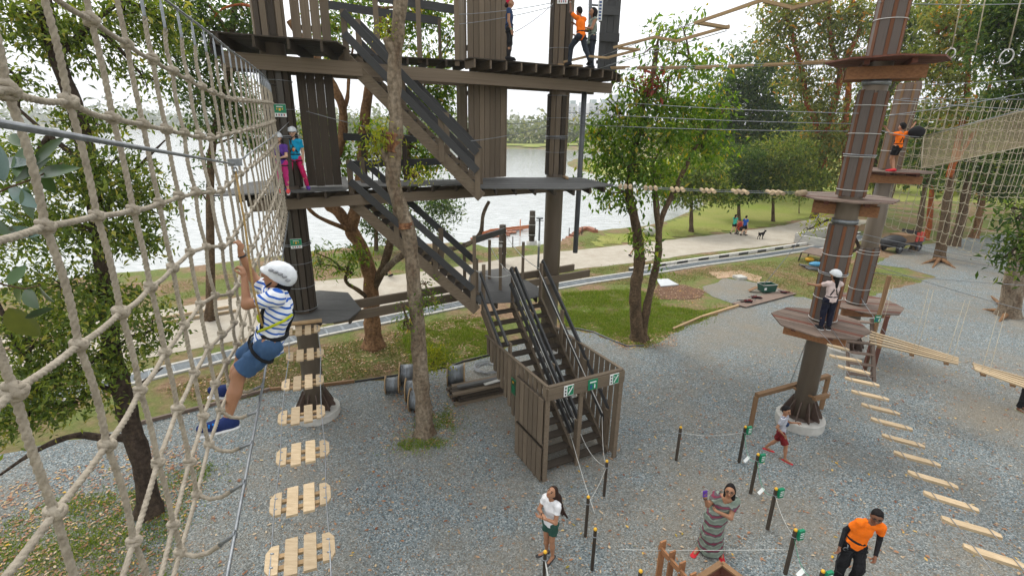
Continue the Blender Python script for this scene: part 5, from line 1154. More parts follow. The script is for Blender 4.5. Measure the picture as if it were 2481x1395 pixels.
# --- front trunk
g_ = aZ(1030, 1050); yf = g_.y
ft_ = tree('slender_tree', 'tall bare grey trunk with peeled bark standing in front of the stairs',
 [([V((g_.x, g_.y, -0.1))]+S((1026, 985, yf), (1018, 900, yf), (1012, 800, yf), (1003, 700, yf), (997, 620, yf), (990, 560, yf), (966, 490, yf), (952, 430, yf), (957, 370, yf), (960, 300, yf), (955, 230, yf), (957, 150, yf), (966, 60, yf), (975, -40, yf), (982, -140, yf)), 0.20, 0.125, 'bark_grey'),
  (S((960, 140, yf), (943, 110, yf-.1), (935, 92, yf-.1)), 0.11, 0.08, 'bark_grey'), (S((945, 400, yf), (930, 375, yf-.1), (922, 362, yf-.1)), 0.10, 0.06, 'bark_grey')],
 [], 0.1, 'leaf_yellow', 'bark_grey')
for pts, r in ((((958, 322, yf), (957, 345, yf), (954, 368, yf)), 0.165), (((985, 552, yf), (984, 545, yf), (983, 538, yf)), 0.172)): stem('bark_wound', S(*pts), r, r, 'bark_wound', ft_, k=4, lump=0.22)
for cl_, L, lf_, lab in (([(930, 335, yf, 22, 35, 1), (915, 380, yf, 18, 22, .8), (905, 345, yf, 14, 16, .5)], .13, 'leaf_yellow', 'yellow green leaf sprout on the front trunk at the height of the middle rail'),
    ([(942, 80, yf, 12, 22, 1.4), (940, 58, yf, 12, 8, .8)], .09, 'leaf_yellow', 'bright yellow green leaf tuft high on the front trunk'),
    ([(1000, 430, yf, 30, 14, .4), (1010, 425, yf-.2, 30, 12, .35)], .11, 'leaf_yellow', 'sparse pale shoots beside the front trunk above the middle deck'),
    ([(1045, 730, yf-.2, 20, 22, .7), (1030, 745, yf-.2, 14, 12, .6), (1030, 690, yf, 24, 14, .3)], .10, 'leaf_bright', 'green shoots on the right of the front trunk above the low beams'),
    ([(980, 790, yf-.2, 14, 34, .6), (975, 740, yf-.2, 8, 16, .4)], .10, 'leaf_bright', 'green shoots on the left of the front trunk below the low beams'),
    ([(1060, 860, yf+1.6, 28, 20, .9), (1050, 880, yf+1.5, 22, 20, .8), (1075, 885, yf+1.5, 14, 12, .5)], .11, 'leaf_yellow', 'low yellow green shrub on the grass behind the front trunk')):
    e = empty('leaf_sprout', aY(cl_[0][0], cl_[0][1], cl_[0][2]), lab, 'foliage'); crown(e, cl_, L, lf_, seed=int(cl_[0][0]), per=6, wr=0.3, dens=0.8, stems=[[aY(cl_[0][0]+12, cl_[0][1]+10, cl_[0][2])]], bark='bark_brown')
# --- two stemmed tree in the middle
g_ = aZ(1548, 822); ym = g_.y
tree('twin_stem_tree', 'two stemmed tree with large drooping green leaves on the grass edge',
 [([V((g_.x, g_.y, -0.1))]+S((1542, 770, ym), (1539, 700, ym), (1549, 640, ym), (1546, 580, ym), (1535, 520, ym), (1524, 470, ym), (1530, 400, ym), (1543, 330, ym), (1562, 240, ym), (1580, 190, ym), (1592, 110, ym)), 0.25, 0.07),
  (S((1556, 812, ym), (1568, 740, ym), (1582, 680, ym), (1594, 620, ym), (1596, 560, ym), (1591, 510, ym), (1587, 460, ym), (1580, 400, ym)), 0.16, 0.09),
  (S((1594, 580, ym), (1602, 535, ym), (1612, 505, ym), (1640, 450, ym), (1666, 395, ym), (1700, 330, ym+.3), (1760, 260, ym+.6)), 0.11, 0.05), (S((1545, 320, ym), (1500, 270, ym), (1470, 240, ym)), 0.05, 0.02), (S((1562, 240, ym), (1620, 190, ym), (1670, 140, ym)), 0.05, 0.02)],
 [(1445, 330, ym, 45, 45, 1), (1500, 300, ym-.5, 60, 50, 1), (1470, 400, ym, 50, 55, 1), (1530, 400, ym-.6, 60, 55, 1), (1595, 430, ym, 50, 45, 1), (1555, 250, ym, 60, 45, .9), (1600, 180, ym, 60, 40, .6), (1520, 210, ym, 30, 30, .5), (1600, 75, ym, 50, 30, .4), (1655, 70, ym, 45, 30, .35), (1690, 170, ym, 60, 45, .7), (1650, 280, ym, 70, 55, 1), (1700, 360, ym+.5, 65, 55, 1), (1720, 260, ym+.5, 60, 50, .9), (1440, 450, ym, 30, 25, .5), (1510, 485, ym, 55, 24, .9), (1620, 340, ym-.6, 50, 45, 1), (1560, 330, ym-.5, 50, 40, 1), (1615, 240, ym, 45, 35, .7), (1550, 590, ym-.3, 14, 30, 1.2), (1572, 610, ym-.3, 14, 14, .8), (1590, 650, ym-.2, 12, 20, .7), (1480, 470, ym, 30, 20, .6), (1640, 130, ym, 50, 30, .4), (1560, 130, ym, 40, 20, .25)],
 0.20, 'leaf_bright', 'bark_brown', seed=15, per=10, dens=0.74, droop=1.0)
e = empty('dead_leaf_cluster', aY(1573, 212, ym-.3), 'hanging cluster of dull red dead leaves in the twin stemmed tree', 'foliage'); crown(e, [(1573, 208, ym-.4, 18, 20, 1.4)], 0.2, 'leaf_red', seed=3, per=8, twigs=False)
# --- lawn and background trees on the right
def bgtree(px, py, hpy, crown_cl, label, L=0.3, leaf='leaf_mid', bark='bark_brown', r=0.16, name='lawn_tree', group=None, z=0.0, lean=0, dens=0.9, limbs=(), per=9, Y=None, **k):
    g0 = aZ(px, py, z) if Y is None else aY(px, py, Y); y = g0.y
    st = [([V((g0.x, g0.y, min(g0.z, z)-0.2)), g0]+S((px+lean*.5, (py+hpy)/2, y), (px+lean, hpy, y)), r, r*0.55)]
    for lm in limbs: st.append(([aY(a, b, y) for a, b in lm[0]], lm[1], lm[1]*0.45, lm[2] if len(lm) > 2 else bark))
    return tree(name, label, st, [(c[0], c[1], y+(c[5] if len(c) > 5 else 0), c[2], c[3], c[4] if len(c) > 4 else 1) for c in crown_cl], L, leaf, bark, group, seed=int(px+py), per=per, dens=dens, **k)
bgtree(1675, 562, 470, [(1640, 430, 60, 35), (1700, 420, 70, 40), (1670, 470, 80, 30), (1720, 460, 50, 30), (1620, 470, 40, 22), (1760, 470, 30, 20)], 'small round tree left of the stroller couple on the lawn', r=.18)
bgtree(1790, 535, 470, [(1780, 430, 60, 40), (1830, 440, 60, 35), (1790, 470, 60, 22), (1800, 390, 70, 40)], 'small tree on the lawn right behind the red stroller', r=.17, leaf='leaf_dark')
bgtree(1873, 537, 460, [(1880, 420, 60, 40), (1920, 430, 70, 40), (1860, 460, 50, 22), (1960, 440, 50, 35), (1900, 370, 80, 45)], 'small tree on the lawn between stroller and rust clad pole', r=.16, leaf='leaf_mid')
bgtree(1936, 518, 490, [(1936, 478, 26, 14, .4)], 'thin young sapling on the lawn left of the middle platform', r=.05, L=.2)
R_ = 'bark_red'
bgtree(1765, 470, 380, [(1760, 330, 60, 60, 1), (1800, 270, 80, 60, 1), (1850, 340, 80, 50, 1), (1780, 200, 70, 50, .8), (1850, 200, 80, 60, .9), (1900, 290, 80, 50, 1), (1820, 130, 60, 40, .5), (1740, 250, 50, 50, .8), (1880, 150, 50, 40, .5)], 'broad dark green tree behind the cable of small log steps', Y=62, L=.55, leaf='leaf_dark', r=.35, limbs=[([(1765, 400), (1800, 320), (1850, 230), (1900, 180)], .15), ([(1770, 390), (1740, 320), (1730, 250)], .12)])
bgtree(1985, 470, 330, [(1900, 60, 50, 40, .8), (1860, 110, 40, 40, .6), (1950, 120, 60, 50, .8), (1985, 30, 60, 40, .7), (2040, 60, 60, 50, .9), (2050, 160, 50, 50, .9), (1990, 260, 60, 50, 1), (1940, 200, 60, 40, .9), (2010, 340, 60, 50, 1), (1960, 360, 60, 40, 1), (1880, 30, 50, 30, .7), (1930, 20, 60, 30, .6), (2080, 30, 40, 40, .8), (2010, 420, 50, 30, .8)], 'tall tree with orange red limbs left of the rust clad pole', Y=46, L=.42, leaf='leaf_olive', r=.3, bark='bark_brown', limbs=[([(1985, 330), (1970, 280), (1955, 250), (1945, 180), (1925, 110), (1912, 60), (1890, 22)], .26, R_), ([(1990, 340), (2020, 260), (2035, 180), (2020, 130), (2008, 60), (2010, 0)], .3, R_), ([(2050, 400), (2048, 290), (2056, 220), (2050, 150), (2085, 60), (2065, 0)], .32, R_), ([(2000, 380), (1985, 440), (2000, 480)], .18, R_)])
bgtree(2120, 500, 300, [(2140, 60, 60, 60, .9), (2200, 60, 60, 60, 1), (2180, 150, 60, 40, .9), (2130, 200, 50, 40, .9), (2140, 330, 50, 60, 1), (2120, 420, 50, 40, .8), (2230, 140, 50, 40, .9), (2100, 280, 40, 60, 1), (2250, 30, 60, 40, .8)], 'tall tree filling the gap between the two platform poles', Y=47, L=.42, leaf='leaf_mid', r=.28, limbs=[([(2120, 300), (2160, 220), (2190, 160), (2210, 100), (2240, 20), (2250, -30)], .24, 'bark_grey')])
bgtree(2275, 632, 420, [(2290, 40, 70, 50, 1), (2300, 120, 70, 50, 1), (2260, 180, 60, 40, .9), (2330, 190, 60, 40, .9), (2360, 60, 60, 60, 1), (2290, 260, 60, 40, .8), (2350, 280, 60, 40, .9)], 'brown trunked tree with spreading roots behind the right rope net', L=.28, leaf='leaf_olive', bark='bark_brown', r=.33, lean=30, limbs=[([(2300, 430), (2320, 350), (2340, 250), (2345, 150), (2340, 60), (2345, 0)], .18, R_), ([(2310, 400), (2370, 300), (2400, 200), (2420, 110)], .12, R_), ([(2270, 80), (2320, 55), (2350, 60)], .09, R_)])
bgtree(2225, 560, 430, [(2230, 380, 50, 50, .8), (2220, 300, 40, 40, .8), (2250, 430, 50, 30, .7)], 'slim grey brown trunk left of the rooted tree behind the net', Y=33, L=.3, leaf='leaf_dark', r=.22, lean=20)
bgtree(2330, 530, 350, [(2400, 330, 60, 60, 1), (2340, 400, 60, 40, .9), (2420, 400, 60, 40, 1)], 'brown trunk right of the rooted tree behind the net', Y=35, L=.35, leaf='leaf_dark', r=.34, lean=30)
bgtree(2250, 548, 420, [(2260, 340, 50, 50, .9), (2300, 330, 50, 50, .8)], 'orange red slim trunk glowing behind the right rope net', Y=37, L=.35, leaf='leaf_olive', bark=R_, r=.22, lean=12)
bgtree(2370, 540, 380, [(2380, 440, 50, 40, .8), (2440, 460, 60, 30, 1), (2460, 380, 50, 50, 1)], 'red brown leaning trunk near the dark foliage at the right', Y=38, L=.35, leaf='leaf_dark', bark='bark_orange', r=.28, lean=22)
bgtree(2440, 765, 500, [(2440, 40, 60, 60, 1.3), (2400, 120, 50, 50, 1), (2460, 160, 50, 60, 1.3), (2440, 260, 60, 50, 1.3), (2470, 350, 50, 60, 1.3), (2410, 30, 50, 40, 1.2), (2500, 60, 60, 60, 1), (2500, 250, 60, 60, 1)], 'thick pale brown trunk with orange roots at the right edge', L=.22, leaf='leaf_dark', bark='bark_grey', r=.42, lean=55)
bgtree(2098, 668, 545, [], 'thin curved brown stem with forks between the two platform poles', L=.2, bark='bark_brown', r=.12, lean=22, limbs=[([(2120, 560), (2135, 520), (2160, 480), (2172, 440), (2185, 400)], .06), ([(2118, 570), (2110, 520), (2100, 470)], .05)])
for k, (pts, lab) in enumerate((([(2062, 610), (2080, 598), (2068, 570), (2058, 530), (2060, 490)], 'thin bent stem hanging just right of the rust clad pole'),)):
    e = empty('thin_stem', aY(2062, 610, 16.0), lab, 'branch'); stem('trunk', [aY(x, y, 15.6) for x, y in pts], .05, .035, 'bark_dark', e)
# surface roots
for (bx, by), ends, nm in (((2275, 632), ((2230, 640), (2318, 652), (2258, 650)), 'x'), ((2440, 765), ((2378, 748), (2400, 715), (2475, 772), (2420, 780)), 'y')):
    e = empty('tree_roots', aZ(bx, by), 'orange surface roots at the foot of the '+('tree with red limbs behind the net' if nm == 'x' else 'thick trunk at the right edge'), 'roots')
    for q in ends: a = aZ(bx, by); c = aZ(*q); stem('root', [a+V((0, 0, .18)), a.lerp(c, .5)+V((0, 0, .1)), c+V((0, 0, -.03))], .14, .03, 'bark_orange', e)
# branch with dark palmate leaves hanging in at the right
e = empty('leafy_branch', aY(2470, 560, 9), 'dark green branch hanging in at the right edge before the net', 'branch')
crown(e, [(2460, 530, 9, 45, 30, .8), (2475, 580, 9, 40, 40, 1), (2440, 620, 9, 30, 18, .5), (2500, 620, 9, 50, 40, 1), (2440, 500, 9.5, 35, 20, .5)], 0.15, 'leaf_dark', seed=8, per=8, wr=0.3, dens=.8, stems=[[aY(2540, 540, 9)]], bark='bark_dark')
e = empty('leafy_branch', aY(2000, 560, 15), 'light green twig hanging over the path left of the rust clad pole', 'branch')
crown(e, [(1985, 540, 16, 30, 16, .35), (1960, 555, 16, 20, 12, .3)], 0.13, 'leaf_yellow', seed=9, per=6, wr=0.3, dens=.8, stems=[[aY(2040, 530, 16)]], bark='bark_dark')
# middle distance and far vegetation: masses nobody could count
def mass(name, spots, L, leaf, seed, per=10):
    rng = np.random.default_rng(seed); A = []; O = []
    for (x, y, z, rx, ry, rz, n) in spots: P_, C_, o_ = crown_pts((x, y, z), (rx, ry, rz), max(2, n//per), per, L*1.4, rng); A.append(P_); O.append(o_)
    v, f = leaves_np(np.concatenate(A), L, rng, 0.3, 0.6, np.concatenate(O)); me = mesh_np(name, v, f, M[leaf], tint=rng.random(len(f))); return tag(link(name, me), kind='stuff')
rr = random.Random(4)
sp = []
for k in range(26): x = 22+k*4.2+rr.uniform(-2, 2); y = 72+rr.uniform(-10, 14)+max(0, (k-10))*0.5; h = rr.uniform(7, 13); sp.append((x, y, h*0.55, 4.5, 4, h*0.5, 520))
mass('wood', sp, 0.85, 'leaf_olive', 31)
sp = []
for k in range(26): x = 34+k*2.6; y = 46+rr.uniform(-3, 6)+k*0.4; h = rr.uniform(6, 11); sp.append((x, y, h*0.6+1.5, 3, 3, h*0.45, 420))
mass('wood', sp, 0.55, 'leaf_mid', 32)
sp = []
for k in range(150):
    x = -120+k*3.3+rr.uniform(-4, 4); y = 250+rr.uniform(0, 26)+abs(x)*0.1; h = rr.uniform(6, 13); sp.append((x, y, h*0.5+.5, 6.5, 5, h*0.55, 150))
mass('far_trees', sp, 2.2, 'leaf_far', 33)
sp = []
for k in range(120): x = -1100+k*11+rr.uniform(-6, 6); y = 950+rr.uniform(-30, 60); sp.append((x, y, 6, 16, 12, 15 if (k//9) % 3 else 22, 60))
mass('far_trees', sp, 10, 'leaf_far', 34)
print('leaves', TT)
# ============================================================ PEOPLE (one continuous skin surface each, clothes as children)
def nz(v): v = np.asarray(v, float); return v/(np.linalg.norm(v)+1e-12)
def cone(a, b, ra, rb, fa=False, fb=False, flat=None, ff=1.0): return ('c', np.array(a, float), np.array(b, float), ra, rb, fa, fb, flat, ff)
def ell(c, r, B=None, cut=None): return ('e', np.array(c, float), np.array(r, float), B, cut)
def p_eval(p, G_):
    if p[0] == 'c':
        _, a, b, ra, rb, fa, fb, ax, ff = p; ba = b-a; L2 = ba@ba+1e-12; q = G_-a
        if ax is not None: q = q+ax*((q@ax)*(1/ff-1))[..., None]
        h = np.clip((q@ba)/L2, 0, 1); d = np.linalg.norm(q-h[..., None]*ba, axis=-1)-(ra+(rb-ra)*h)
        if ax is not None: d = d*(0.5+0.5*ff)
        u = ba/math.sqrt(L2)
        if fa: d = np.maximum(d, -((G_-a)@u))
        if fb: d = np.maximum(d, (G_-b)@u)
        return d
    _, c, r, B, cut = p; q = G_-c
    if B is not None: q = q@B.T
    k0 = np.linalg.norm(q/r, axis=-1); k1 = np.linalg.norm(q/(r*r), axis=-1)+1e-9; d = k0*(k0-1)/k1
    d = np.where(k0 < 1e-3, -r.min(), d)
    if cut is not None:
        for n_, o_ in cut: d = np.maximum(d, q@np.array(n_)-o_)
    return d
def p_box(p):
    if p[0] == 'c': r = max(p[3], p[4]); return np.minimum(p[1], p[2])-r, np.maximum(p[1], p[2])+r
    r = p[2].max(); return p[1]-r, p[1]+r
def surf(prims, h, k=0.02, holes=()):
    bx = [p_box(p) for p in prims]; m_ = 2.5*h+k; lo = np.min([b[0] for b in bx], 0)-m_; hi = np.max([b[1] for b in bx], 0)+m_
    n = np.ceil((hi-lo)/h).astype(int)+1; D = np.full(n, 1.0); ax = [lo[i]+h*np.arange(n[i]) for i in range(3)]
    for (p, b) in list(zip(prims, bx))+[(('H', q), p_box(q)) for q in holes]:
        i0 = np.maximum(0, np.floor((b[0]-m_*1.5-lo)/h).astype(int)); i1 = np.minimum(n, np.ceil((b[1]+m_*1.5-lo)/h).astype(int)+1)
        s = tuple(slice(i0[i], i1[i]) for i in range(3)); g_ = np.stack(np.meshgrid(*[ax[i][s[i]] for i in range(3)], indexing='ij'), -1)
        if p[0] == 'H': D[s] = np.maximum(D[s], -p_eval(p[1], g_)); continue
        d = p_eval(p, g_); o = D[s]
        if k > 0: hh = np.clip(0.5+0.5*(o-d)/k, 0, 1); D[s] = o*(1-hh)+d*hh-k*hh*(1-hh)
        else: D[s] = np.minimum(o, d)
    S_ = D < 0; c8 = [S_[i:n[0]-1+i, j:n[1]-1+j, l_:n[2]-1+l_] for i in (0, 1) for j in (0, 1) for l_ in (0, 1)]
    anyi = np.logical_or.reduce(c8); alli = np.logical_and.reduce(c8); act = anyi & ~alli; ids = -np.ones(act.shape, int); ci = np.argwhere(act); ids[act] = np.arange(len(ci))
    pos = np.zeros((len(ci), 3)); cn = np.zeros(len(ci)); cor = np.array([(i, j, l_) for i in (0, 1) for j in (0, 1) for l_ in (0, 1)])
    vals = np.stack([D[ci[:, 0]+c[0], ci[:, 1]+c[1], ci[:, 2]+c[2]] for c in cor], 1)
    for a in range(8):
        for b in range(a+1, 8):
            if abs(cor[a]-cor[b]).sum() != 1: continue
            va, vb = vals[:, a], vals[:, b]; m = (va < 0) != (vb < 0); t = np.where(m, va/(va-vb+1e-20), 0)
            pos += np.where(m[:, None], cor[a]+(cor[b]-cor[a])*t[:, None], 0); cn += m
    v = lo+h*(ci+pos/np.maximum(cn, 1)[:, None]); F = []
    for axn in range(3):
        o1, o2 = (axn+1) % 3, (axn+2) % 3; sl = [slice(None)]*3; sl[axn] = slice(0, n[axn]-1); s2 = list(sl); s2[axn] = slice(1, n[axn])
        A_, B_ = S_[tuple(sl)], S_[tuple(s2)]; e = np.argwhere(A_ != B_); e = e[(e[:, o1] > 0) & (e[:, o2] > 0) & (e[:, o1] < n[o1]-1) & (e[:, o2] < n[o2]-1)]
        if not len(e): continue
        d1 = np.zeros(3, int); d1[o1] = 1; d2 = np.zeros(3, int); d2[o2] = 1; g = lambda q: ids[q[:, 0], q[:, 1], q[:, 2]]
        f = np.stack([g(e-d1-d2), g(e-d2), g(e), g(e-d1)], 1); fl = ~A_[e[:, 0], e[:, 1], e[:, 2]]; f[fl] = f[fl][:, ::-1]; F.append(f)
    return v, np.concatenate(F)
def skinmat(name, c): M[name] = mat(name, c, tuple(x*0.86 for x in c), scale=14, rough=0.5, spec=0.35)
skinmat('skin_tan', (0.50, 0.27, 0.16)); skinmat('skin_light', (0.62, 0.38, 0.26)); skinmat('skin_brown', (0.20, 0.09, 0.05)); skinmat('skin_mid', (0.36, 0.18, 0.10))
def cloth(name, c, c2=None, rough=0.85, **k): M[name] = mat(name, c, c2 or tuple(x*0.8 for x in c), scale=9, rough=rough, bump=0.35, bscale=30, spec=0.2, **k)
for nm_, c in (('c_white', (0.78, 0.78, 0.79)), ('c_pinkwhite', (0.68, 0.55, 0.52)), ('c_navy', (0.012, 0.014, 0.03)), ('c_denim', (0.05, 0.105, 0.21)), ('c_orange', (0.95, 0.19, 0.01)), ('c_black', (0.015, 0.015, 0.017)), ('c_darkgreen', (0.03, 0.085, 0.065)), ('c_maroon', (0.17, 0.012, 0.014)), ('c_cyan', (0.01, 0.36, 0.62)), ('c_purple', (0.13, 0.055, 0.33)), ('c_pink', (0.62, 0.02, 0.13)), ('c_magenta', (0.60, 0.04, 0.22)), ('c_teal', (0.07, 0.52, 0.38)), ('c_blue', (0.02, 0.10, 0.42)), ('c_tee_navy', (0.025, 0.05, 0.12)), ('c_charcoal', (0.028, 0.034, 0.045)), ('c_redscarf', (0.55, 0.02, 0.06)), ('c_coral', (0.85, 0.10, 0.10)), ('c_camo', (0.22, 0.27, 0.23)), ('c_strap', (0.015, 0.016, 0.018)), ('c_lime', (0.45, 0.5, 0.02)), ('c_shoeblue', (0.015, 0.028, 0.11)), ('c_brightblue', (0.02, 0.22, 0.75)), ('c_flop', (0.55, 0.03, 0.04)), ('c_cream', (0.6, 0.55, 0.45)), ('c_khaki', (0.3, 0.3, 0.2)), ('hair_black', (0.012, 0.010, 0.010)), ('hair_brown', (0.035, 0.018, 0.013)), ('helmet_white', (0.72, 0.75, 0.78)), ('lip', (0.35, 0.08, 0.07)), ('eye', (0.01, 0.008, 0.007)), ('eye_white', (0.7, 0.68, 0.65)), ('c_grey', (0.3, 0.31, 0.33))): cloth(nm_, c, rough=0.5 if nm_ in ('helmet_white',) else (0.35 if nm_ == 'eye' else 0.85))
def stripemat(name, stops, dirn, freq, wob=0.0, noise_s=0):
    m, n, l, b, out = newmat(name); b.inputs['Roughness'].default_value = 0.85; b.inputs['Specular IOR Level'].default_value = 0.2
    tc = n.new('ShaderNodeTexCoord'); dt = n.new('ShaderNodeVectorMath'); dt.operation = 'DOT_PRODUCT'; l.new(tc.outputs['Object'], dt.inputs[0]); dt.inputs[1].default_value = tuple(nz(dirn)*freq)
    src = dt.outputs['Value']
    if wob:
        no = n.new('ShaderNodeTexNoise'); no.inputs['Scale'].default_value = noise_s; l.new(tc.outputs['Object'], no.inputs['Vector']); ma = n.new('ShaderNodeMath'); ma.operation = 'MULTIPLY_ADD'; l.new(no.outputs['Fac'], ma.inputs[0]); ma.inputs[1].default_value = wob; l.new(src, ma.inputs[2]); src = ma.outputs[0]
    fr = n.new('ShaderNodeMath'); fr.operation = 'FRACT'; l.new(src, fr.inputs[0]); cr = ramp(n, l, fr.outputs[0], stops); cr.color_ramp.interpolation = 'CONSTANT'; l.new(cr.outputs[0], b.inputs['Base Color']); M[name] = m
LP = {'P': (0, 0, .53), 'C': (0, 0, .70), 'N': (0, -.005, .82), 'RS': (.098, 0, .79), 'LS': (-.098, 0, .79), 'RE': (.125, -.015, .62), 'LE': (-.125, -.015, .62), 'RW': (.125, .03, .475), 'LW': (-.125, .03, .475), 'RH': (.05, 0, .51), 'LH': (-.05, 0, .51), 'RK': (.055, .012, .28), 'LK': (-.055, .012, .28), 'RA': (.058, -.01, .045), 'LA': (-.058, -.01, .045), 'RT': (.075, .09, .018), 'LT': (-.075, .09, .018)}
def person(label, root, heading, Hh, pose=None, outfit=(), skin='skin_tan', hair='short', hairm='hair_black', hs=1.0, bf=1.0, look=None, vox=0.014, J=None, hands=True, up_head=None, face=True, group=None, curl=0.5, extra=None, hand_dirs=None, glasses=False, shoes=None, name='person'):
    root = V(root); t = empty(name, root, label, 'person', group)
    hx = nz((math.cos(heading), math.sin(heading), 0)); rx_ = np.cross(hx, (0, 0, 1)); B0 = np.array([rx_, hx, (0, 0, 1)])
    isJ = J is not None
    if J is None:
        q = dict(LP); 
        if hs > 1.02:
            dz = -(hs-1)*0.13
            for k_ in ('N', 'RS', 'LS'): q[k_] = (q[k_][0], q[k_][1], q[k_][2]+dz)
            q['C'] = (0, 0, q['C'][2]+dz*0.7)
            for k_ in ('RE', 'LE'): q[k_] = (q[k_][0], q[k_][1], q[k_][2]+dz*0.8)
        q.update(pose or {}); J = {k_: (np.array(v_)@B0)*Hh for k_, v_ in q.items()}
    else: J = {k_: np.array(V(v_)-root) for k_, v_ in J.items()}
    up = nz(J['N']-J['P']); side = nz(J['RS']-J['LS']); fw_ = nz(np.cross(up, side)); side = nz(np.cross(fw_, up)); s = Hh*bf; hh = Hh*hs
    lk = nz(np.array(look, float) if isJ else np.array(look, float)@B0) if look is not None else nz(fw_*1.0)
    if 'HD' in J: hc = J['HD']
    else: hc = J['N']+nz(up*0.9+lk*0.15)*0.105*hh
    hu = np.array(up_head, float) if up_head is not None else np.array((0, 0, 1.0)); hu = nz(hu-lk*(hu@lk)); hr = np.cross(lk, hu); HB = np.array([hr, lk, hu])
    loc = lambda x, y, z: hc+(np.array((x, y, z))*hh)@HB
    er = np.array((.047, .060, .066))*hh
    wst = J['P']+(J['C']-J['P'])*0.45
    def torso(tk=0.0, top=True):
        L = [cone(J['P'], wst, .080*s+tk, .070*s+tk, flat=fw_, ff=.72), cone(wst, J['C'], .070*s+tk, .084*s+tk, flat=fw_, ff=.70), cone(J['RH']+up*.01*s, J['LH']+up*.01*s, .056*s+tk, .056*s+tk, flat=fw_, ff=.95)]
        if top: L += [cone(J['C'], J['C']+(J['N']-J['C'])*.75, .084*s+tk, .055*s+tk, flat=fw_, ff=.66), cone(J['RS']*.93+J['LS']*.07, J['LS']*.93+J['RS']*.07, .036*s+tk, .036*s+tk)]
        return L
    prims = torso()
    for S_ in 'RL':
        prims += [cone(J[S_+'S'], J[S_+'E'], .030*s, .023*s), cone(J[S_+'E'], J[S_+'W'], .0225*s, .0145*s), cone(J[S_+'H'], J[S_+'K'], .050*s, .034*s), cone(J[S_+'K'], J[S_+'K']*.6+J[S_+'A']*.4, .031*s, .032*s), cone(J[S_+'K']*.6+J[S_+'A']*.4, J[S_+'A'], .032*s, .0185*s), cone(J[S_+'A']-np.array((0, 0, .012*s)), J[S_+'T'], .021*s, .014*s)]
    prims += [cone(J['N']-up*.02*s, hc-hu*.03*hh, .031*s, .028*s), ell(hc, er, HB), ell(loc(0, .012, -.034), np.array((.034, .042, .040))*hh, HB), cone(loc(0, .058, -.002), loc(0, .070, -.020), .006*hh, .010*hh)]
    for sx in (-1, 1): prims.append(ell(loc(.047*sx, -.002, -.012), np.array((.007, .013, .019))*hh, HB))
    v, f = surf(prims, vox, 0.016*Hh)
    vs, fs = [v], [f]; off = len(v)
    if hands:
        for S_ in 'RL':
            wv_ = J[S_+'W']; hd = nz(wv_-J[S_+'E']) if not (hand_dirs and S_ in hand_dirs) else nz(hand_dirs[S_][0]); pn = nz(np.cross(hd, fw_ if abs(hd@fw_) < .9 else up)) if not (hand_dirs and S_ in hand_dirs) else nz(hand_dirs[S_][1])
            pn = nz(pn-hd*(pn@hd)); ws = np.cross(hd, pn)*(1 if S_ == 'R' else -1); u = .105*Hh*0.5; HP = []
            HP += [cone(wv_-hd*.02*Hh, wv_+hd*.018*Hh, .0145*s, .017*s, flat=pn, ff=.7), ell(wv_+hd*u*.50, np.array((u*.36, u*.52, u*.18)), np.array([ws, hd, pn]))]
            for k_, (o_, Lf) in enumerate(((-.27, .78), (-.09, .88), (.09, .82), (.25, .66))):
                b0 = wv_+hd*u*.85+ws*o_*u; b1 = b0+nz(hd*math.cos(curl*.7)+pn*math.sin(curl*.7)+ws*o_*.25)*u*Lf*.5; b2 = b1+nz(hd*math.cos(curl*2)+pn*math.sin(curl*2)+ws*o_*.1)*u*Lf*.5
                HP += [cone(b0, b1, u*.105, u*.095), cone(b1, b2, u*.095, u*.075)]
            t0_ = wv_+hd*u*.3-ws*u*.3; t1_ = t0_+nz(hd*.7-ws*.75+pn*.25)*u*.45; t2_ = t1_+nz(hd*.9-ws*.15+pn*.45*(1+curl))*u*.38; HP += [cone(t0_, t1_, u*.14, u*.12), cone(t1_, t2_, u*.115, u*.085)]
            v, f = surf(HP, max(u*.075, 0.0036), u*.06); vs.append(v); fs.append(f+off); off += len(v)
    me = mesh_np('skin', np.concatenate(vs), np.concatenate(fs), M[skin], smooth=True); W = wm(t); link('skin', me, t, W)
    def part(name_, prims_, m_, k_=None, vx=None, holes=()):
        v, f = surf(prims_, vx or vox*.9, (0.014*Hh if k_ is None else k_), holes)
        if name_ in ('shirt', 'shorts', 'trousers', 'dress'):
            a_ = v*np.array((1, 1, .45)); v = v+0.0042*Hh*np.column_stack([np.sin(a_@np.array(q)+np.sin(a_@np.array((q[1], q[2], q[0]))*.7)*2.2) for q in ((31, 24, 40), (-27, 35, 33), (22, -30, 28))])*np.array((1, 1, .4))
        me = mesh_np(name_, v, f, M[m_] if isinstance(m_, str) else m_, smooth=True); return link(name_, me, t, W)
    # hair and headgear
    if hair == 'short': part('hair', [ell(hc+hu*.004*hh-lk*.004*hh, er*1.10, HB, [((0, .8, -.6), .012*hh)]), ell(loc(0, .002, .050), np.array((.044, .046, .026))*hh, HB)], hairm, .004)
    elif hair in ('long', 'bob', 'pony'):
        L = [ell(hc+hu*.004*hh-lk*.006*hh, er*1.14, HB, [((0, .85, -.5), .008*hh)])]
        if hair == 'long': gz_ = np.array((0.30, 0.10, -1.0)); b_0 = hc-lk*np.array((1, 1, 0))*.055*hh; L += [cone(hc-lk*.03*hh, b_0+gz_*.12*hh, .055*hh, .055*hh), cone(b_0+gz_*.12*hh, b_0+gz_*.30*hh, .055*hh, .040*hh), cone(b_0+gz_*.22*hh+side*.02*hh, b_0+gz_*.42*hh+np.array((.05, .0, 0))*hh, .032*hh, .010*hh), cone(b_0+gz_*.22*hh-side*.02*hh, b_0+gz_*.38*hh, .03*hh, .010*hh)]
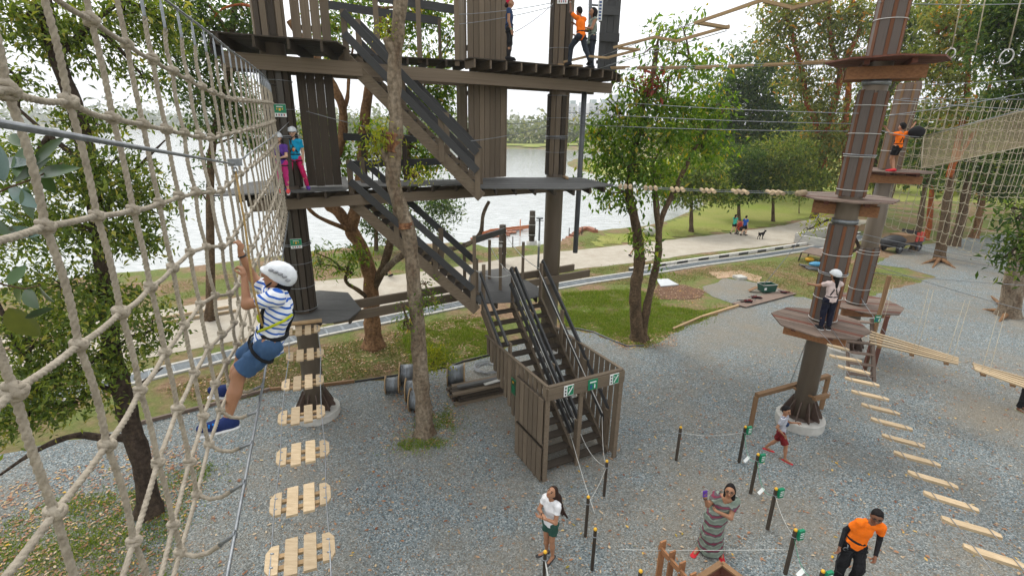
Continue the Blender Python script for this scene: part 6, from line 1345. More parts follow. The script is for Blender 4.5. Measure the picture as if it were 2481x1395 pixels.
        if hair == 'bob': L += [cone(loc(.035, -.01, -.01), loc(.045, .0, -.09), .024*hh, .018*hh), cone(loc(-.035, -.01, -.01), loc(-.045, .0, -.09), .024*hh, .018*hh), cone(loc(0, -.04, -.0), loc(0, -.045, -.09), .045*hh, .035*hh)]
        if hair == 'pony': L += [cone(loc(0, -.05, .0), loc(0, -.075, -.10), .034*hh, .028*hh), cone(loc(0, -.07, -.10), loc(.01, -.08, -.17), .028*hh, .012*hh)]
        part('hair', L, hairm, .02*hh)
    elif hair == 'scarf':
        part('hair', [cone(loc(0, -.045, .0), loc(0, -.075, -.02), .044*hh, .036*hh)], 'hair_brown'); part('headscarf', [ell(hc+hu*.008*hh-lk*.006*hh, er*1.16, HB, [((0, .7, -.7), -.012*hh)]), ell(loc(0, .045, .06), np.array((.02, .016, .014))*hh, HB), ell(loc(.0, .02, .075), np.array((.03, .012, .012))*hh, HB)], 'c_redscarf', .01*hh)
    if hair.startswith('helmet'):
        L = [ell(hc-lk*.01*hh-hu*.01*hh, er*1.07, HB, [((0, .8, -.3), .01*hh)]), cone(loc(0, -.045, -.03), loc(0, -.055, -.10), .032*hh, .022*hh)]
        if hair == 'helmet_pony': L += [cone(loc(0, -.055, -.08), loc(0, -.07, -.17), .03*hh, .02*hh)]
        part('hair', L, hairm, .01*hh)
        hm_ = part('helmet', [ell(loc(0, -.004, .018), np.array((.066, .082, .066))*hh, HB, [((0, .18, -1), .018*hh)]), ell(loc(0, .055, .012), np.array((.045, .038, .012))*hh, HB)], 'helmet_white', .012*hh, holes=[ell(hc-hu*.006*hh, er*1.04, HB)])
        if vox < 0.011:
            for (x, y, z, a) in ((.062, .035, .05, 0), (.067, .012, .052, .3), (.067, -.012, .052, .5), (.064, -.034, .046, .8), (.062, -.055, .034, 1)):
                for sx in (-1, 1):
                    c = loc(x*sx*0.985, y, z); MB().ball((V(c)+root), 0.0105*hh, seg=10, rings=6, q=(1.3, .9, .75)).build('helmet_vent', 'c_grey', t)
        st = MB()
        for sx in (-1, 1): st.tube([V(loc(.05*sx, .0, .005))+root, V(loc(.044*sx, .025, -.045))+root, V(loc(.0, .035, -.078))+root], .0042*hh, 5)
        st.build('chin_strap', 'c_strap', t)
    if face:
        for sx in (-1, 1):
            MB().ball(V(loc(.019*sx, .053, .0))+root, .0075*hh, seg=8, rings=6, q=(1.2, 1, .75)).build('eye', 'eye', t); MB().tube([V(loc(.009*sx, .0605, .014))+root, V(loc(.030*sx, .0515, .016))+root], .0028*hh, 5).build('eyebrow', hairm if hairm != 'x' else 'hair_black', t)
        MB().ball(V(loc(0, .0525, -.040))+root, .013*hh, seg=8, rings=6, q=(1.0, .45 if abs(lk[1]) > .5 else 1.0, .35)).build('mouth', 'lip', t)
    if glasses:
        g = MB()
        for sx in (-1, 1): g.ring(V(loc(.019*sx, .064, 0))+root, .0145*hh, .0022*hh, tuple(lk), 12, seg2=4); g.tube([V(loc(.033*sx, .062, .002))+root, V(loc(.05*sx, .0, .004))+root], .002*hh, 4)
        g.tube([V(loc(-.006, .066, 0))+root, V(loc(.006, .066, 0))+root], .002*hh, 4); g.build('glasses', 'black', t)
    # clothes
    def lerpJ(a, b, k_): return J[a]+(J[b]-J[a])*k_
    for it in outfit:
        kind, m_ = it[0], it[1]; a = it[2:]
        if kind == 'top':      # sleeve fraction (0..2), hem drop
            sl, hem = a[0], a[1]; tk = .010*Hh; L = [cone(J['P']-up*hem*s*.0, wst, .084*s+tk, .073*s+tk, flat=fw_, ff=.74), cone(J['P']-up*hem*s, J['P'], .088*s+tk, .084*s+tk, fa=True, flat=fw_, ff=.76)]+torso(tk*.8)[1:2]+torso(tk*.8)[3:]
            for S_ in 'RL':
                if sl > 0: L.append(cone(J[S_+'S'], lerpJ(S_+'S', S_+'E', min(sl, 1)), .034*s+tk*.5, .030*s+tk*.6, fb=sl < 1))
                if sl > 1: L.append(cone(J[S_+'E'], lerpJ(S_+'E', S_+'W', sl-1), .026*s+tk*.4, .018*s+tk*.4, fb=True))
            part('shirt', L, m_, .02*Hh, holes=[cone(J['N']-up*.01*s, J['N']+up*.1*s, .040*s, .05*s)])
        elif kind == 'sleeves':
            L = []
            for S_ in 'RL': L += [cone(J[S_+'S'], J[S_+'E'], .033*s, .026*s), cone(J[S_+'E'], lerpJ(S_+'E', S_+'W', .97), .026*s, .018*s, fb=True)]
            part('sleeve', L, m_, .01)
        elif kind == 'pants':
            fr, loose = a[0], a[1]; tk = .006*Hh; L = [cone(J['P']+up*.015*s, J['P'], .080*s+tk, .084*s+tk, flat=fw_, ff=.76), cone(J['RH'], J['LH'], .056*s+tk, .056*s+tk)]
            for S_ in 'RL':
                e = min(fr, 1); L.append(cone(J[S_+'H'], lerpJ(S_+'H', S_+'K', e), .052*s+tk, (.050-.014*e)*s+tk+loose*s*e, fb=fr < 1))
                if fr > 1: L.append(cone(J[S_+'K'], lerpJ(S_+'K', S_+'A', fr-1), .035*s+tk+loose*s*.7, .024*s+tk+loose*s*.8, fb=True))
            part(a[2] if len(a) > 2 else ('shorts' if fr < 1.3 else 'trousers'), L, m_, .014*Hh)
        elif kind == 'dress':
            mid_ = (J['RA']+J['LA'])/2+np.array((0, 0, .03*s)); kn = (J['RK']+J['LK'])/2; L = torso(.014*Hh)+[cone(J['P'], kn, .092*s, .105*s), cone(kn, mid_, .105*s, .135*s, fb=True)]
            for S_ in 'RL': L.append(cone(J[S_+'S'], lerpJ(S_+'S', S_+'E', a[0]), .046*s, .045*s, fb=True))
            part('dress', L, m_, .03*Hh, holes=[cone(J['N']-up*.045*s, J['N']+up*.1*s, .055*s, .10*s)])
        elif kind == 'shoes':
            for S_ in 'RL':
                A_, T_ = J[S_+'A'], J[S_+'T']; dn = nz(np.cross(nz(T_-A_), np.cross((0, 0, 1), T_-A_))) if True else None; fd = nz(T_-A_); sdn = nz(np.cross(fd, J[S_+'K']-A_)); dn = nz(np.cross(fd, sdn)); dn = dn if dn@(J[S_+'K']-A_) < 0 else -dn
                h0 = A_-fd*.018*s+dn*.022*s; t1_ = T_+fd*.012*s
                o = part('shoe', [cone(h0, h0*.5+t1_*.5, .030*s, .031*s), cone(h0*.5+t1_*.5, t1_, .031*s, .022*s), cone(A_, h0, .026*s, .030*s)], m_, .01*s, vx=min(vox, .010), holes=[cone(h0+dn*.062*s, t1_+dn*.052*s, .034*s, .034*s)])
                if len(a): part('shoe_sole', [cone(h0+dn*.026*s, t1_+dn*.018*s, .033*s, .027*s, flat=dn, ff=.28)], a[0], .003, vx=min(vox, .009))
        elif kind == 'flops':
            for S_ in 'RL':
                A_, T_ = J[S_+'A'], J[S_+'T']; fd = nz(T_-A_); fd = nz(fd*np.array((1, 1, 0))); p0_ = A_*np.array((1, 1, 0))+np.array((0, 0, .008))-fd*.03*s; part('sandal', [cone(p0_, p0_+fd*.15*s, .026*s, .03*s, flat=np.array((0, 0, 1.0)), ff=.3)], m_, .003, vx=min(vox, .009))
        elif kind == 'harness':
            hb_ = MB(); w_ = lambda q: V(q)+root
            fr_ = J['C']+fw_*(.070*s); bk = J['C']-fw_*(.068*s)
            for sx, S_ in ((1, 'R'), (-1, 'L')):
                o = sx*.055*s
                if kind == 'harness' and not (len(a) and a[0] == 'low'): hb_.tube([w_(wst+side*o*1.1+fw_*.062*s), w_(fr_+side*o*.15), w_(J['N']+side*o*-.9+fw_*.02*s+up*-.01*s), w_(bk+side*o*-.3), w_(wst-side*o-fw_*.055*s)], .0085*s, 5)
                hp = J[S_+'H']; kd = nz(J[S_+'K']-hp); e1_ = nz(np.cross(kd, fw_)); e2_ = np.cross(kd, e1_); cc = hp+kd*.05*s
                hb_.tube([w_(cc+(e1_*math.cos(q)+e2_*math.sin(q))*.064*s) for q in np.linspace(0, 2*math.pi, 13)[:-1]], .009*s, 5, closed=True)
            hb_.tube([w_(wst-up*.03*s+side*math.cos(q)*.086*s+fw_*math.sin(q)*.066*s) for q in np.linspace(0, 2*math.pi, 17)[:-1]], .012*s, 5, closed=True); hb_.build('harness', m_, t)
            if not (len(a) and a[0] == 'low'): MB().ball(w_(fr_-up*.05*s+fw_*.01*s), .016*s, seg=8, rings=6, q=(1, .6, 1.5)).build('harness_buckle', 'c_lime' if len(a) == 0 else a[0], t)
            gz = MB(); gz.ring(w_(J['P']+side*.075*s+fw_*.05*s-up*.04*s), .02*s, .005*s, tuple(side), 10); gz.ring(w_(J['P']+side*.07*s+fw_*.055*s-up*.075*s), .02*s, .005*s, tuple(fw_), 10); gz.build('carabiner', 'galv', t)
        elif kind == 'print': o = MB().ball(V(J['C']+fw_*.062*s+up*a[0]*s)+root, a[1]*s, seg=12, rings=8, q=(1, .35, 1)).build('shirt_print', m_, t)
        elif kind == 'watch': MB().ring(V(J[a[0]+'W']+(J[a[0]+'E']-J[a[0]+'W'])*.12)+root, .0165*s, .005*s, tuple(J[a[0]+'W']-J[a[0]+'E']), 12).build('wristband', m_, t)
    return t, J
HDG = lambda x, y: math.atan2(y, x)
# --- climbing boy
Yb = 3.35
def B_(px, py, dy): return aY(px, py, Yb+dy)
JB = {'P': B_(652, 822, 0.0), 'C': B_(676, 752, .02), 'N': B_(672, 706, .02), 'RS': B_(655, 706, .13), 'LS': B_(668, 722, -.11), 'RE': B_(612, 672, .16), 'LE': B_(598, 738, -.10), 'RW': B_(583, 612, .10), 'LW': B_(592, 672, -.02), 'RH': B_(646, 826, .07), 'LH': B_(652, 838, -.07), 'RK': B_(588, 866, .16), 'LK': B_(580, 906, -.12), 'RA': B_(556, 940, .10), 'LA': B_(550, 1018, -.26), 'RT': B_(520, 944, .06), 'LT': B_(494, 1036, -.32), 'HD': B_(674, 671, 0.03)}
bt_dir = nz(JB['C']-JB['P'])
stripemat('boy_stripes', [(0, (0.74, 0.76, 0.80)), (0.66, (0.03, 0.12, 0.48))], bt_dir, 24, 0.25, 5)
boy, _ = person('boy in striped blue and white shirt and white helmet climbing the rope net', B_(652, 822, 0), 0, 1.34, J=JB, hs=1.06, bf=1.10, skin='skin_mid', hair='helmet', hands=True, vox=0.0075, curl=1.0,
 outfit=(('top', 'boy_stripes', .62, .055), ('pants', 'c_denim', .86, .012), ('shoes', 'c_shoeblue', 'c_white'), ('harness', 'c_strap'), ('watch', 'black', 'R')), look=(-.86, -.16, .46), up_head=(0.5, 0.0, 0.85), hand_dirs={'L': (B_(586, 646, .0)-B_(592, 672, -.02), (-1, 0.2, 0.1)), 'R': (B_(580, 572, .1)-B_(583, 612, .1), (-1, 0.1, -.2))})
# his head looks up and to the left: rebuilt look through HD orientation above
by = MB(); by.tube([B_(626, 803, -.13), B_(655, 792, -.175), B_(690, 776, -.15), B_(708, 762, -.08)], .011, 6); by.build('waist_belt', 'c_lime', boy)
for k in range(3):
    fd = (JB['LT']-JB['LA']); c = JB['LA'].lerp(JB['LT'], .42+.17*k)+V((0, -.045, .0)); MB().beam(c+V((0, 0, .028)), c+V((-.012, 0, -.022)), .012, .004, up=(0, 1, 0)).build('shoe_stripe', 'c_brightblue', boy)
lan = MB(); lan.tube([tr_-V((0, 0, .05)), tr_.lerp(B_(612, 690, -.12), .5)+V((.01, 0, 0)), B_(612, 690, -.12), B_(620, 730, -.16), B_(636, 790, -.17)], .0075, 8)
tag(lan.build('lanyard', 'c_lime', loc=tr_), 'yellow and black safety lanyard from the pulley to the climbing boy', 'lanyard')
M['c_lanyard'] = mat('c_lanyard', (0.42, 0.27, 0.08), (0.2, 0.13, 0.05), scale=60, rough=.8); bpy.data.objects['lanyard'].data.materials[0] = M['c_lanyard']
# --- two girls on the middle deck
def stand(px, py, top, z, **k):
    f = aZ(px, py, z); f = V((f.x, f.y, z)); t_ = aY(top[0], top[1], f.y); return f, t_.z-z
f, h = stand(724, 459, (712, 308), Z2)
person('girl in bright blue shirt and pink leggings standing on the middle deck', f, HDG(.25, -1), min(h, 1.5), hs=1.12, pose={'RK': (.11, .03, .29), 'LK': (-.10, .03, .29), 'RA': (.155, -.01, .045), 'LA': (-.145, -.01, .045), 'RT': (.18, .07, .018), 'LT': (-.17, .07, .018)}, skin='skin_light', hair='helmet', glasses=True, vox=.013, outfit=(('top', 'c_cyan', .6, .03), ('pants', 'c_pink', 1.95, 0), ('shoes', 'c_purple', 'c_white'), ('harness', 'c_strap', 'c_orange'), ('print', 'c_cream', -.03, .035)))
f, h = stand(690, 467, (680, 322), Z2)
person('girl in purple shirt and pink leggings half hidden behind the rope net', f, HDG(.2, -1), min(h, 1.45), hs=1.14, pose={'RE': (.11, .05, .62), 'LE': (-.11, .05, .62), 'RW': (.03, .14, .62), 'LW': (-.03, .14, .60)}, skin='skin_light', hair='helmet', vox=.013, outfit=(('top', 'c_purple', .6, .03), ('pants', 'c_magenta', 1.7, 0), ('shoes', 'c_coral', 'c_white'), ('harness', 'c_strap', 'c_orange')))
# --- upper deck
f, h = stand(1233, 146, (1225, -4), Z3+.03)
person('woman with red headscarf and navy shirt leaning on the upper plank wall', f, HDG(1, -.1), min(h, 1.68), skin='skin_mid', hair='scarf', vox=.014, look=(0, 1, .25), pose={'RE': (.13, .0, .62), 'RW': (.12, .05, .47)}, outfit=(('top', 'c_tee_navy', .35, .02), ('pants', 'c_black', 1.95, 0.0), ('shoes', 'c_black'), ('harness', 'c_strap', 'low'), ('watch', 'c_teal', 'R')))
f, h = stand(1404, 158, (1402, 10), Z3+.03)
person('instructor in orange shirt and black trousers reaching up beside the middle post', f, HDG(-.55, .8), min(h, 1.72), skin='skin_brown', hair='short', vox=.014, face=True, pose={'P': (0, 0, .50), 'C': (.0, .03, .68), 'N': (0, .05, .80), 'RS': (.1, .05, .77), 'LS': (-.1, .05, .78), 'LE': (-.17, .12, .87), 'LW': (-.16, .16, 1.05), 'RE': (.11, .16, .65), 'RW': (.05, .25, .72), 'LK': (-.09, .16, .31), 'LA': (-.1, .17, .045), 'LT': (-.11, .27, .02), 'RK': (.07, -.06, .27), 'RA': (.08, -.19, .06), 'RT': (.09, -.12, .018), 'LH': (-.05, 0, .48), 'RH': (.05, 0, .48)}, outfit=(('top', 'c_orange', .75, .01), ('pants', 'c_charcoal', 1.95, .008), ('shoes', 'c_black'), ('harness', 'c_strap', 'low'), ('watch', 'c_white', 'L')))
f, h = stand(1432, 163, (1424, 22), Z3+.03)
person('woman in grey patterned vest standing behind the orange shirted instructor', f+V((0.05, .5, 0)), HDG(-1, -.2), 1.62, skin='skin_mid', hair='bob', vox=.016, pose={'LE': (-.12, .06, .64), 'LW': (-.05, .16, .66), 'RE': (.12, .06, .64), 'RW': (.03, .17, .66)}, outfit=(('top', 'c_camo', 0, .12), ('pants', 'c_charcoal', 1.95, .004), ('shoes', 'c_black'), ('harness', 'c_strap')))
person('person in white top mostly hidden behind the upper middle post', f+V((-0.75, .9, 0)), HDG(.9, -.3), 1.55, skin='skin_light', hair='short', vox=.018, pose={'LE': (-.12, .06, .64), 'LW': (-.05, .16, .62), 'RE': (.12, .06, .64), 'RW': (.03, .17, .62)}, outfit=(('top', 'c_white', .6, .02), ('pants', 'c_grey', 1.9, .004), ('shoes', 'c_black')))
# --- right poles
f, h = stand(1996, 797, (2003, 654), Z1)
person('girl in pale pink shirt and white helmet hugging the rust clad pole, seen from behind', f, HDG(.05, 1), min(h, 1.5), hs=1.1, skin='skin_mid', hair='helmet_pony', vox=.012, face=False, look=(-.35, .9, .1), pose={'LE': (-.17, .12, .70), 'LW': (-.22, .26, .68), 'RE': (.15, .14, .72), 'RW': (.12, .26, .80)}, outfit=(('top', 'c_pinkwhite', .55, .04), ('pants', 'c_navy', 1.93, .004), ('shoes', 'c_black', 'c_white'), ('harness', 'c_strap', 'c_lime')))
f = aY(2163, 406, YE-0.75); f = V((f.x, f.y, ZE2)); t_ = aY(2196, 292, f.y)
person('child in orange shirt and black shorts holding the pole and the net', f, HDG(-.3, .9), min(1.45, t_.z-f.z+.02), hs=1.1, skin='skin_mid', hair='short', vox=.014, pose={'LE': (-.16, .1, .76), 'LW': (-.2, .2, .88), 'RE': (.22, .0, .82), 'RW': (.36, .03, .96), 'LK': (-.02, .06, .28), 'RK': (.04, .08, .28), 'RA': (-.04, -.06, .05), 'LA': (.03, .02, .045), 'RT': (-.06, .0, .02), 'LT': (.01, .11, .018)}, outfit=(('top', 'c_orange', .6, .02), ('pants', 'c_black', .7, .012), ('shoes', 'c_flop'), ('harness', 'c_strap')))
bag_ = f+V((0.42, -.05, 1.18)); tag(MB().ball(bag_, .21, seg=14, rings=10, q=(1.15, .7, .85)).build('backpack', 'c_black', loc=bag_), 'black round bag hanging beside the orange shirted child on the rear pole', 'bag')
# --- people on the gravel
f = aZ(1330, 1346); t_ = aY(1338, 1180, f.y)
person('woman in white shirt and green shorts with long dark hair looking up, arms folded', f, HDG(-.75, -.66), min(1.62, t_.z+.02), skin='skin_mid', hair='long', hairm='hair_brown', vox=.011, look=(-.15, .75, .65), up_head=(.6, .35, .75), pose={'RE': (.125, .07, .64), 'LE': (-.13, .06, .62), 'RW': (-.0, .13, .68), 'LW': (.0, .155, .66), 'RK': (.045, .012, .28), 'LK': (-.045, .012, .28), 'RA': (.05, -.01, .03), 'LA': (-.05, -.01, .03)}, outfit=(('top', 'c_white', .5, .045), ('pants', 'c_darkgreen', .62, .012), ('flops', 'black'), ('watch', 'black', 'R')))
stripemat('maxi', [(0, (0.17, 0.21, 0.17)), (0.3, (0.24, 0.28, 0.23)), (0.42, (0.11, 0.10, 0.10)), (0.55, (0.20, 0.045, 0.075)), (0.70, (0.10, 0.08, 0.09)), (0.80, (0.21, 0.25, 0.21))], (-.25, -.1, 1), 5.6, .55, 6)
f = aZ(1718, 1336); t_ = aY(1757, 1170, f.y)
dw, Jd = person('woman in long striped dress and glasses holding up a purple phone', f, HDG(-.45, -.9), min(1.66, t_.z+.03), bf=1.12, skin='skin_mid', hair='bob', vox=.011, glasses=True, look=(.05, 1, .15), pose={'P': (.0, .02, .53), 'C': (-.05, .0, .70), 'N': (-.075, -.01, .82), 'RS': (.025, 0, .80), 'LS': (-.17, -.01, .79), 'RE': (.10, .08, .70), 'RW': (.14, .14, .84), 'LE': (-.15, .09, .64), 'LW': (-.01, .16, .72), 'RA': (.12, .03, .03), 'LA': (-.12, -.06, .03), 'RT': (.15, .12, .018), 'LT': (-.14, .03, .018), 'RK': (.07, .03, .28), 'LK': (-.07, .0, .28)}, outfit=(('dress', 'maxi', .55), ('flops', 'c_flop'), ('watch', 'black', 'R')))
ph_ = f+V(Jd['RW'])+V((-.03, -.05, .11)); tag(MB().beam(ph_-V((.04, 0, 0)), ph_+V((.04, .01, .01)), .014, .13).build('phone', 'c_purple', loc=ph_), 'purple phone in the raised hand of the woman in the striped dress', 'phone')
f = aZ(2098, 1220, 1.72); f = V((f.x, f.y, 0))
person('staff man in orange shirt over black sleeves and black trousers at the bottom right', f, HDG(-.25, -1), 1.72, skin='skin_brown', hair='short', vox=.011, glasses=True, look=(.30, .9, -.15), pose={'C': (-.03, .01, .70), 'N': (-.075, .02, .815), 'RS': (.02, .02, .785), 'LS': (-.17, .02, .785), 'RE': (.09, -.03, .63), 'RW': (.14, .05, .48), 'LE': (-.20, .0, .62), 'LW': (-.13, .14, .52), 'LK': (-.055, .09, .30), 'LA': (-.06, .02, .06)}, outfit=(('sleeves', 'c_black'), ('top', 'c_orange', .55, .03), ('pants', 'c_black', 1.95, .012), ('shoes', 'c_black'), ('harness', 'c_strap', 'low')))
lp = f+V((-.30, -.12, .78)); tag(MB().tube([lp, lp+V((-.05, -.02, -.15)), lp+V((0, -.02, -.36)), lp+V((.12, -.02, -.44))], .009, 6).build('lanyard', 'black', loc=lp), 'black strap loop hanging from the hand of the staff man', 'lanyard')
f = aZ(1880, 1103); t_ = aY(1886, 979, f.y)
stripemat('kid_stripes', [(0, (0.55, 0.56, 0.60)), (0.55, (0.12, 0.13, 0.18))], (0, 0, 1), 34, .1, 4)
person('boy in striped shirt and maroon shorts striding across the gravel', f, HDG(.75, -.66), min(1.4, t_.z+.02), hs=1.12, skin='skin_mid', hair='short', vox=.012, look=(.35, .9, -.1), pose={'RE': (.14, -.05, .62), 'RW': (.12, .06, .52), 'LE': (-.12, .05, .64), 'LW': (-.1, .19, .70), 'RK': (.05, .12, .29), 'RA': (.06, .15, .05), 'RT': (.08, .25, .02), 'LK': (-.05, -.04, .28), 'LA': (-.06, -.19, .06), 'LT': (-.07, -.11, .02)}, outfit=(('top', 'kid_stripes', .6, .03), ('pants', 'c_maroon', .92, .02), ('flops', 'c_flop'), ('print', 'c_tee_navy', -.03, .045)))
f = aZ(2472, 994); person('person in black clothes cut off by the right edge', f, HDG(.3, -1), 1.68, skin='skin_brown', hair='short', vox=.018, outfit=(('top', 'c_black', 1.9, .02), ('pants', 'c_black', 1.9, .01), ('flops', 'c_khaki')))
# --- people on the path
def far_person(px, py, top, hd, label, **k):
    f = aZ(px, py); t_ = aY(top[0], top[1], f.y); return person(label, f, hd, t_.z, vox=.022, **k)
W_R = {'RK': (.05, .08, .29), 'RA': (.06, .10, .05), 'RT': (.07, .2, .02), 'LK': (-.05, -.0, .28), 'LA': (-.06, -.14, .07), 'LT': (-.07, -.06, .02)}
hd_ = HDG(.75, .5)
far_person(1776, 567, (1777, 519), hd_, 'woman in mint shirt pushing the red stroller with her companion', pose=dict(W_R, RE=(.13, .06, .64), RW=(.10, .2, .62), LE=(-.13, .06, .64), LW=(-.1, .2, .62)), skin='skin_light', hair='pony', face=False, outfit=(('top', 'c_teal', .3, .02), ('pants', 'c_black', .55, .01), ('shoes', 'c_black')))
far_person(1801, 571, (1805, 522), hd_, 'man in blue shirt and black shorts walking beside the red stroller', pose=W_R, skin='skin_light', hair='short', face=False, outfit=(('top', 'c_blue', .6, .02), ('pants', 'c_black', .75, .012), ('shoes', 'c_black')))
far_person(941, 668, (950, 594), HDG(-.9, .2), 'walker on the path glimpsed between the two front trunks', pose=W_R, skin='skin_tan', hair='short', outfit=(('top', 'c_khaki', .6, .02), ('pants', 'c_lime', .6, .012), ('shoes', 'c_black')))
far_person(1535, 622, (1537, 560), HDG(.9, .25), 'walker on the path mostly hidden behind the twin stemmed tree', pose=W_R, skin='skin_mid', hair='short', outfit=(('top', 'c_white', .6, .02), ('pants', 'c_navy', .7, .012), ('shoes', 'c_black')))
# ============================================================ PROPS ON THE GROUND
qg = 'short square posts with yellow caps'
posts = [((1418, 1299), (1427, 1205), 'short post with yellow cap and white clip right of the white shirted woman', 0),
 ((1463, 1201), (1470, 1118), 'short yellow capped post nearest the stair enclosure', 0),
 ((1638, 1115), (1646, 1036), 'short post standing alone on the gravel between enclosure and green signed posts', 0),
 ((1434, 1380), (1444, 1283), 'yellow capped post with a silver clamp below the white shirted woman on her right', 0),
 ((1316, 1440), (1325, 1338), 'yellow capped post in front of the feet of the white shirted woman', 0),
 ((1790, 1120), (1805, 1035), 'post with green sign farthest back, left of the striding boy', 1),
 ((1818, 1195), (1836, 1102), 'second green signed post, next after the one by the striding boy', 1),
 ((1859, 1282), (1874, 1185), 'third green signed post, right of the woman in the dress', 1),
 ((1902, 1390), (1925, 1285), 'fourth green signed post, just left of the staff man', 1),
 ((1965, 1490), (1995, 1385), 'green signed post cut off by the bottom edge near the staff man', 1),
 ((1540, 1480), (1552, 1390), 'yellow capped post barely showing at the bottom edge left of the picket fence', 0)]
tops = []
for (b_, t_, lab, sg) in posts:
    f = aZ(*b_); h = aY(t_[0], t_[1], f.y).z; h = max(.85, min(1.1, h)); e = empty('rope_post', f, lab, 'post', qg)
    plank('post', f-V((0, 0, .1)), f+V((0, 0, h)), .052, .052, 'composite_dark', e, up=(0, 1, 0))
    MB().ball(f+V((0, 0, h+.015)), .034, seg=10, rings=7).build('cap', 'yellow', e); tops.append(f+V((0, 0, h-.12)))
    MB().ring(f+V((0, 0, h-.12)), .05, .008, (0, 0, 1), 10).build('clip', 'galv', e)
    if sg:
        c = f+V((.08, -.05, h-.05)); s_ = MB(); s_.beam(c-V((.055, 0, 0)), c+V((.055, 0.03, 0)), .05, .2); so_ = s_.build('sign', 'sign_green', e)
        for k in range(3): MB().beam(c+V((-.03, -.028, .05-.045*k)), c+V((.035, -.02, .062-.045*k)), .004, .016).build('sign_print', 'sign_white', so_)
M['rope_green'] = mat('rope_green', (0.04, 0.35, 0.2), None, rough=.7)
for i, j, mm, lab in ((1, 0, 'cable_white', 'white cord between the two posts nearest the stair enclosure'), (2, 5, 'cable_white', 'thin pale cord running to the farthest green signed post'), (5, 6, 'rope_green', 'green cord sagging between the two farthest green signed posts'), (6, 7, 'rope_green', 'green cord sagging between second and third green signed posts'), (8, 9, 'rope_green', 'green cord sagging from the post beside the staff man'), (7, 8, 'cable_white', 'pale cord between third and fourth green signed posts')):
    tag(MB().tube(sag(tops[i], tops[j], .3 if mm == 'rope_green' else .1), .004, 6).build('cord', mm, loc=tops[i]), lab, 'cord')
    if mm == 'rope_green' : c = tops[i].lerp(tops[j], .45)-V((0, 0, .42)); tag(MB().beam(c-V((.05, 0, .06)), c+V((.05, .02, .06)), .004, .09, up=(0, 1, 0)).build('paper_tag', 'sign_white', loc=c), lab.replace('green cord sagging', 'white paper tag hanging on the green cord'), 'tag')
cable(s1(.05, .53)+V((0, 0, .9)), tops[1], .006, .25, label='white line drooping from the stair handrail to the first yellow capped post', m='cable_white', name='safety_line')
cable(s1(.05, .96)+V((0, 0, .8)), tops[1]+V((0, 0, .05)), .006, .3, label='white line drooping from the right handrail to the first yellow capped post', m='cable_white', name='safety_line')
cable(tops[4], tops[4]+V((.25, -1.2, -.6)), .011, .1, label='white cord running from the bottom yellow capped post out of the picture', m='cable_white', name='cord')
cable(aZ(1500, 1330, .6), aZ(1900, 1330, .8), .004, .02, label='thin pale cord crossing in front of the woman in the striped dress', m='cable_white', name='cord')
# picket corner at the bottom edge
pf = empty('picket_fence', aZ(1640, 1420, 0), 'orange brown picket fence corner with a planter box at the bottom edge', 'fence')
pa_, pb_ = aZ(1606, 1318, 1.05), aZ(1712, 1440, 1.0)
for k in range(5):
    c = pa_.lerp(pb_, k/4.3); plank('picket', V((c.x, c.y, 0)), V((c.x, c.y, 1.12)), .028, .12, 'timber_orange', pf, up=((pb_-pa_).y, -(pb_-pa_).x, 0))
u_ = (pb_-pa_).normalized()
plank('fence_rail', pa_-u_*.05+V((-.03, -.03, -.07)), pb_+V((-.03, -.03, -.07)), .035, .1, 'timber_orange', pf)
for k in range(4):
    c = pa_.lerp(pb_, k/4.3)+V((-.055, -.055, -.07)); MB().ball(c, .014, seg=8, rings=5).build('bolt', 'galv', pf)
q = [aZ(*p, .95) for p in ((1688, 1402), (1748, 1363), (1800, 1402))]
for a, b_ in zip(q[:-1], q[1:]):
    plank('box_cap', a, b_, .09, .035, 'oak_post', pf)
    for k in range(4): plank('box_board', a.lerp(b_, .02)-V((0, 0, .08+.12*k)), a.lerp(b_, .98)-V((0, 0, .08+.12*k)), .03, .115, 'hardwood_red', pf)
# cable reels
def reel(c, ax, r, w_, label, cm='galv', tilt=0):
    c = V(c); ax = V(ax).normalized(); e = empty('cable_reel', c, label, 'cable reel', 'wooden cable reels behind the front trunk')
    for s in (-1, 1):
        f_ = MB(); f_.cyl(c+ax*s*w_/2, c+ax*s*(w_/2+.03), r, 28, smooth=False); f_.build('flange', 'pine_side', e)
    MB().tube([c-ax*w_/2, c+ax*w_/2], r*.78, 24).build('drum', cm, e)
    wr = MB(); up_ = V((0, 0, 1)); sd_ = ax.cross(up_)
    for k in range(9):
        o_ = ax*(-w_/2+w_*(k+.5)/9+.0)*1; wr.ring(c+o_, r*.785, .008, ax+V((random.uniform(-.25, .25), random.uniform(-.2, .2), random.uniform(-.1, .1))), 22, seg2=5)
    o = wr.build('wound_cable', 'cable', e); o['kind'] = 'stuff'
rc = lambda px, py, r: V((aZ(px, py, 0).x, aZ(px, py, 0).y, r))
M['steel_drum'] = mat('steel_drum', (0.30, 0.33, 0.36), (0.2, 0.22, 0.24), scale=12, rough=.5, metal=.5)
reel(rc(948, 958, .26)+V((0, .2, 0)), (1, .15, 0), .27, .36, 'short bare grey cable reel, leftmost of the group behind the front trunk', 'steel_drum')
reel(rc(985, 940, .36)+V((0, .25, 0)), (1, .12, 0), .37, .42, 'large cable reel just left of the front trunk', 'steel_drum')
reel(rc(995, 972, .33)+V((.05, .1, 0)), (1, .1, 0), .34, .35, 'cable reel with loose windings partly hidden by the front trunk', 'steel_drum')
reel(rc(1005, 995, .33)+V((.06, .05, 0)), (1, .0, 0), .33, .34, 'nearest cable reel with blue grey drum touching the front trunk', 'steel_drum')
reel(rc(1103, 940, .34)+V((0, .25, 0)), (1, .08, 0), .36, .48, 'cable reel right of the front trunk beside the plank pile', 'steel_drum')
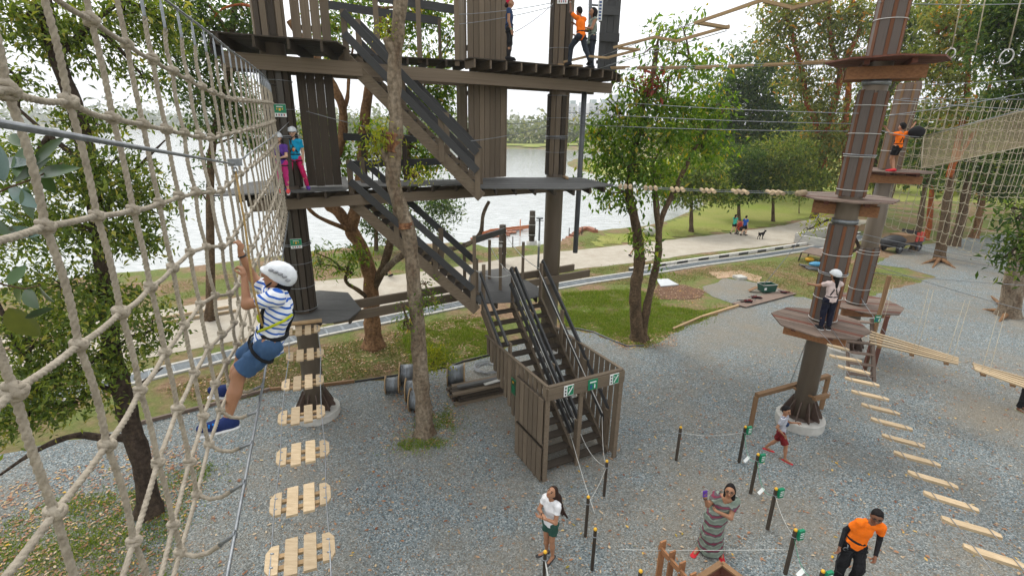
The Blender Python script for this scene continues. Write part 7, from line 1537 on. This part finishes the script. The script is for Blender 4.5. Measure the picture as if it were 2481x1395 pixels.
e = empty('cable_coil', aZ(1180, 895), 'loose coil of grey cable lying on the gravel behind the plank pile', 'cable coil')
c = aZ(1182, 893); cb_ = MB()
for k in range(9): cb_.ring(c+V((random.uniform(-.05, .05), random.uniform(-.05, .05), .02+.012*k)), .28+.028*k, .009, (random.uniform(-.06, .06), random.uniform(-.06, .06), 1), 26, seg2=5)
o = cb_.build('coil', 'cable', e); o['kind'] = 'stuff'
# pile of composite planks
pp = empty('plank_pile', aZ(1170, 960), 'pile of dark brown planks with one pale grey plank beside the stair enclosure', 'plank pile')
a0, a1 = aZ(1112, 985), aZ(1232, 958); u_ = (a1-a0).normalized(); v2 = V((-u_.y, u_.x, 0))
for r_ in range(4):
    for k in range(7-r_):
        o_ = v2*(.08+.15*k+.05*r_+random.uniform(-.02, .02))+u_*random.uniform(-.12, .12)
        plank('plank', a0+o_+V((0, 0, .04+.085*r_)), a0+o_+u_*1.75+V((0, 0, .04+.085*r_)), .135, .07, 'composite_dark' if (k+r_) % 3 else 'composite_brown', pp)
plank('plank', a0+v2*.42+u_*.1+V((0, 0, .40)), a0+v2*.42+u_*1.7+V((0, 0, .41)), .12, .05, 'deck_grey', pp)
tag(plank('plank', a0+v2*.30+u_*.9+V((0, 0, .37)), a0+v2*.30+u_*1.75+V((0, 0, .44)), .12, .03, 'kerb_white', pp), 'pale grey plank')
# green bin on a board, harnesses
bd = empty('board', aZ(1850, 720), 'flat grey board lying on the gravel under the green bin', 'board')
q = [aZ(*p) for p in ((1772, 738), (1806, 747), (1930, 714), (1895, 706))]; MB().quadprism([p+V((0, 0, .05)) for p in q], (0, 0, .03)).build('sheet', 'hardwood_grey', bd)
plank('batten', q[0].lerp(q[1], .5)+V((0, 0, .025)), q[3].lerp(q[2], .5)+V((0, 0, .025)), .06, .04, 'oak_post', bd)
c = aZ(1856, 708); bn = empty('storage_bin', c, 'dark green open plastic bin with white rim standing on the board', 'bin')
rz = .18; w1, d1, h1 = .78, .5, .36
def trap(c, w_, d_, z0, z1, k_, rz, m_, name, par, th=.02):
    cs, sn = math.cos(rz), math.sin(rz); P4 = lambda w2, d2, z: [c+V((x*cs-y*sn, x*sn+y*cs, z)) for x, y in ((-w2/2, -d2/2), (w2/2, -d2/2), (w2/2, d2/2), (-w2/2, d2/2))]
    o0, o1, i1, i0 = P4(w_*k_, d_*k_, z0), P4(w_, d_, z1), P4(w_-th*2, d_-th*2, z1), P4(w_*k_-th*2, d_*k_-th*2, z0+th)
    vs = o0+o1+i1+i0; fs = [(3, 2, 1, 0)]+[(i, (i+1) % 4, 4+(i+1) % 4, 4+i) for i in range(4)]+[(4+i, 4+(i+1) % 4, 8+(i+1) % 4, 8+i) for i in range(4)]+[(8+i, 8+(i+1) % 4, 12+(i+1) % 4, 12+i) for i in range(4)]+[(12, 13, 14, 15)]
    return MB().add(vs, fs).build(name, m_, par)
trap(c, w1, d1, .08, .08+h1, .86, rz, 'bin_green', 'tub', bn)
rm_ = MB(); cs, sn = math.cos(rz), math.sin(rz); cr_ = [c+V((x*cs-y*sn, x*sn+y*cs, .09+h1)) for x, y in ((-w1/2, -d1/2), (w1/2, -d1/2), (w1/2, d1/2), (-w1/2, d1/2))]
rm_.tube(cr_, .02, 6, closed=True); rm_.build('rim', 'kerb_white', bn); MB().beam(c+V((-.30*cs-(-.26)*sn-.02, -.30*sn-.26*cs, .26)), c+V((-.18*cs+.26*sn-.02, -.18*sn-.26*cs, .26)), .01, .12).build('sticker', 'sign_white', bn)
def harness_heap(px, py, lab, n):
    c = aZ(px, py, .09); e = empty('harness_heap', c, lab, 'harness heap', 'harnesses laid out on the board'); b = MB(); rr2 = random.Random(int(px))
    pts = [c+V((rr2.gauss(0, .16), rr2.gauss(0, .10), rr2.uniform(.0, .07))) for _ in range(n)]; b.tube(crom(pts, 5), .013, 5); o = b.build('straps', 'c_strap', e)
    b = MB(); pts = [c+V((rr2.gauss(0, .15), rr2.gauss(0, .09), rr2.uniform(.03, .09))) for _ in range(n//2)]; b.tube(crom(pts, 5), .011, 5); b.build('webbing', 'c_maroon', e)
    for _ in range(4): MB().ring(c+V((rr2.gauss(0, .15), rr2.gauss(0, .08), .09)), .03, .007, (rr2.random(), rr2.random(), 1), 10).build('carabiner', 'galv', e)
harness_heap(1810, 731, 'tangle of black and red harness straps at the near end of the board', 34); harness_heap(1832, 722, 'smaller tangle of harness straps in the middle of the board', 22); harness_heap(1897, 709, 'tangle of black harness straps right of the green bin', 24)
plank('ramp_board', aZ(1814, 704, .05), aZ(1835, 695, .28), .3, .03, 'oak_post', bd)
# slabs
q = [aZ(*p) for p in ((1590, 679), (1618, 678), (1644, 692), (1601, 696))]; tag(MB().quadprism([p+V((0, 0, .02)) for p in q], (0, 0, .05)).build('metal_cover', 'galv', loc=q[0]), 'flat grey metal cover plate on the muddy patch behind the forked trunks', 'cover')
M['galv_dull'] = mat('galv_dull', (0.52, 0.54, 0.55), (0.42, 0.44, 0.45), scale=5, rough=.6); bpy.data.objects['metal_cover'].data.materials[0] = M['galv_dull']
c = aZ(1792, 675); tag(MB().box(c+V((0, 0, .07)), .55, .5, .16, .3).build('concrete_block', 'concrete', loc=c), 'small pale concrete anchor block on the sandy patch', 'block')
c = aZ(1572, 571); tag(MB().ball(c+V((0, 0, .35)), .42, seg=16, rings=11, q=(1.15, .9, .85)).build('boulder', 'concrete', loc=c), 'rounded pale boulder at the edge of the lawn behind the forked tree', 'boulder')
# timber beams on the path seen through the net
for k, (a, b_) in enumerate((((-60, 845), (560, 742)), ((-60, 858), (572, 752)))): tag(MB().beam(aZ(*a, .08), aZ(*b_, .08), .09, .1).build('timber_beam', 'pine', loc=aZ(*a)), ('farther' if k == 0 else 'nearer')+' of two long pale timbers lying on the path behind the net', 'timber')
# lake edge: posts, lamp, stakes, brick steps, orange barrier
def rpost(px, py, pt, r, lab, m_='composite_dark', foot=True, cat='post', z=0.0):
    f = aZ(px, py, z); t_ = aY(px, pt, f.y); e = empty('mooring_post', f, lab, cat); MB().cyl(f, V((f.x, f.y, t_.z)), r, 16).build('post', m_, e); MB().cyl(V((f.x, f.y, f.z+(t_.z-f.z)*.25)), V((f.x, f.y, f.z+(t_.z-f.z)*.7)), r*1.18, 16).build('sleeve', m_, e)
    for k in (.3, .6, .85): MB().ring(V((f.x, f.y, f.z+(t_.z-f.z)*k)), r*1.22, .015, (0, 0, 1), 16).build('wire_band', 'cable_white', e)
    if foot: MB().cyl(f-V((0, 0, .8)), f+V((0, 0, .25)), r*1.9, 18).build('footing', 'concrete', e)
rpost(1288, 592, 511, .2, 'dark round post on a concrete foot standing at the water edge', z=-.3); rpost(1217, 640, 545, .19, 'dark round post behind the landing of the stairs', foot=False)
def thin(px, py, pt, r, lab, m_, name, cat, z=0.0, group=None):
    f = aZ(px, py, z); t_ = aY(px, pt, f.y); return tag(MB().cyl(f-V((0, 0, .2)), V((f.x, f.y, t_.z)), r, 8).build(name, m_, loc=f), lab, cat, group)
f = aZ(1303, 672); t_ = aY(1308, 530, f.y); lp = empty('lamp_post', f, 'slim grey lamp post on the path just left of the middle tower pole', 'lamp post')
MB().tube([f, V((f.x, f.y, t_.z*.45)), V((f.x, f.y, t_.z))], [.075, .055, .045], 10).build('mast', 'grey_pole', lp); MB().cyl(V((f.x, f.y, t_.z)), V((f.x, f.y, t_.z+.06)), .18, 14).build('lamp_head', 'grey_pole', lp); MB().beam(V((f.x-.2, f.y, t_.z-.1)), V((f.x+.2, f.y, t_.z-.1)), .04, .03).build('bracket', 'grey_pole', lp); MB().cyl(V((f.x, f.y, 1.7)), V((f.x, f.y, 2.0)), .08, 10).build('notice', 'sign_white', lp)
for px, py, pt, w_ in ((1242, 608, 573, 'left of the lamp post'), (1378, 580, 552, 'left one on the brick steps'), (1409, 578, 550, 'right one on the brick steps'), (1441, 572, 552, 'at the right end of the brick steps'), (1171, 560, 545, 'standing in the water left of the tall dark post')):
    thin(px, py, pt, .035, 'thin dark stake '+w_, 'composite_dark', 'stake', 'stake', -.3)
st_ = empty('brick_steps', aZ(1385, 575, -.3), 'curved terrace of red brick steps going down to the lake', 'steps')
for r_ in range(6):
    for k in range(10):
        t = k/9; x_ = (1346+9*r_)*(1-t)+1434*t; y_ = (594-6.2*r_)*(1-t)+(577-3.8*r_)*t-9*math.sin(math.pi*t)
        a = aZ(x_, y_, -.45+.12*r_); plank('brick', a, a+V((.42, .1, 0)), .36, .12, 'brick_red', st_)
ob = empty('barrier_net', aZ(1230, 555, -.5), 'line of orange plastic barrier floating at the brick red steps in the lake', 'barrier')
pts = [(1165, 572), (1190, 564), (1225, 560), (1262, 556), (1290, 552)]
for k in range(len(pts)-1): MB().quadprism([aZ(*pts[k], WZ+.05), aZ(*pts[k+1], WZ+.05), aZ(*pts[k+1], WZ+.05)+V((0, 0, .3)), aZ(*pts[k], WZ+.05)+V((0, 0, .3))], (0, .03, 0)).build('barrier_panel', 'orange_plastic', ob)
for px, py, pt in ((1260, 572, 552), ): 
    f = aZ(px, py, -.5); MB().cyl(f, f+V((0, 0, 1.3)), .04, 8).build('barrier_stake', 'orange_plastic', ob)
st2 = empty('brick_steps', aZ(1200, 560, -.3), 'second flight of red brick steps in the water behind the stair landing', 'steps')
for r_ in range(4):
    for k in range(7): a = aZ(1140+k*13+r_*16, 578-r_*7-k*1.4, -.5+.05*r_); plank('brick', a, a+V((.55, .1, 0)), .35, .1, 'brick_red', st2)
# culvert wall
a, b_ = aZ(1926, 588), aZ(2000, 600); cv = empty('culvert_wall', a, 'low grey concrete culvert wall at the path edge left of the rust clad pole', 'wall')
plank('wall_block', a+V((0, 0, .3)), b_+V((0, 0, .3)), .25, .6, 'concrete', cv); plank('wall_block', a+V((0, 0, .35)), aZ(1990, 572, 0)+V((.5, 0, .35)), .2, .7, 'concrete', cv)
# clutter by the rust clad pole
c = aZ(1965, 640); tb_ = empty('work_table', c, 'low grey board table with pipes under it left of the rust clad pole', 'table')
q = [aZ(*p, .55) for p in ((1942, 612), (1990, 622), (2010, 606), (1965, 601))]; MB().quadprism(q, (0, 0, .05)).build('table_top', 'hardwood_grey', tb_)
for p in q: plank('table_leg', V((p.x*.995, p.y, 0)), p, .06, .06, 'composite_dark', tb_, up=(0, 1, 0))
tag(MB().ball(aZ(1962, 628, .2), .22, seg=9, rings=6, q=(1.3, .9, .7)).build('box', 'yellow', loc=aZ(1962, 628, .2)), 'yellow orange container in front of the low table', 'box')
tag(MB().ball(aZ(1978, 640, .15), .3, seg=9, rings=6, q=(1.5, .9, .5)).build('tarp', 'blue_plastic', loc=aZ(1978, 640, .15)), 'crumpled light blue tarp in front of the low table', 'tarp')
pl_ = empty('pipe_stack', aZ(1965, 645), 'grey pipes and boards stacked on the ground under the low table', 'pipes')
for k in range(8): MB().cyl(aZ(1936+k*3, 640+k*1.6, .06+.05*(k % 3)), aZ(1985+k*3, 650+k, .06+.05*(k % 3)), .05, 8).build('pipe', 'grey_pole' if k % 2 else 'composite_dark', pl_)
# red and black utility cart
c = aZ(2200, 612); ct = empty('utility_cart', c, 'parked black and red utility cart with a tarp on the gravel beyond the poles', 'cart')
U = V((.93, .37, 0)); Wc = V((-.37, .93, 0))
def cb(cx, cy, cz, sx, sy, sz, m_, nm): MB().beam(c+U*(cx-sx/2)+Wc*cy+V((0, 0, cz)), c+U*(cx+sx/2)+Wc*cy+V((0, 0, cz)), sy, sz).build(nm, m_, ct)
cb(-.1, .5, .62, 2.6, 1.1, .14, 'black', 'chassis'); cb(.9, .5, 1.02, .8, 1.0, .62, 'red_paint', 'cab'); cb(-.15, .5, .95, 1.1, 1.0, .5, 'oak_post', 'cargo_box'); cb(1.42, .5, .8, .3, .9, .35, 'grey_pole', 'bumper')
v, f = surf([ell((0, 0, 0), (.62, .5, .42)), ell((-.35, .1, -.1), (.4, .45, .35)), ell((.3, -.1, .12), (.35, .4, .25))], .05, .12); W = Matrix.Translation(c+U*-.95+Wc*.5+V((0, 0, .75))); link('tarp_load', mesh_np('tarp_load', v, f, M['black'], True), ct, W)
for x in (-1.0, .95):
    for y in (0, 1.0): o = MB().ring(c+U*x+Wc*y+V((0, 0, .32)), .24, .09, tuple(Wc), 20, seg2=8).build('wheel', 'black', ct); MB().cyl(c+U*x+Wc*(y-.05)+V((0, 0, .32)), c+U*x+Wc*(y+.05)+V((0, 0, .32)), .14, 14).build('rim', 'galv', ct)
MB().ring(c+U*.75+Wc*.3+V((0, 0, 1.45)), .16, .02, (U.x, U.y, .8), 16).build('steering_wheel', 'black', ct); cb(.45, .5, 1.2, .12, .9, .5, 'black', 'seat_back')
# stroller and dog
c = aZ(1791, 567); sr_ = empty('stroller', c, 'red stroller pushed along the path between the mint and blue shirted walkers', 'stroller')
v, f = surf([ell((0, 0, .72), (.27, .36, .28), None, [((0, -.5, -.9), .12)]), cone((0, -.05, .45), (0, .25, .5), .2, .17), cone((0, -.2, .55), (0, -.1, .8), .18, .22)], .035, .05); link('canopy_seat', mesh_np('canopy_seat', v, f, M['red_paint'], True), sr_, Matrix.Translation(c))
for x, y in ((-.25, -.25), (.25, -.25), (0, .5)): MB().ring(c+V((x, y, .15)), .12, .035, (1, 0, 0), 14).build('wheel', 'black', sr_)
fb_ = MB(); fb_.tube([c+V((-.2, .45, .15)), c+V((-.2, 0, .5)), c+V((-.2, -.4, 1.0)), c+V((.2, -.4, 1.0)), c+V((.2, 0, .5)), c+V((.2, .45, .15))], .022, 6); fb_.build('frame', 'black', sr_); MB().ball(c+V((0, -.3, .5)), .2, seg=9, rings=6, q=(1, .6, 1)).build('bag', 'black', sr_)
c = aZ(1843, 579); k_ = .42; dgp = [cone((-.5, 0, .95), (.45, 0, 1.0), .2, .24, flat=np.array((0, 1.0, 0)), ff=.8), cone((.45, 0, 1.05), (.72, 0, 1.35), .17, .13), ell((.8, 0, 1.42), (.17, .13, .14)), cone((.85, 0, 1.38), (1.05, 0, 1.32), .085, .055), cone((.74, .1, 1.5), (.68, .14, 1.66), .05, .02), cone((.74, -.1, 1.5), (.68, -.14, 1.66), .05, .02), cone((-.52, 0, 1.05), (-.78, 0, 1.35), .06, .03)]
for y, ph1, ph2 in ((.12, .1, -.1), (-.12, -.12, .1)):
    dgp += [cone((.38, y, .95), (.38+ph1*.6, y, .52), .11, .06), cone((.38+ph1*.6, y, .52), (.38+ph1, y, .06), .055, .045), cone((.38+ph1, y, .05), (.48+ph1, y, .04), .05, .045)]
    dgp += [cone((-.42, y, .95), (-.33+ph2*.4, y, .62), .16, .08), cone((-.33+ph2*.4, y, .62), (-.55+ph2, y, .36), .065, .045), cone((-.55+ph2, y, .36), (-.5+ph2, y, .06), .045, .045), cone((-.5+ph2, y, .05), (-.4+ph2, y, .04), .05, .045)]
dgp = [(p[0], p[1]*k_, (p[2]*k_ if p[0] == 'c' else p[2]*k_), (p[3]*k_ if p[0] == 'c' else p[3]), (p[4]*k_ if p[0] == 'c' else p[4]), *p[5:]) for p in dgp]
v, f = surf(dgp, .016, .03); dg = link('dog', mesh_np('dog', v, f, M['hair_black'], True), None, Matrix.Translation(c) @ Matrix.Rotation(R(20), 4, 'Z')); tag(dg, 'small black dog trotting alone on the path right of the stroller', 'dog')
# far apartment towers behind the lake
M['tower_wall'] = mat('tower_wall', (0.62, 0.63, 0.64), (0.55, 0.56, 0.58), rough=.8); M['tower_glass'] = mat('tower_glass', (0.30, 0.34, 0.38), None, rough=.4); M['tower_roof'] = mat('tower_roof', (0.35, 0.42, 0.40), None, rough=.7)
def block(x0, x1, yt, Y, lab, step=0):
    a = aY(x0, 300, Y); b_ = aY(x1, 300, Y); zt = aY((x0+x1)/2, yt, Y).z; e = empty('apartment_tower', V((a.x, Y, 0)), lab, 'building', 'pale towers beyond the lake'); m_ = MB(); m_.box(V(((a.x+b_.x)/2, Y+12, zt/2)), b_.x-a.x, 24, zt); m_.build('wall', 'tower_wall', e)
    wn_ = MB(); nf = int(zt/3.1); nc = max(2, int((b_.x-a.x)/5))
    for i in range(1, nf):
        for j in range(nc): wn_.box(V((a.x+(b_.x-a.x)*(j+.5)/nc, Y-.1, i*3.1)), (b_.x-a.x)/nc*.6, .3, 1.6)
    o = wn_.build('windows', 'tower_glass', e); o['kind'] = 'stuff'
    rf = MB(); rf.box(V(((a.x+b_.x)/2+(b_.x-a.x)*.15, Y+12, zt+2)), (b_.x-a.x)*.5, 14, 4); rf.build('roof', 'tower_roof', e)
block(1372, 1396, 252, 620, 'leftmost pale tower beyond the lake left of the grey drop pole'); block(1400, 1412, 256, 640, 'narrow tower beyond the lake right beside the grey drop pole'); block(1424, 1446, 250, 600, 'broad pale tower beyond the lake right of the grey drop pole'); block(1449, 1472, 249, 610, 'pale tower beyond the lake touching the tree crown'); block(1470, 1512, 237, 660, 'tallest pale tower with green roof half hidden by the tree crown')
# ============================================================ HAZE
hz = MB(); hz.beam((-1400, 500, 60), (1400, 500, 60), 2200, 126); hm_ = bpy.data.materials.new('haze'); hm_.use_nodes = True; n = hm_.node_tree.nodes; n.clear()
o_ = n.new('ShaderNodeOutputMaterial'); pv = n.new('ShaderNodeVolumePrincipled'); pv.inputs['Color'].default_value = (0.93, 0.96, 1.0, 1); pv.inputs['Density'].default_value = 0.0005; pv.inputs['Anisotropy'].default_value = 0.3; hm_.node_tree.links.new(pv.outputs[0], o_.inputs['Volume'])
M['haze'] = hm_; tag(hz.build('haze', 'haze'), kind='stuff')
sc.cycles.volume_bounces = 0
